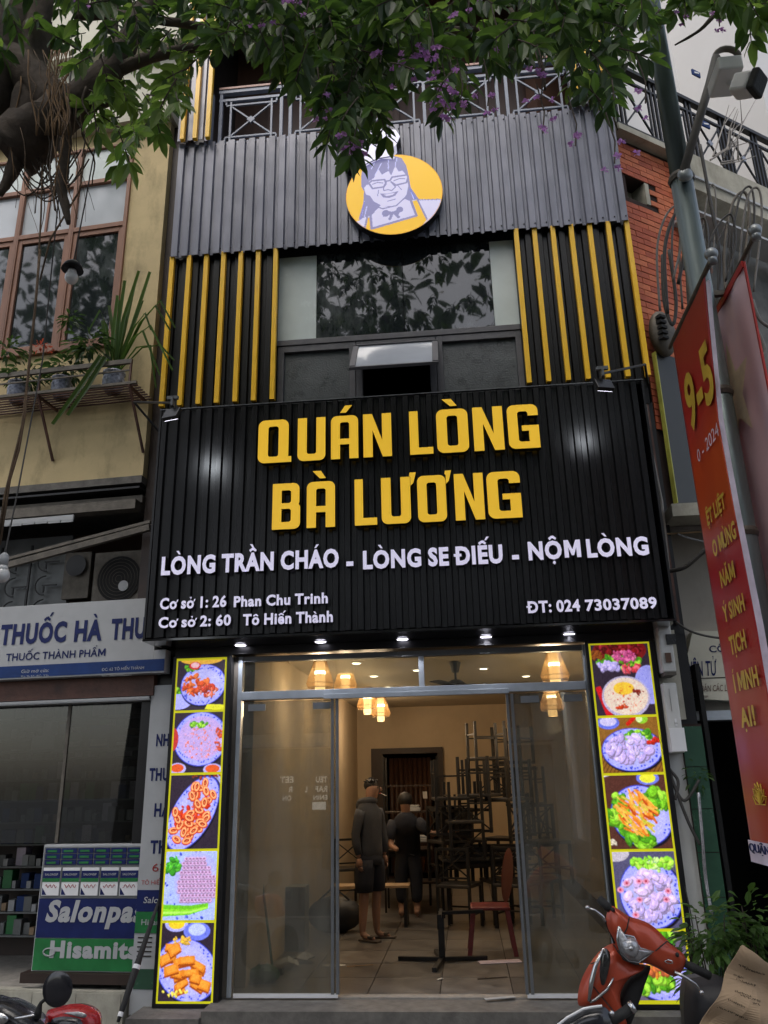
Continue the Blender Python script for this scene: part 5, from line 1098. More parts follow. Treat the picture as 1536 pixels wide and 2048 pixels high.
# things under the yellow house
ac = T('air_conditioner', 'grey outdoor air conditioner unit hidden above the pharmacy sign', 'air conditioner', (-.3, .45, 3.4), LF)
q = MB(); q.box(-.72, .03, .3, .62, 3.42, 4.0); ac.part('casing', q, 'dull_metal', bevel=.01); q = MB()
q.lathe([(.23, 0), (.24, .01)], (-.42, .295, 3.7), (0, -1, 0), 30); ac.part('fan_disc', q, 'dark'); q = MB(); q.lathe([(.055, 0), (.055, .012)], (-.36, .285, 3.62), (0, -1, 0), 20); ac.part('fan_hub', q, 'white')
for k in range(7): q = MB(); q.tube([(-.42 + .035 * (k + 1) * math.cos(a_), .28, 3.7 + .035 * (k + 1) * math.sin(a_)) for a_ in np.linspace(0, 6.283, 25)], .002, 4); ac.part('guard_ring', q, 'dull_metal')
ac2 = T('extractor_fan', 'dark round extractor fan left of the air conditioner', 'fan', (-1, .5, 3.7), LF); q = MB(); q.box(-1.12, -.82, .4, .45, 3.55, 4.05); ac2.part('plate', q, 'dull_metal'); q = MB(); q.lathe([(.1, 0), (.115, .03), (.03, .03)], (-.97, .398, 3.9), (0, -1, 0), 24); ac2.part('cowl', q, 'black_metal')
gr = T('window_grille', 'dark curved ironwork grille above the left end of the pharmacy sign', 'grille', (-1.6, .5, 3.4), LF); q = MB()
for i in range(3):
    for j in range(3):
        cx, cz = -1.42 - i * .36, 3.48 + j * .26; s_ = .105
        q.tube([(cx + s_ * .3 + s_ * 1.1 * math.cos(a_), .5, cz + s_ * math.sin(a_)) for a_ in np.linspace(1.57, 4.71, 12)], .008, 5); q.bar((cx, .5, cz), (cx + .17, .5, cz), .014); q.bar((cx + .02, .5, cz), (cx + .02, .5, cz - .08), .014)
    q.bar((-1.42 - i * .36 - .17, .5, 3.3), (-1.42 - i * .36 - .17, .5, 4.2), .02)
gr.part('iron_bar', q, 'black_metal', kind='stuff'); q = MB(); q.box(-4, -1.15, .55, .6, 3.3, 4.3); gr.part('backing', q, 'box_grey')
aw = T('awning', 'folded retractable awning with metal arm slung under the yellow house', 'awning', (-1.5, .1, 4.3), LF); q = MB(); q.bar((-5, -.05, 4.36), (-.1, -.05, 4.36), .12, .1); q.bar((-5, .08, 4.46), (-.1, .08, 4.46), .1, .08); aw.part('roller', q, 'dull_metal')
q = MB(); q.bar((-5, -.12, 4.26), (-.75, -.12, 4.26), .02, .05); n0 = 30
for k in range(n0): x = -5 + k * .142; q.bar((x, -.12, 4.25), (x + .13, -.12, 4.25), .015, .06 + random.random() * .02)
aw.part('valance', q, 'white', kind='stuff'); q = MB(); a_, b_ = LP(0, 1135, -.1), LP(300, 1055, -.1); q.bar(a_, b_, .05, .06); q.bar(a_ + Vector((0, 0, .07)), b_ + Vector((0, 0, .06)), .03, .03); aw.part('folding_arm', q, 'dull_metal')
q = MB(); q.bar((-5, .2, 4.56), (-.1, .2, 4.56), .5, .02); aw.part('cover', q, 'tarp')
# pharmacy sign
ps = T('pharmacy_sign', 'grey white pharmacy sign board with navy lettering and a blue band', 'shop sign', (-1, -.1, 2.66), LF)
q = MB(); q.box(-8, .235, -.15, .02, 2.66, 3.37); ps.part('board', q, 'white', bevel=.004); q = MB(); q.box(.236, .35, -.15, -.03, 2.66, 2.87); ps.part('board_end', q, 'white')
q = MB(); q.box(-8, .345, -.155, -.151, 2.675, 2.785); ps.part('blue_band', q, 'band_blue')
txt_px(ps, 'NHÀ', -150, -30, 1256, 1296, -.151, 'navy', bold=.045, depth=.004, each=True)
txt_px(ps, 'THUỐC', 2, 133, 1246, 1285, -.151, 'navy', bold=.045, depth=.004, each=True, parent=None); txt_px(ps, 'HÀ', 150, 205, 1240, 1280, -.151, 'navy', bold=.045, depth=.004, each=True); txt_px(ps, 'THU', 223, 292, 1236, 1276, -.151, 'navy', bold=.045, depth=.004, each=True)
txt_px(ps, 'THUỐC THÀNH PHẨM', 13, 211, 1302, 1317, -.151, 'navy', bold=.02, depth=.003)
for s_, a_, b_, c_, d_ in (('Giờ mở cửa:', 43, 98, 1338, 1345), ('Từ 7h30 đến 22h', 42, 98, 1350, 1356), ('ĐC: 62 TÔ HIẾN THÀNH', 204, 288, 1334, 1340), ('ĐT: 043.9780.295', 204, 263, 1346, 1352)): txt_px(ps, s_, a_, b_, c_, d_, -.157, 'white', bold=0, depth=.002)
# pharmacy room
ph = T('pharmacy', 'dark pharmacy shop open to the street left of the food light box', 'shop', (-2, 0, -.1), LF)
q = MB(); q.box(-8, .2, -.04, .15, 2.47, 2.655); ph.part('shutter_housing', q, 'rust'); q = MB(); q.box(-8, .17, -.055, -.041, 2.44, 2.462); q.box(-8, .17, -.05, .1, 2.43, 2.44); ph.part('lip', q, 'white')
q = MB(); q.box(-8, .2, 3, 3.1, -.1, 3.3); q.box(-8, .2, .2, 3, 3.2, 3.3); q.box(.19, .3, .05, 3, -.1, 3.3); ph.part('wall', q, 'box_grey'); q = MB(); q.box(-8, .2, .02, 3, -.2, .02); ph.part('floor', q, 'concrete_pale')
q = MB(); q.box(-8, .15, -.08, .019, -.3, .06); ph.part('tiled_plinth', q, 'cream_dirty')
for k in range(8): q = MB(); q.box(.13 - (k + 1) * .4, .13 - k * .4 - .006, -.088, -.081, -.29, .045); ph.part('tile', q, 'cream_dirty')
q = MB(); q.box(-8, .17, .1, .106, 1.2, 2.43); ph.part('glass_pane', q, 'glass_shop'); 
for x in (-.72, -1.6, -2.5): q = MB(); q.box(x, x + .03, .09, .12, 1.2, 2.43); ph.part('glass_frame', q, 'dull_metal')
shv = T('medicine_shelves', 'dark shelf wall crowded with medicine inside the pharmacy', 'shelf unit', (-1.5, 1.2, .02), LF)
q = MB(); q.box(-5, .15, 1.5, 1.54, .02, 2.7); shv.part('back', q, 'dark_wood')
for k in range(11): q = MB(); q.box(-5, .15, 1.15, 1.5, .25 + k * .215, .265 + k * .215); shv.part('shelf', q, 'box_grey')
cols = ['white', 'box_grey', 'band_blue', 'green_band', 'cardboard', 'white', 'box_grey', 'banner_white']
bm = []
for k, m_ in enumerate(cols): b_ = MB(); b_.box(0, .05 + .018 * (k % 4), 0, .12, 0, .07 + .035 * (k % 4)); me = b_.mesh('medicine_box'); me.materials.append(K[m_]); bm.append(me)
nb = 0; nums_ = 'first second third fourth fifth sixth seventh eighth ninth tenth eleventh twelfth thirteenth fourteenth fifteenth sixteenth seventeenth eighteenth nineteenth twentieth twenty-first twenty-second twenty-third twenty-fourth'.split(); nums = ['first', 'second', 'third', 'fourth', 'fifth', 'sixth', 'seventh', 'eighth', 'ninth', 'tenth', 'eleventh', 'twelfth']
tones = ['white', 'grey', 'dark blue', 'green', 'brown', 'off white', 'pale grey', 'pale lilac']
for k in range(11):
    spots_ = []; x = .06
    while x > -2.12:
        if random.random() < .95: spots_.append(x)
        x -= .095
    for n_, x in enumerate(spots_):
        if nb >= 296: break
        j = random.randrange(8); o = bpy.data.objects.new('medicine_box', bm[j]); COL.objects.link(o); o.matrix_world = LF.m @ Matrix.Translation((x, 1.17 + random.random() * .08, .266 + k * .215))
        o['label'] = '%s medicine box, %s from the right on the %s shelf from the floor' % (tones[j], nums_[n_], nums[k]); o['category'] = 'medicine box'; o['group'] = 'medicine boxes on the pharmacy shelves'; nb += 1
top = T('counter_shelf', 'glass display shelf with boxes just inside the pharmacy window', 'shelf', (-1, .5, 1.9), LF); q = MB(); q.box(-3, .15, .4, .8, 2.02, 2.035); top.part('glass_shelf', q, 'alu')
for k, (x, w_, h_, m_) in enumerate(((-.95, .2, .16, 'green_plastic'), (-.68, .22, .22, 'band_blue'), (-.4, .14, .1, 'dark'), (.0, .1, .2, 'rust'), (-1.3, .25, .14, 'white'))):
    t = T('carton', ['flat green carton on the glass shelf', 'blue and white carton on the glass shelf', 'low black carton on the glass shelf', 'orange carton at the right end of the glass shelf', 'white carton at the left end of the glass shelf'][k], 'box', (x, .5, 2.036), LF); q = MB(); q.box(x, x + w_, .45, .65, 2.036, 2.036 + h_); t.part('carton_body', q, m_); q = MB(); q.box(x + .02, x + w_ - .02, .447, .4495, 2.06, 2.06 + h_ * .3); t.part('printed_label', q, 'white')
# display cabinet with plaster adverts
cb = T('display_cabinet', 'display cabinet with blue and green advertising panels for pain relief patches', 'cabinet', (-.3, 0, .1), LF)
x0, x1 = -.775, .2
q = MB(); q.box(x0, x1, .02, .4, .18, 1.19); cb.part('body', q, 'white', bevel=.004); q = MB(); q.box(x0 - .06, x1, -.04, .42, .10, .178); cb.part('ledge', q, 'dark_wood')
q = MB(); q.box(x0 + .012, x1, .012, .019, .42 - .23, .435); cb.part('green_panel', q, 'green_band'); q = MB(); q.box(x0 + .012, x1, .012, .019, .44, .75); cb.part('navy_panel', q, 'navy'); q = MB(); q.box(x0 + .012, x1, .012, .019, .755, 1.17); cb.part('poster_panel', q, 'box_grey')
txt_px(cb, 'Salonpas', 92, 287, 1800, 1842, .011, 'white', bold=.045, depth=.003, each=True, shear=.22); txt_px(cb, 'Hisamitsu', 100, 300, 1882, 1915, .011, 'white', bold=.05, depth=.003, each=True)
q = MB(); P1 = LP(98, 1904, .008); q.tube([P1 + Vector((.055 * math.cos(a_), 0, .03 * math.sin(a_))) for a_ in np.linspace(0, 6.283, 20)], .006, 4); cb.part('emblem', q, 'white')
for r_ in range(3):
    for k in range(6):
        q = MB(); xx = x0 + .03 + k * .158; zz = 1.12 - r_ * .048; q.box(xx, xx + .145, .004, .0115, zz, zz + .04); po = cb.part('printed_pack', q, 'navy'); q = MB(); q.box(xx + .02, xx + .11, .001, .0035, zz + .008, zz + .026); cb.part('pack_mark', q, 'green_band', po)
for k in range(5):
    xx = x0 + .03 + k * .185; q = MB(); q.box(xx, xx + .165, .004, .0115, .775, 1.0); po = cb.part('printed_pack', q, 'white_clean'); q = MB(); q.box(xx, xx + .165, .0005, .0035, .915, .975); cb.part('pack_band', q, 'navy', po); q = MB(); q.box(xx, xx + .165, .0005, .0035, .885, .914); cb.part('pack_band', q, 'green_band', po)
    lettering(cb, 'SALONSIP', xx + .02, xx + .145, .937, .955, .0003, 'white', bold=.01, depth=.001, parent=po)
    q = MB(); q.add([(xx + .005, .003, .78), (xx + .05, .003, .78), (xx + .005, .003, .84)], [(0, 1, 2)]); cb.part('pack_corner', q, 'navy', po)
    q = MB(); q.tube([(xx + .03 + .01 * j, .003, .85 + .015 * math.sin(j * 1.7 + k)) for j in range(12)], .003, 4); cb.part('pack_drawing', q, 'red_txt', po)
# column banner
cbn = T('column_banner', 'narrow white vertical pharmacy banner beside the left food light box', 'sign', (.3, -.03, -.1), LF)
q = MB(); q.box(.175, .40, -.02, .018, -.12, 2.56); cbn.part('board', q, 'white')
for s_, a_, b_, c_, d_ in (('NHÀ', 313, 352, 1467, 1491), ('THUỐC', 299, 368, 1535, 1560), ('HÀ', 309, 340, 1606, 1632), ('THU', 301, 352, 1680, 1706)): txt_px(cbn, s_, a_, b_, c_, d_, -.021, 'navy', bold=.035, depth=.003)
txt_px(cbn, '62', 305, 333, 1726, 1743, -.021, 'red_txt', bold=.0, depth=.003); txt_px(cbn, 'TÔ HIẾN THÀNH', 283, 370, 1760, 1769, -.021, 'red_txt', bold=0, depth=.002)
za, zb2, zc_, zd = [LP(290, v, -.021).z for v in (1780, 1823, 1866, 1990)]
q = MB(); q.box(.178, .38, -.026, -.021, zb2, za); cbn.part('navy_panel', q, 'navy'); q = MB(); q.box(.178, .38, -.026, -.021, zc_, zb2 - .002); cbn.part('green_panel', q, 'green_band')
txt_px(cbn, 'Salonpas', 287, 350, 1793, 1806, -.027, 'white', bold=.01, depth=.002, shear=.2); txt_px(cbn, 'Hisamitsu', 283, 350, 1838, 1850, -.027, 'white', bold=.01, depth=.002)
for k in range(5): q = MB(); z_ = zc_ - .04 - k * .035; q.box(.21, .34, -.024, -.021, z_, z_ + .01); cbn.part('print_line', q, 'ink')
q = MB(); q.box(.2, .38, -.025, -.021, zc_ - .42, zc_ - .27); cbn.part('green_print', q, 'green_tile')
# gap wall between houses, one near-black colour
q = MB(); q.box(-3.14, -2.99, .1, .2, 2.5, 12); gw = T('side_wall', 'dark strip of wall in the gap between the yellow house and the restaurant', 'wall', (-3.06, .1, -.1)); gw.part('plaster', q, 'dark_wood')
# bulbs on wires
for (px, py, y, up, lb) in ((143, 555, -2.9, 512, 'white light bulb with black cap hanging before the brown window'), (4, 1150, -2.9, 990, 'white light bulb hanging at the left edge above the pharmacy sign')):
    P = at(px, py, y=y); t = T('light_bulb', lb, 'light bulb', P + Vector((0, 0, .12)), group='unlit bulbs hanging on wires'); q = MB(); q.ball(P, (.045, .045, .05), 16, 10); q.lathe([(.035, .03), (.026, .06)], P, n=14); t.part('bulb', q, 'bulb_off', smooth=True)
    q = MB(); q.lathe([(.05, .075), (.075, .06), (.06, .10), (.03, .13)] if lb.startswith('white light bulb with') else [(.028, .06), (.028, .12), (.012, .14)], P, n=16); t.part('cap', q, 'black_metal' if 'black' in lb else 'white', smooth=True)
    q = MB(); q.tube([P + Vector((0, 0, .12)), P + Vector((.02, .02, .6)), P + Vector((.05, .05, 1.5)), P + Vector((.0, .0, 3.4 if py < 900 else 4.2))], .005, 6); t.part('wire', q, 'cable')

# ================================================================== RIGHT SIDE
BF = Frame((2.045, .04, 0), 33)
bw = T('corner_building', 'corner building with red brick cladding and dark balcony right of the restaurant', 'building', (.3, .1, 0), BF)
q = MB(); q.box(0, .08, .012, .2, 4, 8.52); q.box(.08, .84, .012, .2, 4, 7.72); q.box(.08, .84, .012, .2, 8.02, 8.52); q.box(.42, .84, .012, .2, 7.72, 8.02); bw.part('brick_backing', q, 'mortar')
bmesh_ = []
for k in range(3): b_ = MB(); b_.box(0, .205, 0, .011, 0, .064); me = b_.mesh('brick'); me.materials.append(K[['brick', 'brick2', 'brick3'][k]]); bmesh_.append(me)
hb = MB(); hb.box(0, .098, 0, .011, 0, .064); hbm = hb.mesh('brick'); hbm.materials.append(K['brick'])
row = 0; z = 4.9
while z < 8.45:
    x = 0.004 - (.104 if row % 2 else 0)
    while x < .83:
        L_ = .205; me = random.choice(bmesh_); xx = x
        if x < 0: me = hbm; xx = .004; L_ = .098
        if x + L_ > .85: me = hbm; L_ = .098
        if not (z + .064 > 7.72 and z < 8.02 and xx + L_ > .08 and xx < .42) and xx + L_ < .88:
            o = bpy.data.objects.new('brick', me); COL.objects.link(o); o.parent = bw.e; o.location = Vector((xx, -.001 - random.random() * .005, z)) - bw.o
        x += .2105
    z += .0745; row += 1
q = MB(); q.box(.08, .42, .2, .5, 7.70, 8.04); q.box(.36, .42, .0, .2, 7.725, 8.015); bw.part('wall_opening', q, 'cream_dirty')
q = MB(); q.box(.85, 3.4, .08, .3, 3.2, 8.0); bw.part('wall', q, mat('grime_wall', (.15, .15, .14, 1), .9, 0, .4, 4, .3, 20, dirt=.6))
q = MB(); q.box(-.05, 3.4, -.12, .3, 8.52, 8.6); q.box(.86, 3.2, -.2, .3, 8.0, 8.519); bw.part('balcony_slab', q, 'cream_dirty'); q = MB(); q.box(.9, 3.1, -.22, -.201, 8.15, 8.18); q.box(.7, 3.2, -.3, .0, 7.55, 7.58); bw.part('white_moulding', q, 'white')
q = MB(); q.box(.7, 5, 1.2, 1.4, 3, 16); q.box(2.9, 3.3, -.05, 1.2, 8.6, 16); bw.part('tower_wall', q, 'pale_wall')
q = MB(); q.box(0, .7, 1.2, 1.4, 8.6, 16); bw.part('recess_wall', q, 'brown2')
q = MB(); q.box(3.1, 9, .0, .2, 3, 16); bw.part('right_wall', q, 'pale_wall')
rr2 = T('dark_balcony_railing', 'dark metal balcony railing with crossed bars on the corner building', 'railing', (1.3, 0, 8.6), BF)
q = MB(); q.bar((0, -.06, 9.55), (3.0, -.06, 9.55), .07, .05); rr2.part('handrail', q, 'black_metal'); q = MB(); q.bar((0, -.06, 9.38), (3.0, -.06, 9.38), .03); q.bar((0, -.06, 8.66), (3.0, -.06, 8.66), .04); rr2.part('rail', q, 'black_metal')
for k in range(5):
    x = .02 + k * .6
    for d_ in (0, .07): q = MB(); q.bar((x + d_, -.06, 8.6), (x + d_, -.06, 9.53), .028); rr2.part('post', q, 'black_metal')
    q = MB(); a_, b_ = x + .13, x + .54
    q.bar((a_, -.06, 8.72), (b_, -.06, 9.32), .02); q.bar((a_, -.06, 9.32), (b_, -.06, 8.72), .02); q.bar((a_, -.06, 8.7), (a_, -.06, 9.34), .02); q.bar((b_, -.06, 8.7), (b_, -.06, 9.34), .02)
    cr = rr2.part('cross_panel', q, 'black_metal'); q = MB(); q.prism([((a_ + b_) / 2 - .05, 9.02), ((a_ + b_) / 2, 8.97), ((a_ + b_) / 2 + .05, 9.02), ((a_ + b_) / 2, 9.07)], -.075, -.045); rr2.part('diamond', q, 'rail_grey', cr)
for k, (px, py) in enumerate(((1412, 248), (1393, 146))):
    P = BF.at(px, py, -.12); t = T('number_plate', ['small blue plate on the dark balcony rail', 'small blue and white plate above the dark balcony'][k], 'sign', (P.x, -.1, P.z), BF); q = MB(); q.box(P.x - .07, P.x + .07, -.12, -.1, P.z - .04, P.z + .04); t.part('plate', q, 'band_blue'); q = MB(); q.bar((P.x - .04, -.123, P.z - .01), (P.x + .04, -.123, P.z + .01), .006, .02); t.part('mark', q, 'white_clean')
# bare twigs
tw = T('bare_shrub', 'bare pale branching twigs growing beside the dark balcony', 'plant', BF.at(1440, 320, -.2), BF); q = MB()
for k in range(9):
    a_ = BF.at(1405 + random.random() * 60, 300 + random.random() * 30, -.2); b_ = BF.at(1470 + random.random() * 50, 200 + k * 14, -.3); m_ = a_.lerp(b_, .5) + Vector((0, 0, random.uniform(-.08, .12))); q.tube([a_, m_, b_], [.012, .008, .004], 5)
    q.tube([m_, m_ + Vector((random.uniform(-.1, .1), -.1, .25))], [.007, .003], 5)
tw.part('twig', q, 'cable_grey', kind='stuff')
# dark board; its lit left edge is put in as a yellow strip
P0 = BF.at(1306, 705, -.06); P1 = BF.at(1338, 1005, -.06); db = T('blank_signboard', 'dark grey blank panel with a yellow edge right of the shop sign', 'sign panel', (P0.x, -.05, P1.z), BF)
q = MB(); q.box(P0.x + .012, P0.x + .75, -.08, -.04, P1.z, P0.z); db.part('panel', q, mat('panel_grey', (.045, .047, .046, 1), .5, 0, .15, 3), bevel=.003); q = MB(); q.box(P0.x, P0.x + .01, -.09, -.04, P1.z, P0.z); db.part('edge_strip', q, mat('edge_yellow', (.5, .5, .1, 1), .4))
q = MB(); q.bar((1.97, .0, 5.35), (1.97, -.02, 2.95), .03); t = T('steel_upright', 'thin rusty steel upright between the shop sign and the dark panel', 'steel bar', (1.97, 0, 2.95)); t.part('bar', q, 'rust'); q = MB(); q.tube([(1.93, -.1, 5.1), (1.92, -.12, 4.6), (1.96, -.08, 4.1), (1.93, -.1, 3.4)], .018, 7); t.part('taped_cable', q, 'cable_grey')
# grey slotted metal housing on bricks
P = BF.at(1325, 668, -.12); t = T('slotted_housing', 'grey slotted metal housing hanging on the brick wall above the dark panel', 'lamp housing', P, BF); q = MB(); q.ball(P, (.16, .1, .26), 18, 12); t.part('shell', q, 'dull_metal', smooth=True)
for k in range(5): q = MB(); q.box(P.x - .13, P.x - .05, -.235, -.17, P.z - .13 + k * .06, P.z - .10 + k * .06); t.part('slot', q, 'dark')
# right of light box: white strip, green tiles, meters
wp = T('gate_pillar', 'white plastered pillar edged with green tiles right of the food light box', 'pillar', (1.9, 0, -.3))
q = MB(); q.box(1.725, 1.86, -.02, .019, -.06, 2.0); wp.part('white_plaster', q, 'white_paint'); q = MB(); q.box(1.861, 2.04, -.04, .019, -.3, 2.08); wp.part('backing', q, 'mortar')
for k in range(7): q = MB(); q.box(1.864, 2.037, -.052, -.041, -.28 + k * .335, .048 + k * .335); wp.part('tile', q, 'green_tile')
q = MB(); q.box(1.73, 1.93, -.02, .02, 2.12, 2.9); wp.part('upper_plaster', q, 'cream_dirty')
for k, (pa, pb, y) in enumerate((((1310, 1240), (1356, 1343), -.24), ((1322, 1366), (1374, 1505), -.2))):
    a_ = at(*pa, y=y); b_ = at(*pb, y=y); t = T('electric_meter', ['tilted grey electric meter box with a square window beside the sign corner', 'lower white electric meter box with a glass window on the pillar'][k], 'meter box', ((a_.x + b_.x) / 2, y + .1, b_.z), group='electric meters on the pillar')
    q = MB(); q.box(a_.x + .01, b_.x - .01, y, y + .2, b_.z, a_.z); t.part('case', q, 'white_paint', bevel=.012); q = MB(); 
    if k == 0: q.box(a_.x + .07, a_.x + .15, y - .012, y - .001, a_.z - .22, a_.z - .13); wq = t.part('window', q, 'lens_dark'); q = MB(); q.box(b_.x - .09, b_.x - .045, y - .02, y - .001, b_.z + .08, b_.z + .16); t.part('breaker', q, 'brown2'); q = MB(); q.box(a_.x + .02, b_.x - .02, y - .02, y + .2, b_.z - .03, b_.z - .001); t.part('base', q, 'dull_metal')
    else:
        q.box(a_.x + .06, b_.x - .08, y - .01, y - .001, a_.z - .24, a_.z - .05); t.part('window', q, 'lens'); q = MB(); q.box(a_.x + .07, b_.x - .05, y - .006, y - .001, a_.z - .36, a_.z - .30); t.part('name_plate', q, 'white_clean'); lettering(t, '6204 06 0824', a_.x + .09, b_.x - .07, a_.z - .345, a_.z - .33, y - .0065, 'ink', bold=0, depth=.001)
        q = MB(); q.box(b_.x - .12, b_.x + .0, y - .012, y - .0015, b_.z + .01, b_.z + .2); t.part('cover', q, 'white_clean')
# electronics shop
es_ = T('electronics_sign', 'weathered cream shop sign with navy lettering half hidden behind the red banner', 'shop sign', (2.2, .25, 2.3)); y = .2
pts = [(at(a, b, y=y).x, at(a, b, y=y).z) for a, b in ((1385, 1262), (1700, 1262), (1700, 1412), (1357, 1396))]
q = MB(); q.prism(pts[::-1], y, y + .15); es_.part('board', q, 'cream'); 
txt_px(es_, 'ĐIỆN TỬ', 1367, 1432, 1321, 1352, y - .002, 'navy', bold=.01, depth=.003, shear=.1); txt_px(es_, 'CÔNG TY', 1418, 1520, 1289, 1303, y - .002, 'navy', bold=.01, depth=.003)
txt_px(es_, 'CHUYÊN BÁN CÁC LOẠI', 1358, 1470, 1370, 1383, y - .002, 'rust', bold=0, depth=.003, shear=.15); txt_px(es_, '58A TÔ HIẾN THÀNH', 1360, 1416, 1391, 1396, y - .002, 'rust', bold=0, depth=.002)
q = MB(); a_ = at(1362, 1357, y=y); q.box(a_.x, a_.x + 2, y - .004, y - .001, a_.z - .008, a_.z); es_.part('rule_line', q, 'ink')
es2 = T('electronics_shop', 'dark shuttered shop with beige upper wall right of the green tiled pillar', 'building', (3, .5, -.3))
zt_ = at(1400, 1412, y=.2).z
q = MB(); q.box(2.1, 9, .36, .4, zt_ - .1, 3.9); es2.part('upper_wall', q, mat('beige_wall', (.38, .35, .30, 1), .85, 0, .12, 2, dirt=.3)); q = MB(); q.box(2.0, 9, -.25, .9, 3.9, 4.02); es2.part('slab', q, 'cream_dirty')
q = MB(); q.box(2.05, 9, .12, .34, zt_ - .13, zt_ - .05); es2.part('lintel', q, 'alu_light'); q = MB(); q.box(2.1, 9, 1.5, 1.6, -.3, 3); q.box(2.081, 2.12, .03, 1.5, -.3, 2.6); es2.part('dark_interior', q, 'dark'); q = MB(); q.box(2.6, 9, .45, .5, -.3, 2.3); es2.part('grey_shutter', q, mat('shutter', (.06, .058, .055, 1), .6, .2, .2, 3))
for k in range(9): q = MB(); q.box(2.6, 9, .44, .4495, -.2 + k * .27, -.19 + k * .27); es2.part('shutter_rib', q, 'dark')
# cables and conduit on the right
def cable(name, label, pts, r, m='cable', cat='cable', grp=None):
    t = T(name, label, cat, pts[0], group=grp); sm = []
    P = [Vector(p) for p in pts]
    for i in range(len(P) - 1):
        a, b, c2, d = P[max(i - 1, 0)], P[i], P[i + 1], P[min(i + 2, len(P) - 1)]
        for k in range(6):
            u = k / 6; sm.append(.5 * ((2 * b) + (c2 - a) * u + (2 * a - 5 * b + 4 * c2 - d) * u * u + (3 * b - a - 3 * c2 + d) * u ** 3))
    sm.append(P[-1]); q = MB(); q.tube(sm, r, 6); t.part('strand', q, m, smooth=True); return t
A = lambda px, py, y: at(px, py, y=y)
cable('conduit_pipe', 'pale conduit pipe running out from behind the shop sign corner', [A(1322, 1058, .1), A(1390, 1055, .1), A(1460, 1050, .1)], .035, 'cable_grey', 'pipe')
cable('yellow_cable', 'thin yellow cable under the pale conduit pipe', [A(1325, 1068, .0), A(1370, 1066, .0), A(1440, 1060, .0)], .008, 'wood_board')
cable('white_cable', 'thin white cable slanting down under the conduit pipe', [A(1355, 1068, -.02), A(1385, 1078, -.02), A(1440, 1090, -.02)], .009, 'white')
cable('black_cable', 'thick black cable sagging from the shop sign to the red banner', [A(1335, 1143, -.2), A(1370, 1134, -.3), A(1405, 1105, -.4), A(1440, 1080, -.5)], .02)
cable('black_cable', 'thin black cable crossing above the electronics sign', [A(1345, 1238, -.2), A(1380, 1262, -.1), A(1430, 1275, 0), A(1500, 1280, .1)], .01)
for k, (a_, b_, c_, d_) in enumerate((((1318, 1480), (1345, 1560), (1375, 1640), (1400, 1690)), ((1322, 1500), (1352, 1580), (1372, 1600), (1398, 1560)), ((1316, 1460), (1335, 1530), (1356, 1562), (1350, 1600)))): cable('black_cable', ['black cable running down the white pillar to the green tiles', 'black cable looping under the lower meter box', 'short black cable tucked below the lower meter box'][k], [A(*v, -.1) for v in (a_, b_, c_, d_)], .013)
cable('plastic_strap', 'twisted clear plastic strap hanging down the edge of the green tiled pillar', [A(1397, 1585, -.12), A(1405, 1680, -.12), A(1412, 1760, -.1), A(1424, 1830, -.12)], .014, 'lens', 'strap')
cable('thin_wire', 'thin wire leaning against the white pillar', [A(1362, 1740, -.1), A(1385, 1850, -.15), A(1395, 1990, -.2)], .005)

# steel pole
PX, PY = 1.95, -2.0
pole = T('street_pole', 'tall galvanised steel street pole between the two banners', 'pole', (PX, PY, -.3))
q = MB(); q.tube([(PX, PY, -.3), (PX, PY, 3), (PX, PY, 6.15)], [.10, .09, .085], 24); pole.part('lower_tube', q, 'pole_steel', smooth=True); q = MB(); q.tube([(PX, PY, 6.15), (PX, PY, 11)], [.08, .065], 24); pole.part('upper_tube', q, 'pole_steel', smooth=True)
for z in (6.15, 4.25, 3.2): q = MB(); q.lathe([(.094, -.03), (.103, 0), (.094, .03)], (PX, PY, z), n=24); pole.part('clamp', q, 'dull_metal')
q = MB(); q.ball(at(1370, 350, y=PY - .12), (.06, .04, .06)); pole.part('bracket_knob', q, 'steel', smooth=True)
# cctv
cc = T('security_camera', 'white bullet security camera on a junction box at the end of a grey arm', 'security camera', at(1365, 350, y=PY - .12)); a_ = at(1365, 350, y=PY - .12); b_ = at(1420, 165, y=PY - .2); c_ = at(1450, 98, y=PY - .2)
q = MB(); q.tube([a_, b_, at(1432, 115, y=PY - .2)], .035, 12); cc.part('arm', q, mat('arm_grey', (.18, .17, .16, 1), .6), smooth=True)
q = MB(); bx0 = at(1434, 110, y=PY - .58); bx1 = at(1490, 136, y=PY - .58); q.box(bx0.x, bx1.x, PY - .58, PY - .30, at(1460, 136, y=PY - .58).z, at(1460, 110, y=PY - .58).z); cc.part('junction_box', q, 'white_clean', bevel=.015)
q = MB(); m_ = at(1456, 150, y=PY - .45); q.lathe([(.045, 0), (.05, .03), (.02, .05), (.02, .12)], m_ + Vector((0, 0, .02)), (0, 0, -1), 16); cc.part('mount', q, 'white_clean', smooth=True)
e0 = at(1470, 174, y=PY - .60); e1 = at(1506, 168, y=PY - .68); q = MB(); q.bar(e0, e1, .15, .14); co = cc.part('camera_body', q, 'white_clean', bevel=.02); q = MB(); d_ = (e1 - e0).normalized(); q.bar(e1 + d_ * .001, e1 + d_ * .06, .165, .155); cc.part('front_hood', q, 'rubber', co, bevel=.015); q = MB(); q.tube([e1 + d_ * .051, e1 + d_ * .056], .035, 16); cc.part('lens_glass', q, 'lens_dark', co)
q = MB(); ws = []
for k in range(40): a2 = k / 40 * 6.283 * 2.5; ws.append(at(1440, 118, y=PY - .2) + Vector((.10 * math.cos(a2) + .05, -.02 + k * .001, .10 * math.sin(a2) + .0)))
q.tube(ws, .014, 6); cc.part('coiled_cable', q, 'cable_grey', smooth=True)
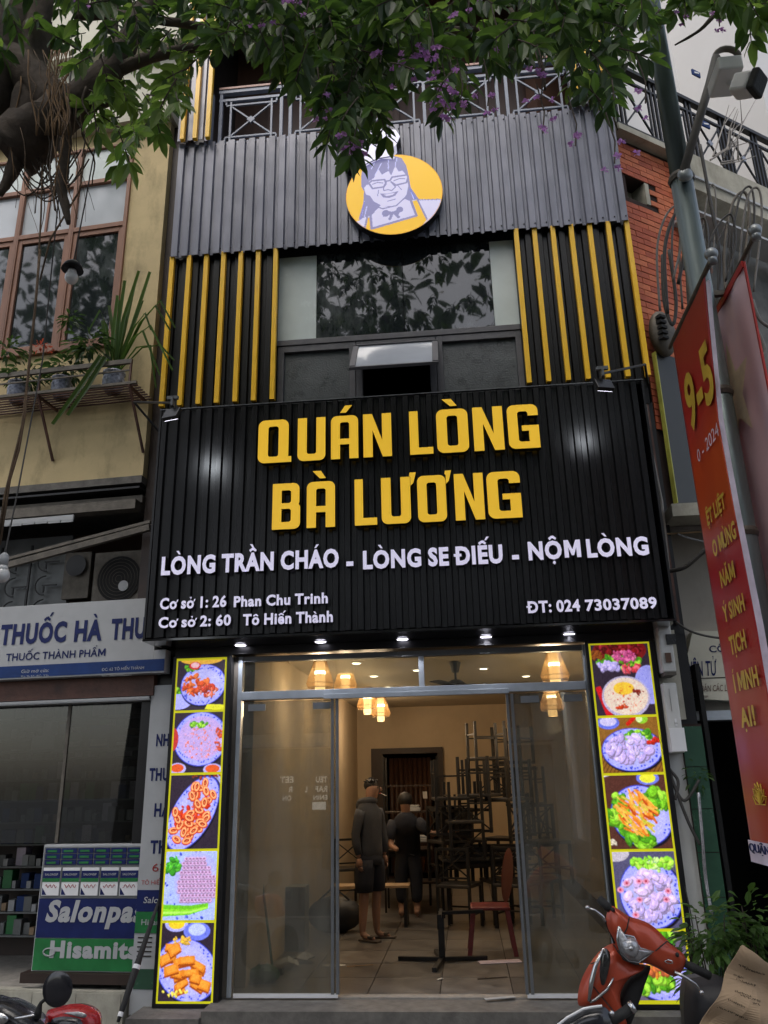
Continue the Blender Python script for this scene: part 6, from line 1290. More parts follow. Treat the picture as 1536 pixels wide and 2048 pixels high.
# cable loops around the pole
random.seed(21)
for k in range(12):
    x0 = 1320 + k * 15; y0 = random.randint(480, 560); y1 = random.randint(360, 450); w_ = random.randint(15, 38); yy = PY + random.uniform(.1, 1.4)
    cable('cable_loop', 'grey cable loop beside the street pole, ' + ['leftmost of its tangle', 'second from the left', 'third from the left', 'fourth from the left', 'fifth from the left', 'sixth from the left', 'sixth from the right', 'fifth from the right', 'fourth from the right', 'third from the right', 'second from the right', 'rightmost of its tangle'][k], [A(x0, y0 + 120, yy), A(x0 - 6, y0, yy), A(x0 + w_ * .3, y1 + 20, yy), A(x0 + w_, y1, yy), A(x0 + w_ * 1.2, y1 + 60, yy), A(x0 + w_ * .7, y0 + 60, yy)], random.choice([.007, .010, .015]), random.choice(['cable', 'cable_grey', 'dull_metal']), grp='cable loops beside the pole')
for k, (pts, m_) in enumerate((([(1372, 285), (1384, 380), (1392, 440), (1382, 560)], 'cable_grey'), ([(1400, 290), (1420, 400), (1440, 520), (1430, 640)], 'cable'), ([(1325, 510), (1328, 600), (1345, 650), (1352, 600), (1338, 500)], 'cable'), ([(1505, 600), (1520, 640), (1550, 660)], 'cable_grey'), ([(1500, 630), (1530, 700), (1510, 740), (1545, 820)], 'cable_grey'))): cable('hanging_cable', ['pale cable rising past the middle of the pole', 'dark cable crossing behind the flag knob', 'dark cable looped against the brick wall', 'pale cable crossing right of the faded flag', 'pale cable wandering right of the faded flag'][k], [A(a, b, -1.2) for a, b in pts], .015, m_)

# red banner, faded flag
def cloth(t, name, X, y0, y1, z0, z1, m, thick=.006, wav=.02, tri=0, parent=None, seed=0):
    n, k2 = 24, 50; mb = MB(); vs = []
    for s_ in (0, 1):
        for j in range(k2 + 1):
            for i in range(n + 1):
                u, v = i / n, j / k2; z = z1 + (z0 - z1) * v; y = y0 + ((y1(z) if callable(y1) else y1) - y0) * u
                x = X + s_ * thick + wav * math.sin(u * 5 + v * 3 + seed) * (.3 + v) + wav * .5 * math.sin(u * 11 - v * 6 + seed)
                vs.append((x, y, z))
    N_ = (n + 1) * (k2 + 1)
    f = [(j * (n + 1) + i, (j + 1) * (n + 1) + i, (j + 1) * (n + 1) + i + 1, j * (n + 1) + i + 1) for j in range(k2) for i in range(n)]
    mb.add(vs, f + [tuple(a + N_ for a in q[::-1]) for q in f] + [(j * (n + 1), j * (n + 1) + N_, (j + 1) * (n + 1) + N_, (j + 1) * (n + 1)) for j in range(k2)] + [((j + 1) * (n + 1) + n, (j + 1) * (n + 1) + n + N_, j * (n + 1) + n + N_, j * (n + 1) + n) for j in range(k2)])
    return t.part(name, mb, m, parent, smooth=True)
NF = Frame((1.80, -1.6, 0), -90)     # the banner's own plane, read from the restaurant side
K['banner_print'] = mat('banner_print', (.40, .02, .014, 1), .4, 0, .12, 2)
nt = K['banner_print'].node_tree; pb = nt.nodes['Principled BSDF']; tc = nt.nodes.new('ShaderNodeTexCoord'); sx = nt.nodes.new('ShaderNodeSeparateXYZ'); nt.links.new(tc.outputs['Object'], sx.inputs[0])
rp = nt.nodes.new('ShaderNodeValToRGB'); mr = nt.nodes.new('ShaderNodeMapRange'); mr.inputs[1].default_value = -3.8; mr.inputs[2].default_value = 0; nt.links.new(sx.outputs[2], mr.inputs[0]); nt.links.new(mr.outputs[0], rp.inputs[0])
e_ = rp.color_ramp.elements; e_[0].color = (.35, .013, .014, 1); e_[1].color = (.28, .013, .014, 1)
for p_, co_ in ((.50, (.35, .013, .014, 1)), (.60, (.44, .06, .010, 1)), (.70, (.48, .055, .010, 1)), (.80, (.40, .018, .014, 1))): e = e_.new(p_); e.color = co_
nt.links.new(rp.outputs[0], pb.inputs['Base Color'])
bn = T('red_banner', 'long red vertical street banner with gold lettering hanging beside the steel pole', 'banner', (1.81, -1.6, 4.9))
cloth(bn, 'fabric', 1.81, -1.6, lambda z: np.interp(z, [1, 2.5, 3.3, 3.9, 4.7, 4.9], [-2.33, -2.35, -2.31, -2.30, -2.46, -2.51]), 1.13, 4.9, 'banner_print', wav=.004)
q = MB(); ed_ = [(4.86, -2.51), (4.7, -2.47), (3.9, -2.305), (3.3, -2.315), (2.5, -2.355), (1.2, -2.335)]; vs_ = [(x_, y_ + d_, z_) for z_, y_ in ed_ for x_, d_ in ((1.812, .003), (1.83, -.02 - .06 * (4.86 - z_) / 3.6), (1.84, .0))]
q.add(vs_, [(3 * i + k, 3 * i + (k + 1) % 3, 3 * i + 3 + (k + 1) % 3, 3 * i + 3 + k) for i in range(5) for k in range(3)]); bn.part('white_edge', q, 'banner_white')
q = MB(); q.tube([(1.815, -1.50, 4.93), (1.82, -2.62, 4.94)], .018, 8); bn.part('rod', q, 'dull_metal'); q = MB(); q.ball((1.82, -2.66, 4.97), .045); q.lathe([(.03, 0), (.03, .05)], (1.82, -2.66, 4.90), n=14); bn.part('finial', q, 'steel', smooth=True); q = MB(); q.tube([(1.82, -2.62 + .012 * math.cos(a_), 4.87 + .018 * math.sin(a_)) for a_ in np.linspace(0, 6.3, 12)], .004, 5); bn.part('ring', q, 'copper')
q = MB(); q.bar((1.83, -2.0, 4.94), (PX, -2.0, 4.94), .04); q.bar((1.83, -1.9, 1.1), (PX, -2.0, 1.1), .03); bn.part('bracket', q, 'dull_metal')
def btxt(s_, x0, x1, zt_, zb_, m_='banner_gold', **kw):
    """banner writing: distances along the banner from its wall-side edge and heights"""
    k0 = len(bn.e.children); cu0 = set(o.name for o in COL.objects)
    tmp = T('x', 'x', 'x', (0, 0, 0)); lettering(tmp, s_, x0, x1, zb_, zt_, -.004, m_, **kw)
    bpy.context.view_layer.update()
    for o in [o for o in COL.objects if o.parent == tmp.e]:
        o.parent = bn.e; o.matrix_parent_inverse = Matrix(); o.matrix_basis = Matrix.Translation(Vector((1.80, -1.6, 0)) - bn.o) @ Matrix.Rotation(R(-90), 4, 'Z')
    bpy.data.objects.remove(tmp.e)
nz_ = lambda px, py: NF.at(px, py, 0)
def bpx(s_, xa, xb, yt, yb, m_='banner_gold', **kw): 
    a_, b_ = nz_(xa, (yt + yb) / 2), nz_(xb, (yt + yb) / 2); btxt(s_, a_.x, b_.x, nz_((xa + xb) / 2, yt).z, nz_((xa + xb) / 2, yb).z, m_, **kw)
bpx('9-5', 1368, 1430, 700, 838, bold=.03, depth=.003); bpx('0 - 2024', 1392, 1443, 868, 900, 'banner_white', bold=0, depth=.003)
for s_, a_, b_, t_, u_ in (('ỆT LIỆT', 1412, 1454, 1000, 1035), ('O MỪNG', 1424, 1476, 1058, 1096), ('NĂM', 1441, 1472, 1129, 1167), ('Ý SINH', 1446, 1492, 1197, 1233), ('TỊCH', 1460, 1494, 1264, 1303), ('Í MINH', 1468, 1519, 1338, 1378), ('ẠI!', 1482, 1512, 1412, 1452)): bpx(s_, a_, b_, t_, u_, bold=.035, depth=.003)
z1_ = nz_(1500, 1680).z; z0_ = nz_(1500, 1722).z; q = MB(); q.box(1.797, 1.8005, -1.60, -2.34, z0_, z1_); bn.part('white_strip', q, 'banner_white'); bpx('QUẬN HAI', 1502, 1570, 1692, 1710, 'navy', bold=0, depth=.006)
lo_ = nz_(1520, 1595); q = MB()
for k in range(7):
    a2 = R(20 + k * 23.3); L_ = .13; c2_ = Vector((1.797, -1.6 - lo_.x, lo_.z - .04)); dd = Vector((0, -math.cos(a2), math.sin(a2))); ss = Vector((0, math.sin(a2), math.cos(a2)))
    q.tube([c2_, c2_ + dd * L_ * .6 + ss * .03, c2_ + dd * L_, c2_ + dd * L_ * .6 - ss * .03, c2_], .004, 4)
bn.part('lotus_emblem', q, 'banner_gold')
fg = T('faded_flag', 'pale pink sun bleached flag with a faded star right of the steel pole', 'flag', (2.14, -1.6, 5.05))
K['flag_print'] = mat('flag_print', (.80, .58, .62, 1), .5, 0, .15, 1.0, stretch=(1, 1, .6), dirt=.6, dirtcol=(.55, .50, .72, 1))
cloth(fg, 'fabric', 2.12, -1.62, -2.42, .9, 5.05, 'flag_print', wav=.02, seed=2)
q = MB(); q.tube([(2.13, -1.4, 5.08), (2.13, -2.62, 5.1)], .018, 8); q.bar((PX, -2.0, 5.08), (2.13, -2, 5.08), .04); fg.part('rod', q, 'dull_metal'); q = MB(); q.ball((2.13, -2.66, 5.13), .045); q.lathe([(.03, 0), (.03, .05)], (2.13, -2.66, 5.06), n=14); fg.part('finial', q, 'steel', smooth=True); q = MB(); q.bar((2.12, -2.425, .9), (2.12, -2.425, 5.05), .012, .02); q.bar((2.11, -1.62, 5.04), (2.11, -2.42, 5.04), .012, .05); fg.part('red_hem', q, 'banner_red')
q = MB(); st = [(1470 + 0, 770)]; ce = Frame((2.09, -1.6, 0), -90).at(1472, 790, 0); pts = []
for k in range(10): r_ = .34 if k % 2 == 0 else .14; a2 = R(90 + 36 * k); pts.append((2.085, -1.6 - ce.x - r_ * math.cos(a2), ce.z + r_ * math.sin(a2) * 1.3))
q.add(pts + [(2.085, -1.6 - ce.x, ce.z)], [(i, (i + 1) % 10, 10) for i in range(10)]); fg.part('star', q, mat('star_faded', (.80, .72, .50, 1), .5))

# ================================================================== MOTORBIKES
def PX3(pts, y): return [at(a, b, y=y) for a, b in pts]
def zz(pts, ox=1024, oy=1536): return [(ox + a / 3, oy + b / 3) for a, b in pts]
def smooth_loop(pts, k=3):
    P = [Vector(p) for p in pts]; n = len(P); out = []
    for i in range(n):
        a, b, c2, d = P[i - 1], P[i], P[(i + 1) % n], P[(i + 2) % n]
        for j in range(k):
            u = j / k; out.append(.5 * ((2 * b) + (c2 - a) * u + (2 * a - 5 * b + 4 * c2 - d) * u * u + (3 * b - a - 3 * c2 + d) * u ** 3))
    return out
YS = -2.3
sc_ = T('scooter', 'orange red scooter parked before the right food light box with its handlebar turned', 'scooter', at(1230, 2040, y=YS) * 1)
sc_.e.location.z = -.3; sc_.o = Vector(sc_.e.location)
q = MB(); q.pillow(smooth_loop(PX3(zz([(592, 828), (640, 848), (700, 888), (790, 918), (860, 960), (960, 1060), (1030, 1118), (1042, 1175), (1010, 1232), (960, 1248), (880, 1205), (800, 1172), (740, 1172), (680, 1148), (640, 1090), (608, 1020), (575, 960), (565, 890)]), YS)), .07, .10, 8); cowl = sc_.part('handlebar_cowl', q, 'scooter_red', smooth=True)
q = MB(); q.pillow(smooth_loop(PX3(zz([(640, 950), (668, 1000), (730, 1012), (768, 1080), (850, 1100), (800, 1138), (760, 1165), (700, 1155), (652, 1110), (633, 1030)]), YS - .055), 2), .05, .02, 6); sc_.part('headlight', q, 'lens', cowl, smooth=True)
q = MB(); q.pillow(smooth_loop(PX3(zz([(670, 1030), (735, 1022), (766, 1080), (740, 1140), (690, 1130), (662, 1085)]), YS - .085), 3), .035, .01, 6); sc_.part('headlight_glass', q, 'lens', cowl, smooth=True)
q = MB(); q.ball(at(1262, 1897, y=YS - .125), (.012, .01, .012)); sc_.part('bulb', q, 'chrome', cowl, smooth=True)
q = MB(); lp = PX3(zz([(640, 950), (668, 1000), (730, 1012), (768, 1080), (850, 1100), (800, 1138), (760, 1168), (700, 1158), (650, 1112), (631, 1030), (640, 950)]), YS - .065); q.tube(lp, .006, 6); sc_.part('headlight_rim', q, 'chrome', cowl, smooth=True)
for k, (a, b) in enumerate(((605, 850), (990, 1120))): q = MB(); q.ball(at(*zz([(a, b)])[0], y=YS - .045), (.012, .02, .012)); sc_.part('mirror_plug', q, 'rubber', cowl, smooth=True)
q = MB(); q.pillow(smooth_loop(PX3(zz([(630, 1050), (540, 1085), (470, 1170), (425, 1250), (400, 1330), (400, 1425), (480, 1436), (560, 1480), (640, 1536), (700, 1600), (640, 1700), (500, 1720), (420, 1600), (700, 1600), (650, 1400), (668, 1310), (720, 1240), (800, 1195), (740, 1165), (690, 1120)][:8] + [(620, 1560), (700, 1580), (650, 1400), (668, 1310), (720, 1240), (800, 1195), (740, 1165), (690, 1120)]), YS + .06), 3), .09, .06, 8, at(*zz([(560, 1270)])[0], y=YS + .06)); sc_.part('leg_shield', q, 'scooter_red', smooth=True)
q = MB(); q.pillow(smooth_loop(PX3(zz([(548, 1082), (585, 1105), (588, 1180), (560, 1290), (538, 1300), (526, 1250), (530, 1150)]), YS - .035), 3), .02, .01, 5); sc_.part('indicator_lens', q, 'lens_dark', smooth=True)
q = MB(); q.tube(PX3(zz([(545, 1090), (500, 1190), (478, 1280), (462, 1400)]), YS - .045), [.006, .012, .014, .008], 8); q.tube(PX3(zz([(610, 1258), (570, 1330), (500, 1390), (466, 1404)]), YS - .04), [.004, .008, .008, .008], 8); sc_.part('chrome_trim', q, 'chrome', smooth=True)
q = MB(); q.pillow(smooth_loop(PX3(zz([(720, 1245), (830, 1185), (800, 1290), (765, 1400), (700, 1560), (650, 1500), (640, 1400), (665, 1310)]), YS + .12), 3), .05, .2, 6); sc_.part('inner_shield', q, 'rubber', smooth=True)
for k, (a, b, lv) in enumerate((((590, 852), (522, 782), [(562, 925), (545, 890), (500, 855), (452, 838)]), ((1035, 1172), (1185, 1246), [(975, 1222), (1050, 1262), (1100, 1295), (1138, 1348)]))):
    p0, p1 = at(*zz([a])[0], y=YS), at(*zz([b])[0], y=YS + .03); q = MB(); q.tube([p0, p0.lerp(p1, .15), p0.lerp(p1, .18), p1], [.02, .02, .024, .023], 12); sc_.part('grip', q, 'rubber', smooth=True)
    L_ = PX3(zz(lv), YS - .05); q = MB(); q.tube(L_, [.009, .009, .007, .006], 8); q.ball(L_[-1], .013); sc_.part('brake_lever', q, 'chrome', smooth=True)
for ln in ([(640, 1092), (668, 1150), (740, 1176), (830, 1190)], [(705, 893), (690, 960), (672, 1000)], [(860, 1098), (930, 1040), (965, 1062)], [(470, 1175), (520, 1160), (545, 1090)], [(610, 1060), (640, 1110), (690, 1160)], [(470, 1290), (560, 1400), (640, 1500)]):
    q = MB(); q.tube(PX3(zz(ln), YS - .068 if ln[0][1] < 1150 else YS - .03), .0035, 5); sc_.part('panel_seam', q, 'rubber')
q = MB(); q.tube([at(*zz([(560, 925)])[0], y=YS), at(*zz([(600, 1010)])[0], y=YS + .05), at(*zz([(640, 1120)])[0], y=YS + .08)], .006, 6); sc_.part('brake_cable', q, 'rubber')
q = MB(); q.tube(PX3(zz([(915, 1160), (935, 1150), (960, 1158), (965, 1170), (940, 1172), (918, 1165)]), YS - .075), .003, 5); sc_.part('badge', q, 'chrome')
b0 = at(1225, 2048, y=YS); q = MB(); q.tube([(b0.x + .06, YS + .05, .45), (b0.x - .02, YS, .0)], .03, 10); sc_.part('fork', q, 'black_metal'); q = MB(); q.lathe([(.16, -.035), (.22, -.04), (.235, 0), (.22, .04), (.16, .035)], (b0.x - .02, YS, -.065), (1, .5, 0), 32); wh = sc_.part('front_wheel', q, 'rubber', smooth=True); q = MB(); q.lathe([(.03, -.05), (.15, -.02), (.15, .02), (.03, .05)], (b0.x - .02, YS, -.065), (1, .5, 0), 20); sc_.part('rim', q, 'steel', wh)
q = MB(); q.box(b0.x + .1, b0.x + .3, YS + .15, YS + .6, -.12, -.02); sc_.part('footboard', q, 'rubber', bevel=.02)
# dark covered seat / second bike behind the scooter
sb = T('covered_motorbike', 'motorbike under a black cover behind the orange scooter handlebar', 'motorbike', (1.5, -1.9, -.3))
q = MB(); q.pillow(smooth_loop(PX3(zz([(1050, 1275), (1100, 1258), (1180, 1245), (1255, 1250), (1330, 1350), (1400, 1500), (1380, 1700), (1080, 1700), (1040, 1560), (1030, 1400)]), -1.95), 3), .18, .3, 8); sb.part('cover', q, 'tarp', smooth=True)
q = MB(); q.lathe([(.16, -.04), (.23, -.05), (.245, 0), (.23, .05), (.16, .04)], (1.45, -1.95, -.055), (1, .4, 0), 28); sb.part('wheel', q, 'rubber', smooth=True)
# nearer handlebar at the bottom edge
nb_ = T('black_motorbike', 'nearest motorbike handlebar with a pale edged black shield at the bottom edge', 'motorbike', at(1200, 2048, y=-3.1)); nb_.e.location.z = -.3; nb_.o = Vector(nb_.e.location)
q = MB(); q.pillow(smooth_loop(PX3(zz([(250, 1560), (330, 1500), (425, 1448), (540, 1428), (590, 1470), (612, 1520), (640, 1600), (560, 1800), (300, 1800)]), -3.1), 3), .05, .12, 6); nb_.part('dashboard_shield', q, 'bike_black', smooth=True)
q = MB(); q.tube(PX3(zz([(250, 1562), (330, 1498), (425, 1446), (470, 1436), (540, 1427)]), -3.14), .006, 6); nb_.part('pale_edge', q, 'white_clean')
p0, p1 = at(*zz([(590, 1525)])[0], y=-3.1), at(*zz([(735, 1425)])[0], y=-3.1); q = MB(); q.tube([p0, p0.lerp(p1, .8)], .023, 14); nb_.part('grip', q, 'rubber', smooth=True); q = MB(); q.tube([p0.lerp(p1, .82), p0.lerp(p1, .98)], [.027, .025], 14); nb_.part('bar_end', q, 'chrome', smooth=True); q = MB(); q.ball(at(*zz([(600, 1472)])[0], y=-3.2), .012); nb_.part('bolt', q, 'chrome', smooth=True)
q = MB(); q.lathe([(.16, -.04), (.23, -.05), (.245, 0), (.23, .05), (.16, .04)], (.45, -3.0, -.055), (1, .4, 0), 28); nb_.part('wheel', q, 'rubber', smooth=True)
# cardboard sheet
cd = T('cardboard_sheet', 'torn brown cardboard sheet with handwriting laid over the parked motorbike at the right edge', 'cardboard', at(1500, 2000, y=-2.6)); cd.e.location.z = .25; cd.o = Vector(cd.e.location)
ol = zz([(1345, 1055), (1390, 1068), (1440, 1100), (1536, 1170), (1700, 1230), (1760, 1600), (1170, 1600), (1190, 1490), (1260, 1340), (1300, 1200)])
n_ = 26; mb = MB(); ce = at(1510, 1960, y=-2.55); lpp = smooth_loop(PX3(ol, -2.55), 4); V_ = []; nn = len(lpp)
for s_ in (0, 1):
    for i in range(n_):
        t_ = 1 - i / n_
        for p in lpp:
            v = ce + (p - ce) * t_; v = v + Vector((0, .05 * math.sin(v.x * 17) + .03 * math.sin(v.z * 22 + v.x * 9) + s_ * .006, 0)); V_.append(v)
Nn = nn * n_; fs = [(s_ * Nn + i * nn + k, s_ * Nn + i * nn + (k + 1) % nn, s_ * Nn + (i + 1) * nn + (k + 1) % nn, s_ * Nn + (i + 1) * nn + k) for s_ in (0, 1) for i in range(n_ - 1) for k in range(nn)] + [(k, (k + 1) % nn, Nn + (k + 1) % nn, Nn + k) for k in range(nn)] + [tuple(s_ * Nn + (n_ - 1) * nn + k for k in range(nn)) for s_ in (0, 1)]
mb.add(V_, fs); cd.part('sheet', mb, 'cardboard')
q = MB()
for (a, b, L_) in ((1345, 1172, 60), (1380, 1192, 150), (1330, 1240, 60), (1345, 1265, 120), (1330, 1330, 90), (1360, 1350, 120), (1290, 1385, 90), (1420, 1390, 60), (1240, 1440, 110), (1330, 1470, 70)):
    for j in range(int(L_ / 9)):
        x_ = a + j * 9; y_ = b + j * 3; P = [at(*zz([(x_ + random.uniform(-2, 5), y_ + random.uniform(-7, 7))])[0], y=-2.55) for _ in range(3)]
        P = [p + Vector((0, .05 * math.sin(p.x * 17) + .03 * math.sin(p.z * 22 + p.x * 9) - .004, 0)) for p in P]; q.tube(P, .0016, 4)
cd.part('handwriting', q, 'ink', kind='stuff')
# left bikes
lb_ = T('dark_motorbike', 'dark blue motorbike front with a round black mirror at the bottom left corner', 'motorbike', at(60, 2040, y=-2.6)); lb_.e.location.z = -.3; lb_.o = Vector(lb_.e.location)
zl2 = lambda p: zz(p, 0, 1536)
q = MB(); q.pillow(smooth_loop(PX3(zl2([(-80, 1390), (0, 1385), (60, 1388), (140, 1425), (215, 1480), (280, 1560), (260, 1700), (-80, 1700)]), -2.6), 3), .1, .15, 8); lb_.part('fairing', q, 'bike_black', smooth=True)
q = MB(); P = PX3(zl2([(345, 1327)]), -2.65)[0]; q.pillow([P + Vector((.085 * math.cos(a_), 0, .088 * math.sin(a_))) for a_ in np.linspace(0, 6.283, 26, endpoint=False)], .012, .035, 5); lb_.part('mirror', q, 'bike_black', smooth=True)
q = MB(); q.tube(PX3(zl2([(290, 1372), (245, 1410), (232, 1450), (222, 1500)]), -2.62), [.008, .01, .018, .02], 10); lb_.part('mirror_stem', q, 'rubber', smooth=True)
q = MB(); q.pillow(smooth_loop(PX3(zl2([(-40, 1470), (30, 1480), (45, 1520), (-40, 1560)]), -2.73), 3), .01); q.pillow(smooth_loop(PX3(zl2([(85, 1500), (190, 1478), (205, 1490), (110, 1510)]), -2.73), 3), .006); lb_.part('reflective_trim', q, 'chrome', smooth=True)
q = MB(); q.lathe([(.16, -.04), (.23, -.05), (.245, 0), (.23, .05), (.16, .04)], (-2.45, -2.6, -.055), (1, .4, 0), 28); lb_.part('wheel', q, 'rubber', smooth=True)
rb = T('red_motorbike', 'glossy red motorbike fairing next to the dark motorbike at the bottom left', 'motorbike', at(160, 2040, y=-2.4)); rb.e.location.z = -.3; rb.o = Vector(rb.e.location)
q = MB(); q.pillow(smooth_loop(PX3(zl2([(275, 1478), (330, 1440), (400, 1420), (480, 1415), (555, 1438), (598, 1485), (606, 1560), (600, 1700), (300, 1700)]), -2.4), 3), .09, .1, 8); rb.part('fairing', q, 'bike_red', smooth=True)
q = MB(); q.pillow(smooth_loop(PX3(zl2([(300, 1530), (350, 1495), (440, 1495), (495, 1530), (500, 1700), (300, 1700)]), -2.5), 3), .03); rb.part('black_visor', q, 'bike_black', smooth=True)
q = MB(); q.pillow(smooth_loop(PX3(zl2([(380, 1470), (470, 1462), (520, 1480), (500, 1500), (430, 1484)]), -2.495), 3), .006); rb.part('light_strip', q, 'lens', smooth=True)
q = MB(); q.lathe([(.16, -.04), (.23, -.05), (.245, 0), (.23, .05), (.16, .04)], (-2.1, -2.4, -.055), (1, .4, 0), 28); rb.part('wheel', q, 'rubber', smooth=True)
# leaning striped stick
st_ = T('folded_umbrella', 'thin folded black umbrella with white bands leaning by the pharmacy banner', 'umbrella', at(236, 2044, y=-.5)); a_, b_ = at(236, 2044, y=-.5), at(318, 1800, y=-.1)
q = MB(); q.tube([a_.lerp(b_, t_) for t_ in (0, .1, .42, .5, .8, 1)], [.012, .022, .03, .024, .018, .01], 10); st_.part('folded_canopy', q, 'rubber', smooth=True)
for t_ in (.04, .41): q = MB(); q.tube([a_.lerp(b_, t_), a_.lerp(b_, t_ + .035)], .03 if t_ > .1 else .02, 10); st_.part('white_band', q, 'white_clean')
# plants at lower right
for k, (px, py, r_, n_, lb) in enumerate(((1425, 1880, .3, 260, 'leafy green plant at the foot of the green tiled pillar'), (1500, 1860, .3, 200, 'dark leafy plant behind the cardboard sheet'), (1420, 1960, .22, 140, 'small weed growing below the leafy plant by the umbrella-free pillar foot'))):
    P = at(px, py, y=-.6); t = T('leafy_plant', lb.replace(' by the umbrella-free pillar foot', ' right of the light box'), 'plant', (P.x, P.y, -.3)); q = MB(); leafy(q, P, (r_, r_ * .7, r_ * .9), n_, .10); t.part('foliage', q, 'leaf', kind='stuff')
    q = MB()
    for j in range(7): q.tube([(P.x + random.uniform(-.05, .05), P.y, -.3), P + Vector((random.uniform(-.2, .2), random.uniform(-.1, .1), random.uniform(-.1, .2)))], [.008, .004], 5)
    t.part('stem', q, 'bark')
P = at(1395, 1550, y=-.1); t = T('climbing_sprig', 'thin green sprig on the pillar below the lower meter box', 'plant', P); q = MB(); leafy(q, P, (.1, .05, .12), 26, .06); t.part('foliage', q, 'leaf', kind='stuff')
q = MB()
for k in range(30): px = random.uniform(540, 720); P = at(px, 2042, z=-.148); leaf(q, Vector((P.x, random.uniform(-.6, -.42), -.146)), Vector((random.gauss(0, 1), random.gauss(0, 1), .1)), .07)
m_ = K['dry_leaf'] = leaf_mat('dry_leaf', (.22, .13, .06, 1), (.2, .1, .04, 1)); o = struct('fallen_leaves', q, 'dry_leaf', kind='stuff')

# ================================================================== STREET TREE
random.seed(5)
tr = T('street_tree', 'large street tree with dark drooping leaves and purple blossom across the top of the view', 'tree', (-4.2, -3.6, -.3))
YT = -3.3
def limb(pts, r, y=YT, m='bark', name='branch', n=14):
    P = [at(p[0], p[1], y=(p[2] if len(p) > 2 else y)) for p in pts]; out = []; rr = []
    for i in range(len(P) - 1):
        a, b, c2, d = P[max(i - 1, 0)], P[i], P[i + 1], P[min(i + 2, len(P) - 1)]
        for k in range(5):
            u = k / 5; out.append(.5 * ((2 * b) + (c2 - a) * u + (2 * a - 5 * b + 4 * c2 - d) * u * u + (3 * b - a - 3 * c2 + d) * u ** 3)); rr.append(r[i] + (r[i + 1] - r[i]) * u)
    out.append(P[-1]); rr.append(r[-1]); q = MB(); rr = [v * random.uniform(.94, 1.07) for v in rr]; q.tube(out, rr, n); q.v = [tuple(Vector(v) + Vector((random.gauss(0, 1), random.gauss(0, 1), random.gauss(0, 1))) * .05 * rr[min(len(rr) - 1, i // n)]) for i, v in enumerate(q.v)]; return tr.part(name, q, m, smooth=True)
q = MB(); q.tube([(-4.2, -3.6, -.3), (-4.1, -3.6, 2.5), (-3.6, -3.4, 5.2), (-3.1, -3.3, 6.3), (-2.9, -3.3, 7.5), (-3, -3.2, 9)], [.32, .26, .24, .22, .18, .12], 18); tr.part('trunk', q, 'bark', smooth=True)
limb([(20, 300), (90, 250), (150, 205), (215, 150), (255, 80), (295, 10), (330, -80)], [.2, .16, .12, .10, .075, .07, .06])
limb([(-60, 90), (30, 130), (90, 190), (130, 230)], [.16, .15, .14, .1]); limb([(75, -60), (72, 40), (66, 110), (60, 200), (40, 300)], [.12, .11, .1, .11, .13])
limb([(90, 240), (150, 205), (190, 200), (228, 190)], [.1, .075, .065, .055]); limb([(232, -20), (231, 30), (229, 75)], [.022, .022, .02])
limb([(130, 250), (128, 330), (122, 372), (130, 410), (137, 447)], [.045, .04, .035, .03, .014], name='dead_branch')
limb([(150, 33), (240, 30), (330, 42), (450, 60)], [.03, .03, .03, .02]); limb([(60, 250), (30, 330), (0, 390)], [.09, .05, .02]); limb([(215, 150), (300, 115), (420, 90), (560, 70)], [.05, .04, .03, .02])
limb([(330, -60), (480, 0), (640, 60), (720, 120), (745, 230)], [.06, .05, .04, .03, .012]); limb([(640, -60, -2.6), (800, 20, -2.6), (900, 60, -2.6), (1020, 60, -2.6), (1180, 120, -2.6), (1235, 260, -2.6)], [.05, .04, .03, .025, .018, .006]); limb([(1020, 20), (1080, 120), (1090, 180)], [.02, .014, .006])
limb([(1536, -60, -2.8), (1440, 20, -2.8), (1400, 60, -2.8), (1350, 90, -2.8)], [.03, .02, .012, .006])
# aerial roots
for k in range(34):
    x = random.uniform(-10, 175); y0 = random.uniform(150, 260); L_ = random.uniform(90, 260); r_ = random.choice([.003, .004, .006, .009]); yy = YT + random.uniform(-.3, .2); P = []
    dx = random.uniform(-.15, .25); 
    for j in range(9): u = j / 8; P.append(at(x + dx * L_ * u + 7 * math.sin(u * 7 + k), y0 + L_ * u, y=yy))
    q = MB(); q.tube(P, [r_ * (1 - .6 * j / 8) for j in range(9)], 5); tr.part('aerial_root', q, random.choice(['root', 'root', 'bark', 'root_orange']), smooth=True)
for k in range(22):
    x = random.uniform(60, 135); q = MB(); P = [at(x + random.uniform(-8, 8) + 18 * math.sin(u * 2.2 + k), 100 + 170 * u, y=YT - .25) for u in np.linspace(0, 1, 8)]; q.tube(P, random.choice([.003, .004, .006]), 5); tr.part('aerial_root', q, random.choice(['root_orange', 'root']), smooth=True)
for pts, r_ in (([(80, 500), (70, 620), (55, 760), (45, 850), (10, 990), (0, 1060)], .008), ([(55, 760), (50, 830), (38, 900), (20, 960), (0, 1090)], .006), ([(85, 330), (82, 430), (75, 560), (62, 700)], .006), ([(170, 300), (160, 380), (100, 480), (80, 560)], .006)):
    q = MB(); q.tube([at(a, b, y=YT) for a, b in pts], r_, 6); tr.part('hanging_vine', q, 'root', smooth=True)
for k in range(9):
    a2 = random.uniform(50, 150); P = [at(a2 + 45 * math.sin(u * 3.14) * random.choice([-1, 1]), 290 + 30 * k / 3 + 75 * math.sin(u * 3.14), y=YT) for u in np.linspace(0, 1, 10)]
    P = [at(a2 - 50 + 100 * u, 300 + 6 * k + 55 * math.sin(u * 3.14), y=YT) for u in np.linspace(0, 1, 12)]; q = MB(); q.tube(P, .005, 5); tr.part('hanging_vine', q, 'bark', smooth=True)
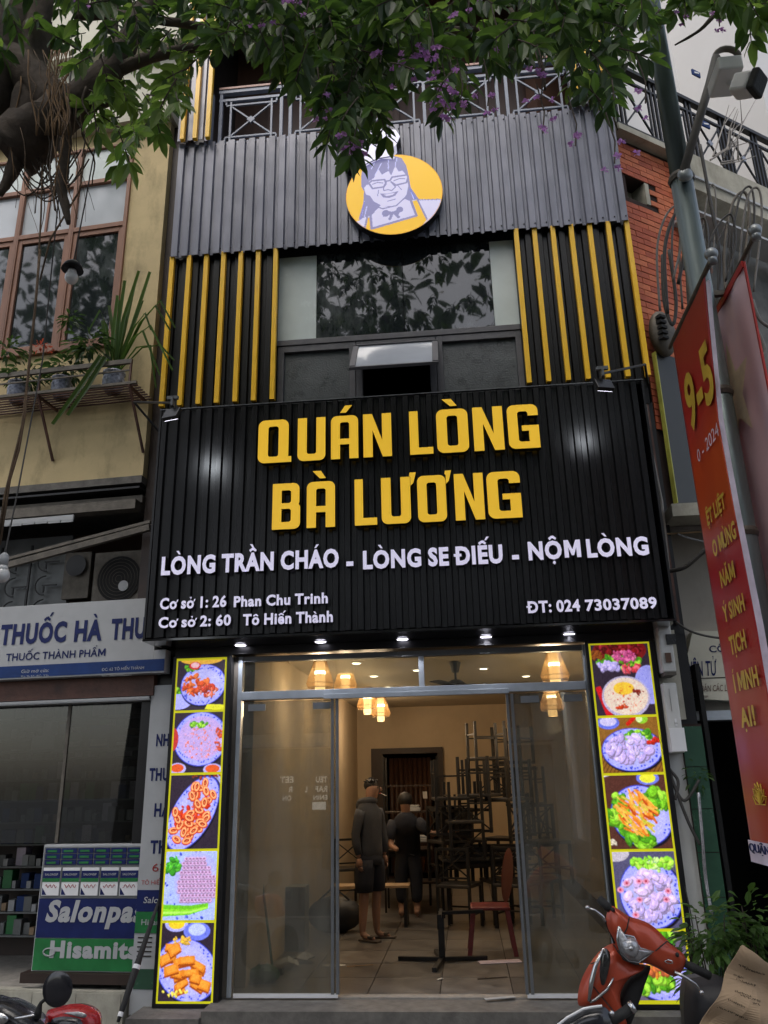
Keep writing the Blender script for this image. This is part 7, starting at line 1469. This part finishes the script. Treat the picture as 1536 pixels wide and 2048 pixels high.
# leaves on sprigs: [x, lower edge y]
edge = [(-60, 150), (0, 200), (60, 120), (130, 110), (180, 250), (230, 330), (280, 320), (330, 270), (380, 190), (430, 140), (480, 115), (520, 150), (560, 140), (600, 170), (640, 255), (700, 285), (740, 250), (790, 160), (820, 130), (860, 170), (900, 225), (950, 160), (1000, 130), (1050, 175), (1100, 130), (1150, 180), (1200, 280), (1230, 220), (1270, 150), (1330, 110), (1370, 110), (1400, 90), (1450, 70), (1500, 80), (1600, 80)]
ex_ = [a for a, b in edge]; ey_ = [b for a, b in edge]
sprigs = []
def sprig(px, py, y, spread, nl, L):
    """a drooping twig with paired leaves; returns twig points and leaf list"""
    o = at(px, py, y=y); d = Vector((random.gauss(0, .6), random.gauss(-.2, .5), random.gauss(-.65, .35))).normalized(); P = [o]; lv = []
    for j in range(nl):
        d = (d + Vector((0, 0, -.10))).normalized(); P.append(P[-1] + d * spread)
        for s_ in (-1, 1):
            sd_ = d.cross(Vector((random.gauss(0, .3), 1, .2))).normalized() * s_; lv.append((P[-1], (d * .7 + sd_ * .8 + Vector((0, 0, -.25))), L * random.uniform(.75, 1.25)))
    lv.append((P[-1], d, L * 1.1)); return P, lv
tw = MB(); allv = []
for k in range(1350):
    px = random.uniform(-50, 1580) if k % 3 else random.uniform(150, 1250); e = np.interp(px, ex_, ey_)
    if px > 1290 and random.random() < .62: continue
    if px < 150 and random.random() < .45: continue
    v = random.random() ** 1.25; py = -70 + (e - 28 + 70) * v
    if 150 < px < 420 and 20 < py < 120 and random.random() < .6: continue
    if 850 < px < 1010 and py < 135 and random.random() < .72: continue
    if 1250 < px < 1340 and py < 130 and random.random() < .5: continue
    y = random.uniform(-4.3, -1.9) if px < 1290 else random.uniform(-3.2, -2.2)
    if k % 9 == 0: px = random.gauss(700, 40); py = random.uniform(60, 296 - abs(px - 700) * 1.2)
    P, lv = sprig(px, py - 22, y, .052, random.choice([2, 3, 3, 4]), .12 if px < 1330 else .16); tw.tube(P, .004, 4, False); allv.append((px, py, y, lv))
tr.part('twig', tw, 'bark', kind='stuff')
flat = [(px, py, y, l) for px, py, y, lv in allv for l in lv]
def vis(a): return at and (-(a[3][0].y) * 1.0) - .004 * abs(a[1] - 200)
cand = sorted(flat, key=lambda a: (a[3][0] - CAM).length + (0 if a[1] > np.interp(a[0], ex_, ey_) - 120 else 1.5))[:300]
ids = set(id(a) for a in cand); groups = {'leaf': MB(), 'leaf_lit': MB(), 'leaf_dark': MB()}
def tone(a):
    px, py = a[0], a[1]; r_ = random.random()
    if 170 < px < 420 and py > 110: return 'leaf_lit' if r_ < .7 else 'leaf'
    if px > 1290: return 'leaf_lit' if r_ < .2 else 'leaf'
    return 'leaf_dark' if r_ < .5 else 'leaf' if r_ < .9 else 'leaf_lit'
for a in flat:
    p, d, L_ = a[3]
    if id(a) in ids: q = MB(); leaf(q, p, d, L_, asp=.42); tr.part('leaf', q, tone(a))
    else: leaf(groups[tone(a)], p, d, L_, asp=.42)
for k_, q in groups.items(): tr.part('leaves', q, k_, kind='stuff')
# extra leaves added overhead, out of view, to shade street and facade
q = MB(); rs = random.Random(3)
for k in range(4000):
    x = rs.uniform(-7, 6); y = rs.uniform(-8.5, -1.2); z = rs.uniform(7.6, 11.5) - .25 * abs(y + 4)
    if z < 8.6 + (y + 4) * .35 and y > -5: z += 1.6
    P = Vector((x, y, z)); 
    if (P - CAM).normalized().dot(fwd) > .55 and z < 9.9 and y > -5.2: continue
    leaf(q, P, Vector((rs.gauss(0, 1), rs.gauss(0, 1), -.5)), rs.uniform(.2, .42), rs, .6)
tr.part('added_shade_canopy', q, 'leaf_dark', kind='stuff')
# blossom
for (px, py, n_) in ((835, 125, 22), (860, 100, 12), (820, 140, 14), (795, 150, 8), (870, 160, 14), (900, 195, 16), (890, 215, 12), (920, 205, 8), (632, 218, 12), (703, 298, 22), (760, 120, 5), (935, 22, 8), (990, 90, 6), (1078, 148, 8), (1082, 190, 7), (1085, 260, 5), (1150, 285, 4), (1228, 320, 10), (1370, 30, 7), (1438, 48, 10), (590, 14, 5), (612, 20, 5), (520, 60, 6), (175, 5, 12), (975, 205, 8), (660, 190, 5), (1290, 200, 4)):
    P = at(px, py, y=-4.2 if px < 1300 else -3); q = MB()
    for k in range(max(3, int(n_ * .55))):
        c2_ = P + Vector((random.gauss(0, .045), random.gauss(0, .03), random.gauss(0, .045)))
        for j in range(5): a2 = j * 1.257 + random.random(); leaf(q, c2_, Vector((math.cos(a2), -.3, math.sin(a2))), .024, asp=.8)
    tr.part('blossom', q, 'petal'); q = MB(); q.tube([P + Vector((0, 0, -.02)), P + Vector((.02, .01, .12)), P + Vector((.0, .03, .32))], .004, 5); tr.part('flower_stem', q, 'bark')
t = T('wasp_nest', 'grey brown papery nest hanging in the leaves left of the steel pole', 'nest', at(1070, 56, y=-2.9)); q = MB(); P = at(1070, 56, y=-2.9); q.ball(P, (.10, .09, .10), 20, 14); q.v = [tuple(Vector(v) + (Vector(v) - P).normalized() * random.uniform(-.012, .012)) for v in q.v]; t.part('paper_shell', q, 'cable_grey')

# ================================================================== ACROSS THE STREET (seen in the reflections)
op = T('opposite_house', 'pale terrace house across the street, behind the photographer', 'building', (0, -22, -.4)); q = MB(); q.box(-9, 3.5, -24, -22, -.4, 8.5); op.part('wall', q, 'cream'); 
for i in range(5):
    for j in range(2): q = MB(); q.box(-8 + i * 2.3, -6.8 + i * 2.3, -21.99, -21.9, 3.4 + j * 2.7, 5 + j * 2.7); op.part('window', q, 'win_dark')
q = MB(); q.box(-8.5, 3, -21.9, -20.6, 2.9, 3.0); op.part('shop_awning', q, 'white'); q = MB(); q.box(-8.5, 3, -21.98, -21.9, -.4, 2.8); op.part('dark_shopfront', q, 'dark')
op2 = T('opposite_block', 'taller grey block across the street to the right, behind the photographer', 'building', (8, -23, -.4)); q = MB(); q.box(4, 14, -25, -22.5, -.4, 11); op2.part('wall', q, 'pale_wall')
ts = T('opposite_poster', 'dark shop hoarding with white opening notice across the street, seen mirrored in the glass door', 'poster', (-1.5, -21.9, 0)); V2 = lambda px, py: at(px, py, y=21.84)
a_, b_ = V2(500, 1500), V2(665, 1690); q = MB(); q.box(a_.x, b_.x, -21.9, -21.88, b_.z, a_.z); ts.part('hoarding', q, 'brown2')
for s_, xa, xb, ya, yb in (('TEU', 632, 655, 1553, 1564), ('EET', 561, 587, 1553, 1565), ('RAF', 631, 655, 1572, 1583), ('L', 610, 615, 1572, 1584), ('R', 577, 585, 1573, 1584), ('ENIN', 627, 655, 1590, 1599), ('ON', 566, 583, 1591, 1601)):
    p_, r_ = V2(xa, ya), V2(xb, yb); n0_ = set(bpy.data.objects.keys()); lettering(ts, s_, -r_.x, -p_.x, r_.z, p_.z, 0, 'white_glow_print', bold=.03, depth=.003)
    for nm in set(bpy.data.objects.keys()) - n0_:
        o = bpy.data.objects[nm]; o.matrix_basis = Matrix.Translation(-ts.o) @ Matrix.Translation((0, -21.87, 0)) @ Matrix.Rotation(math.pi, 4, 'Z') @ Matrix.Translation(ts.o)
p_, r_ = V2(625, 1604), V2(652, 1619); q = MB(); q.box(p_.x, r_.x, -21.87, -21.865, r_.z, p_.z); ts.part('date_badge', q, 'white_glow_print')
for k, (x, y, r_, z, n_, lb) in enumerate(((-13, -16, 5.5, 17.5, 3600, 'very tall dark tree across the street on the far left'), (-3.5, -15, 3.6, 12.0, 3600, 'broad dark tree across the street on the left'), (3.6, -16.5, 3.0, 10.8, 2600, 'rounder tree across the street on the right'))):
    t = T('opposite_tree', lb + ', behind the photographer', 'tree', (x, y, -.4)); q = MB(); q.tube([(x, y, -.4), (x + .3, y, 4), (x, y, z - 1)], [.35, .28, .12], 10); t.part('trunk', q, 'bark'); q = MB(); rs = random.Random(k + 9)
    for _ in range(n_):
        d = Vector((rs.gauss(0, 1), rs.gauss(0, 1), rs.gauss(0, 1))).normalized() * (rs.random() ** .4) * r_ * (1 + .25 * math.sin(rs.random() * 6)); leaf(q, Vector((x, y, z)) + Vector((d.x * 1.2, d.y, d.z * 1.15)), Vector((rs.gauss(0, 1), rs.gauss(0, 1), -.4)), rs.uniform(.3, .6), rs, .6)
    t.part('crown', q, 'leaf_dark', kind='stuff')
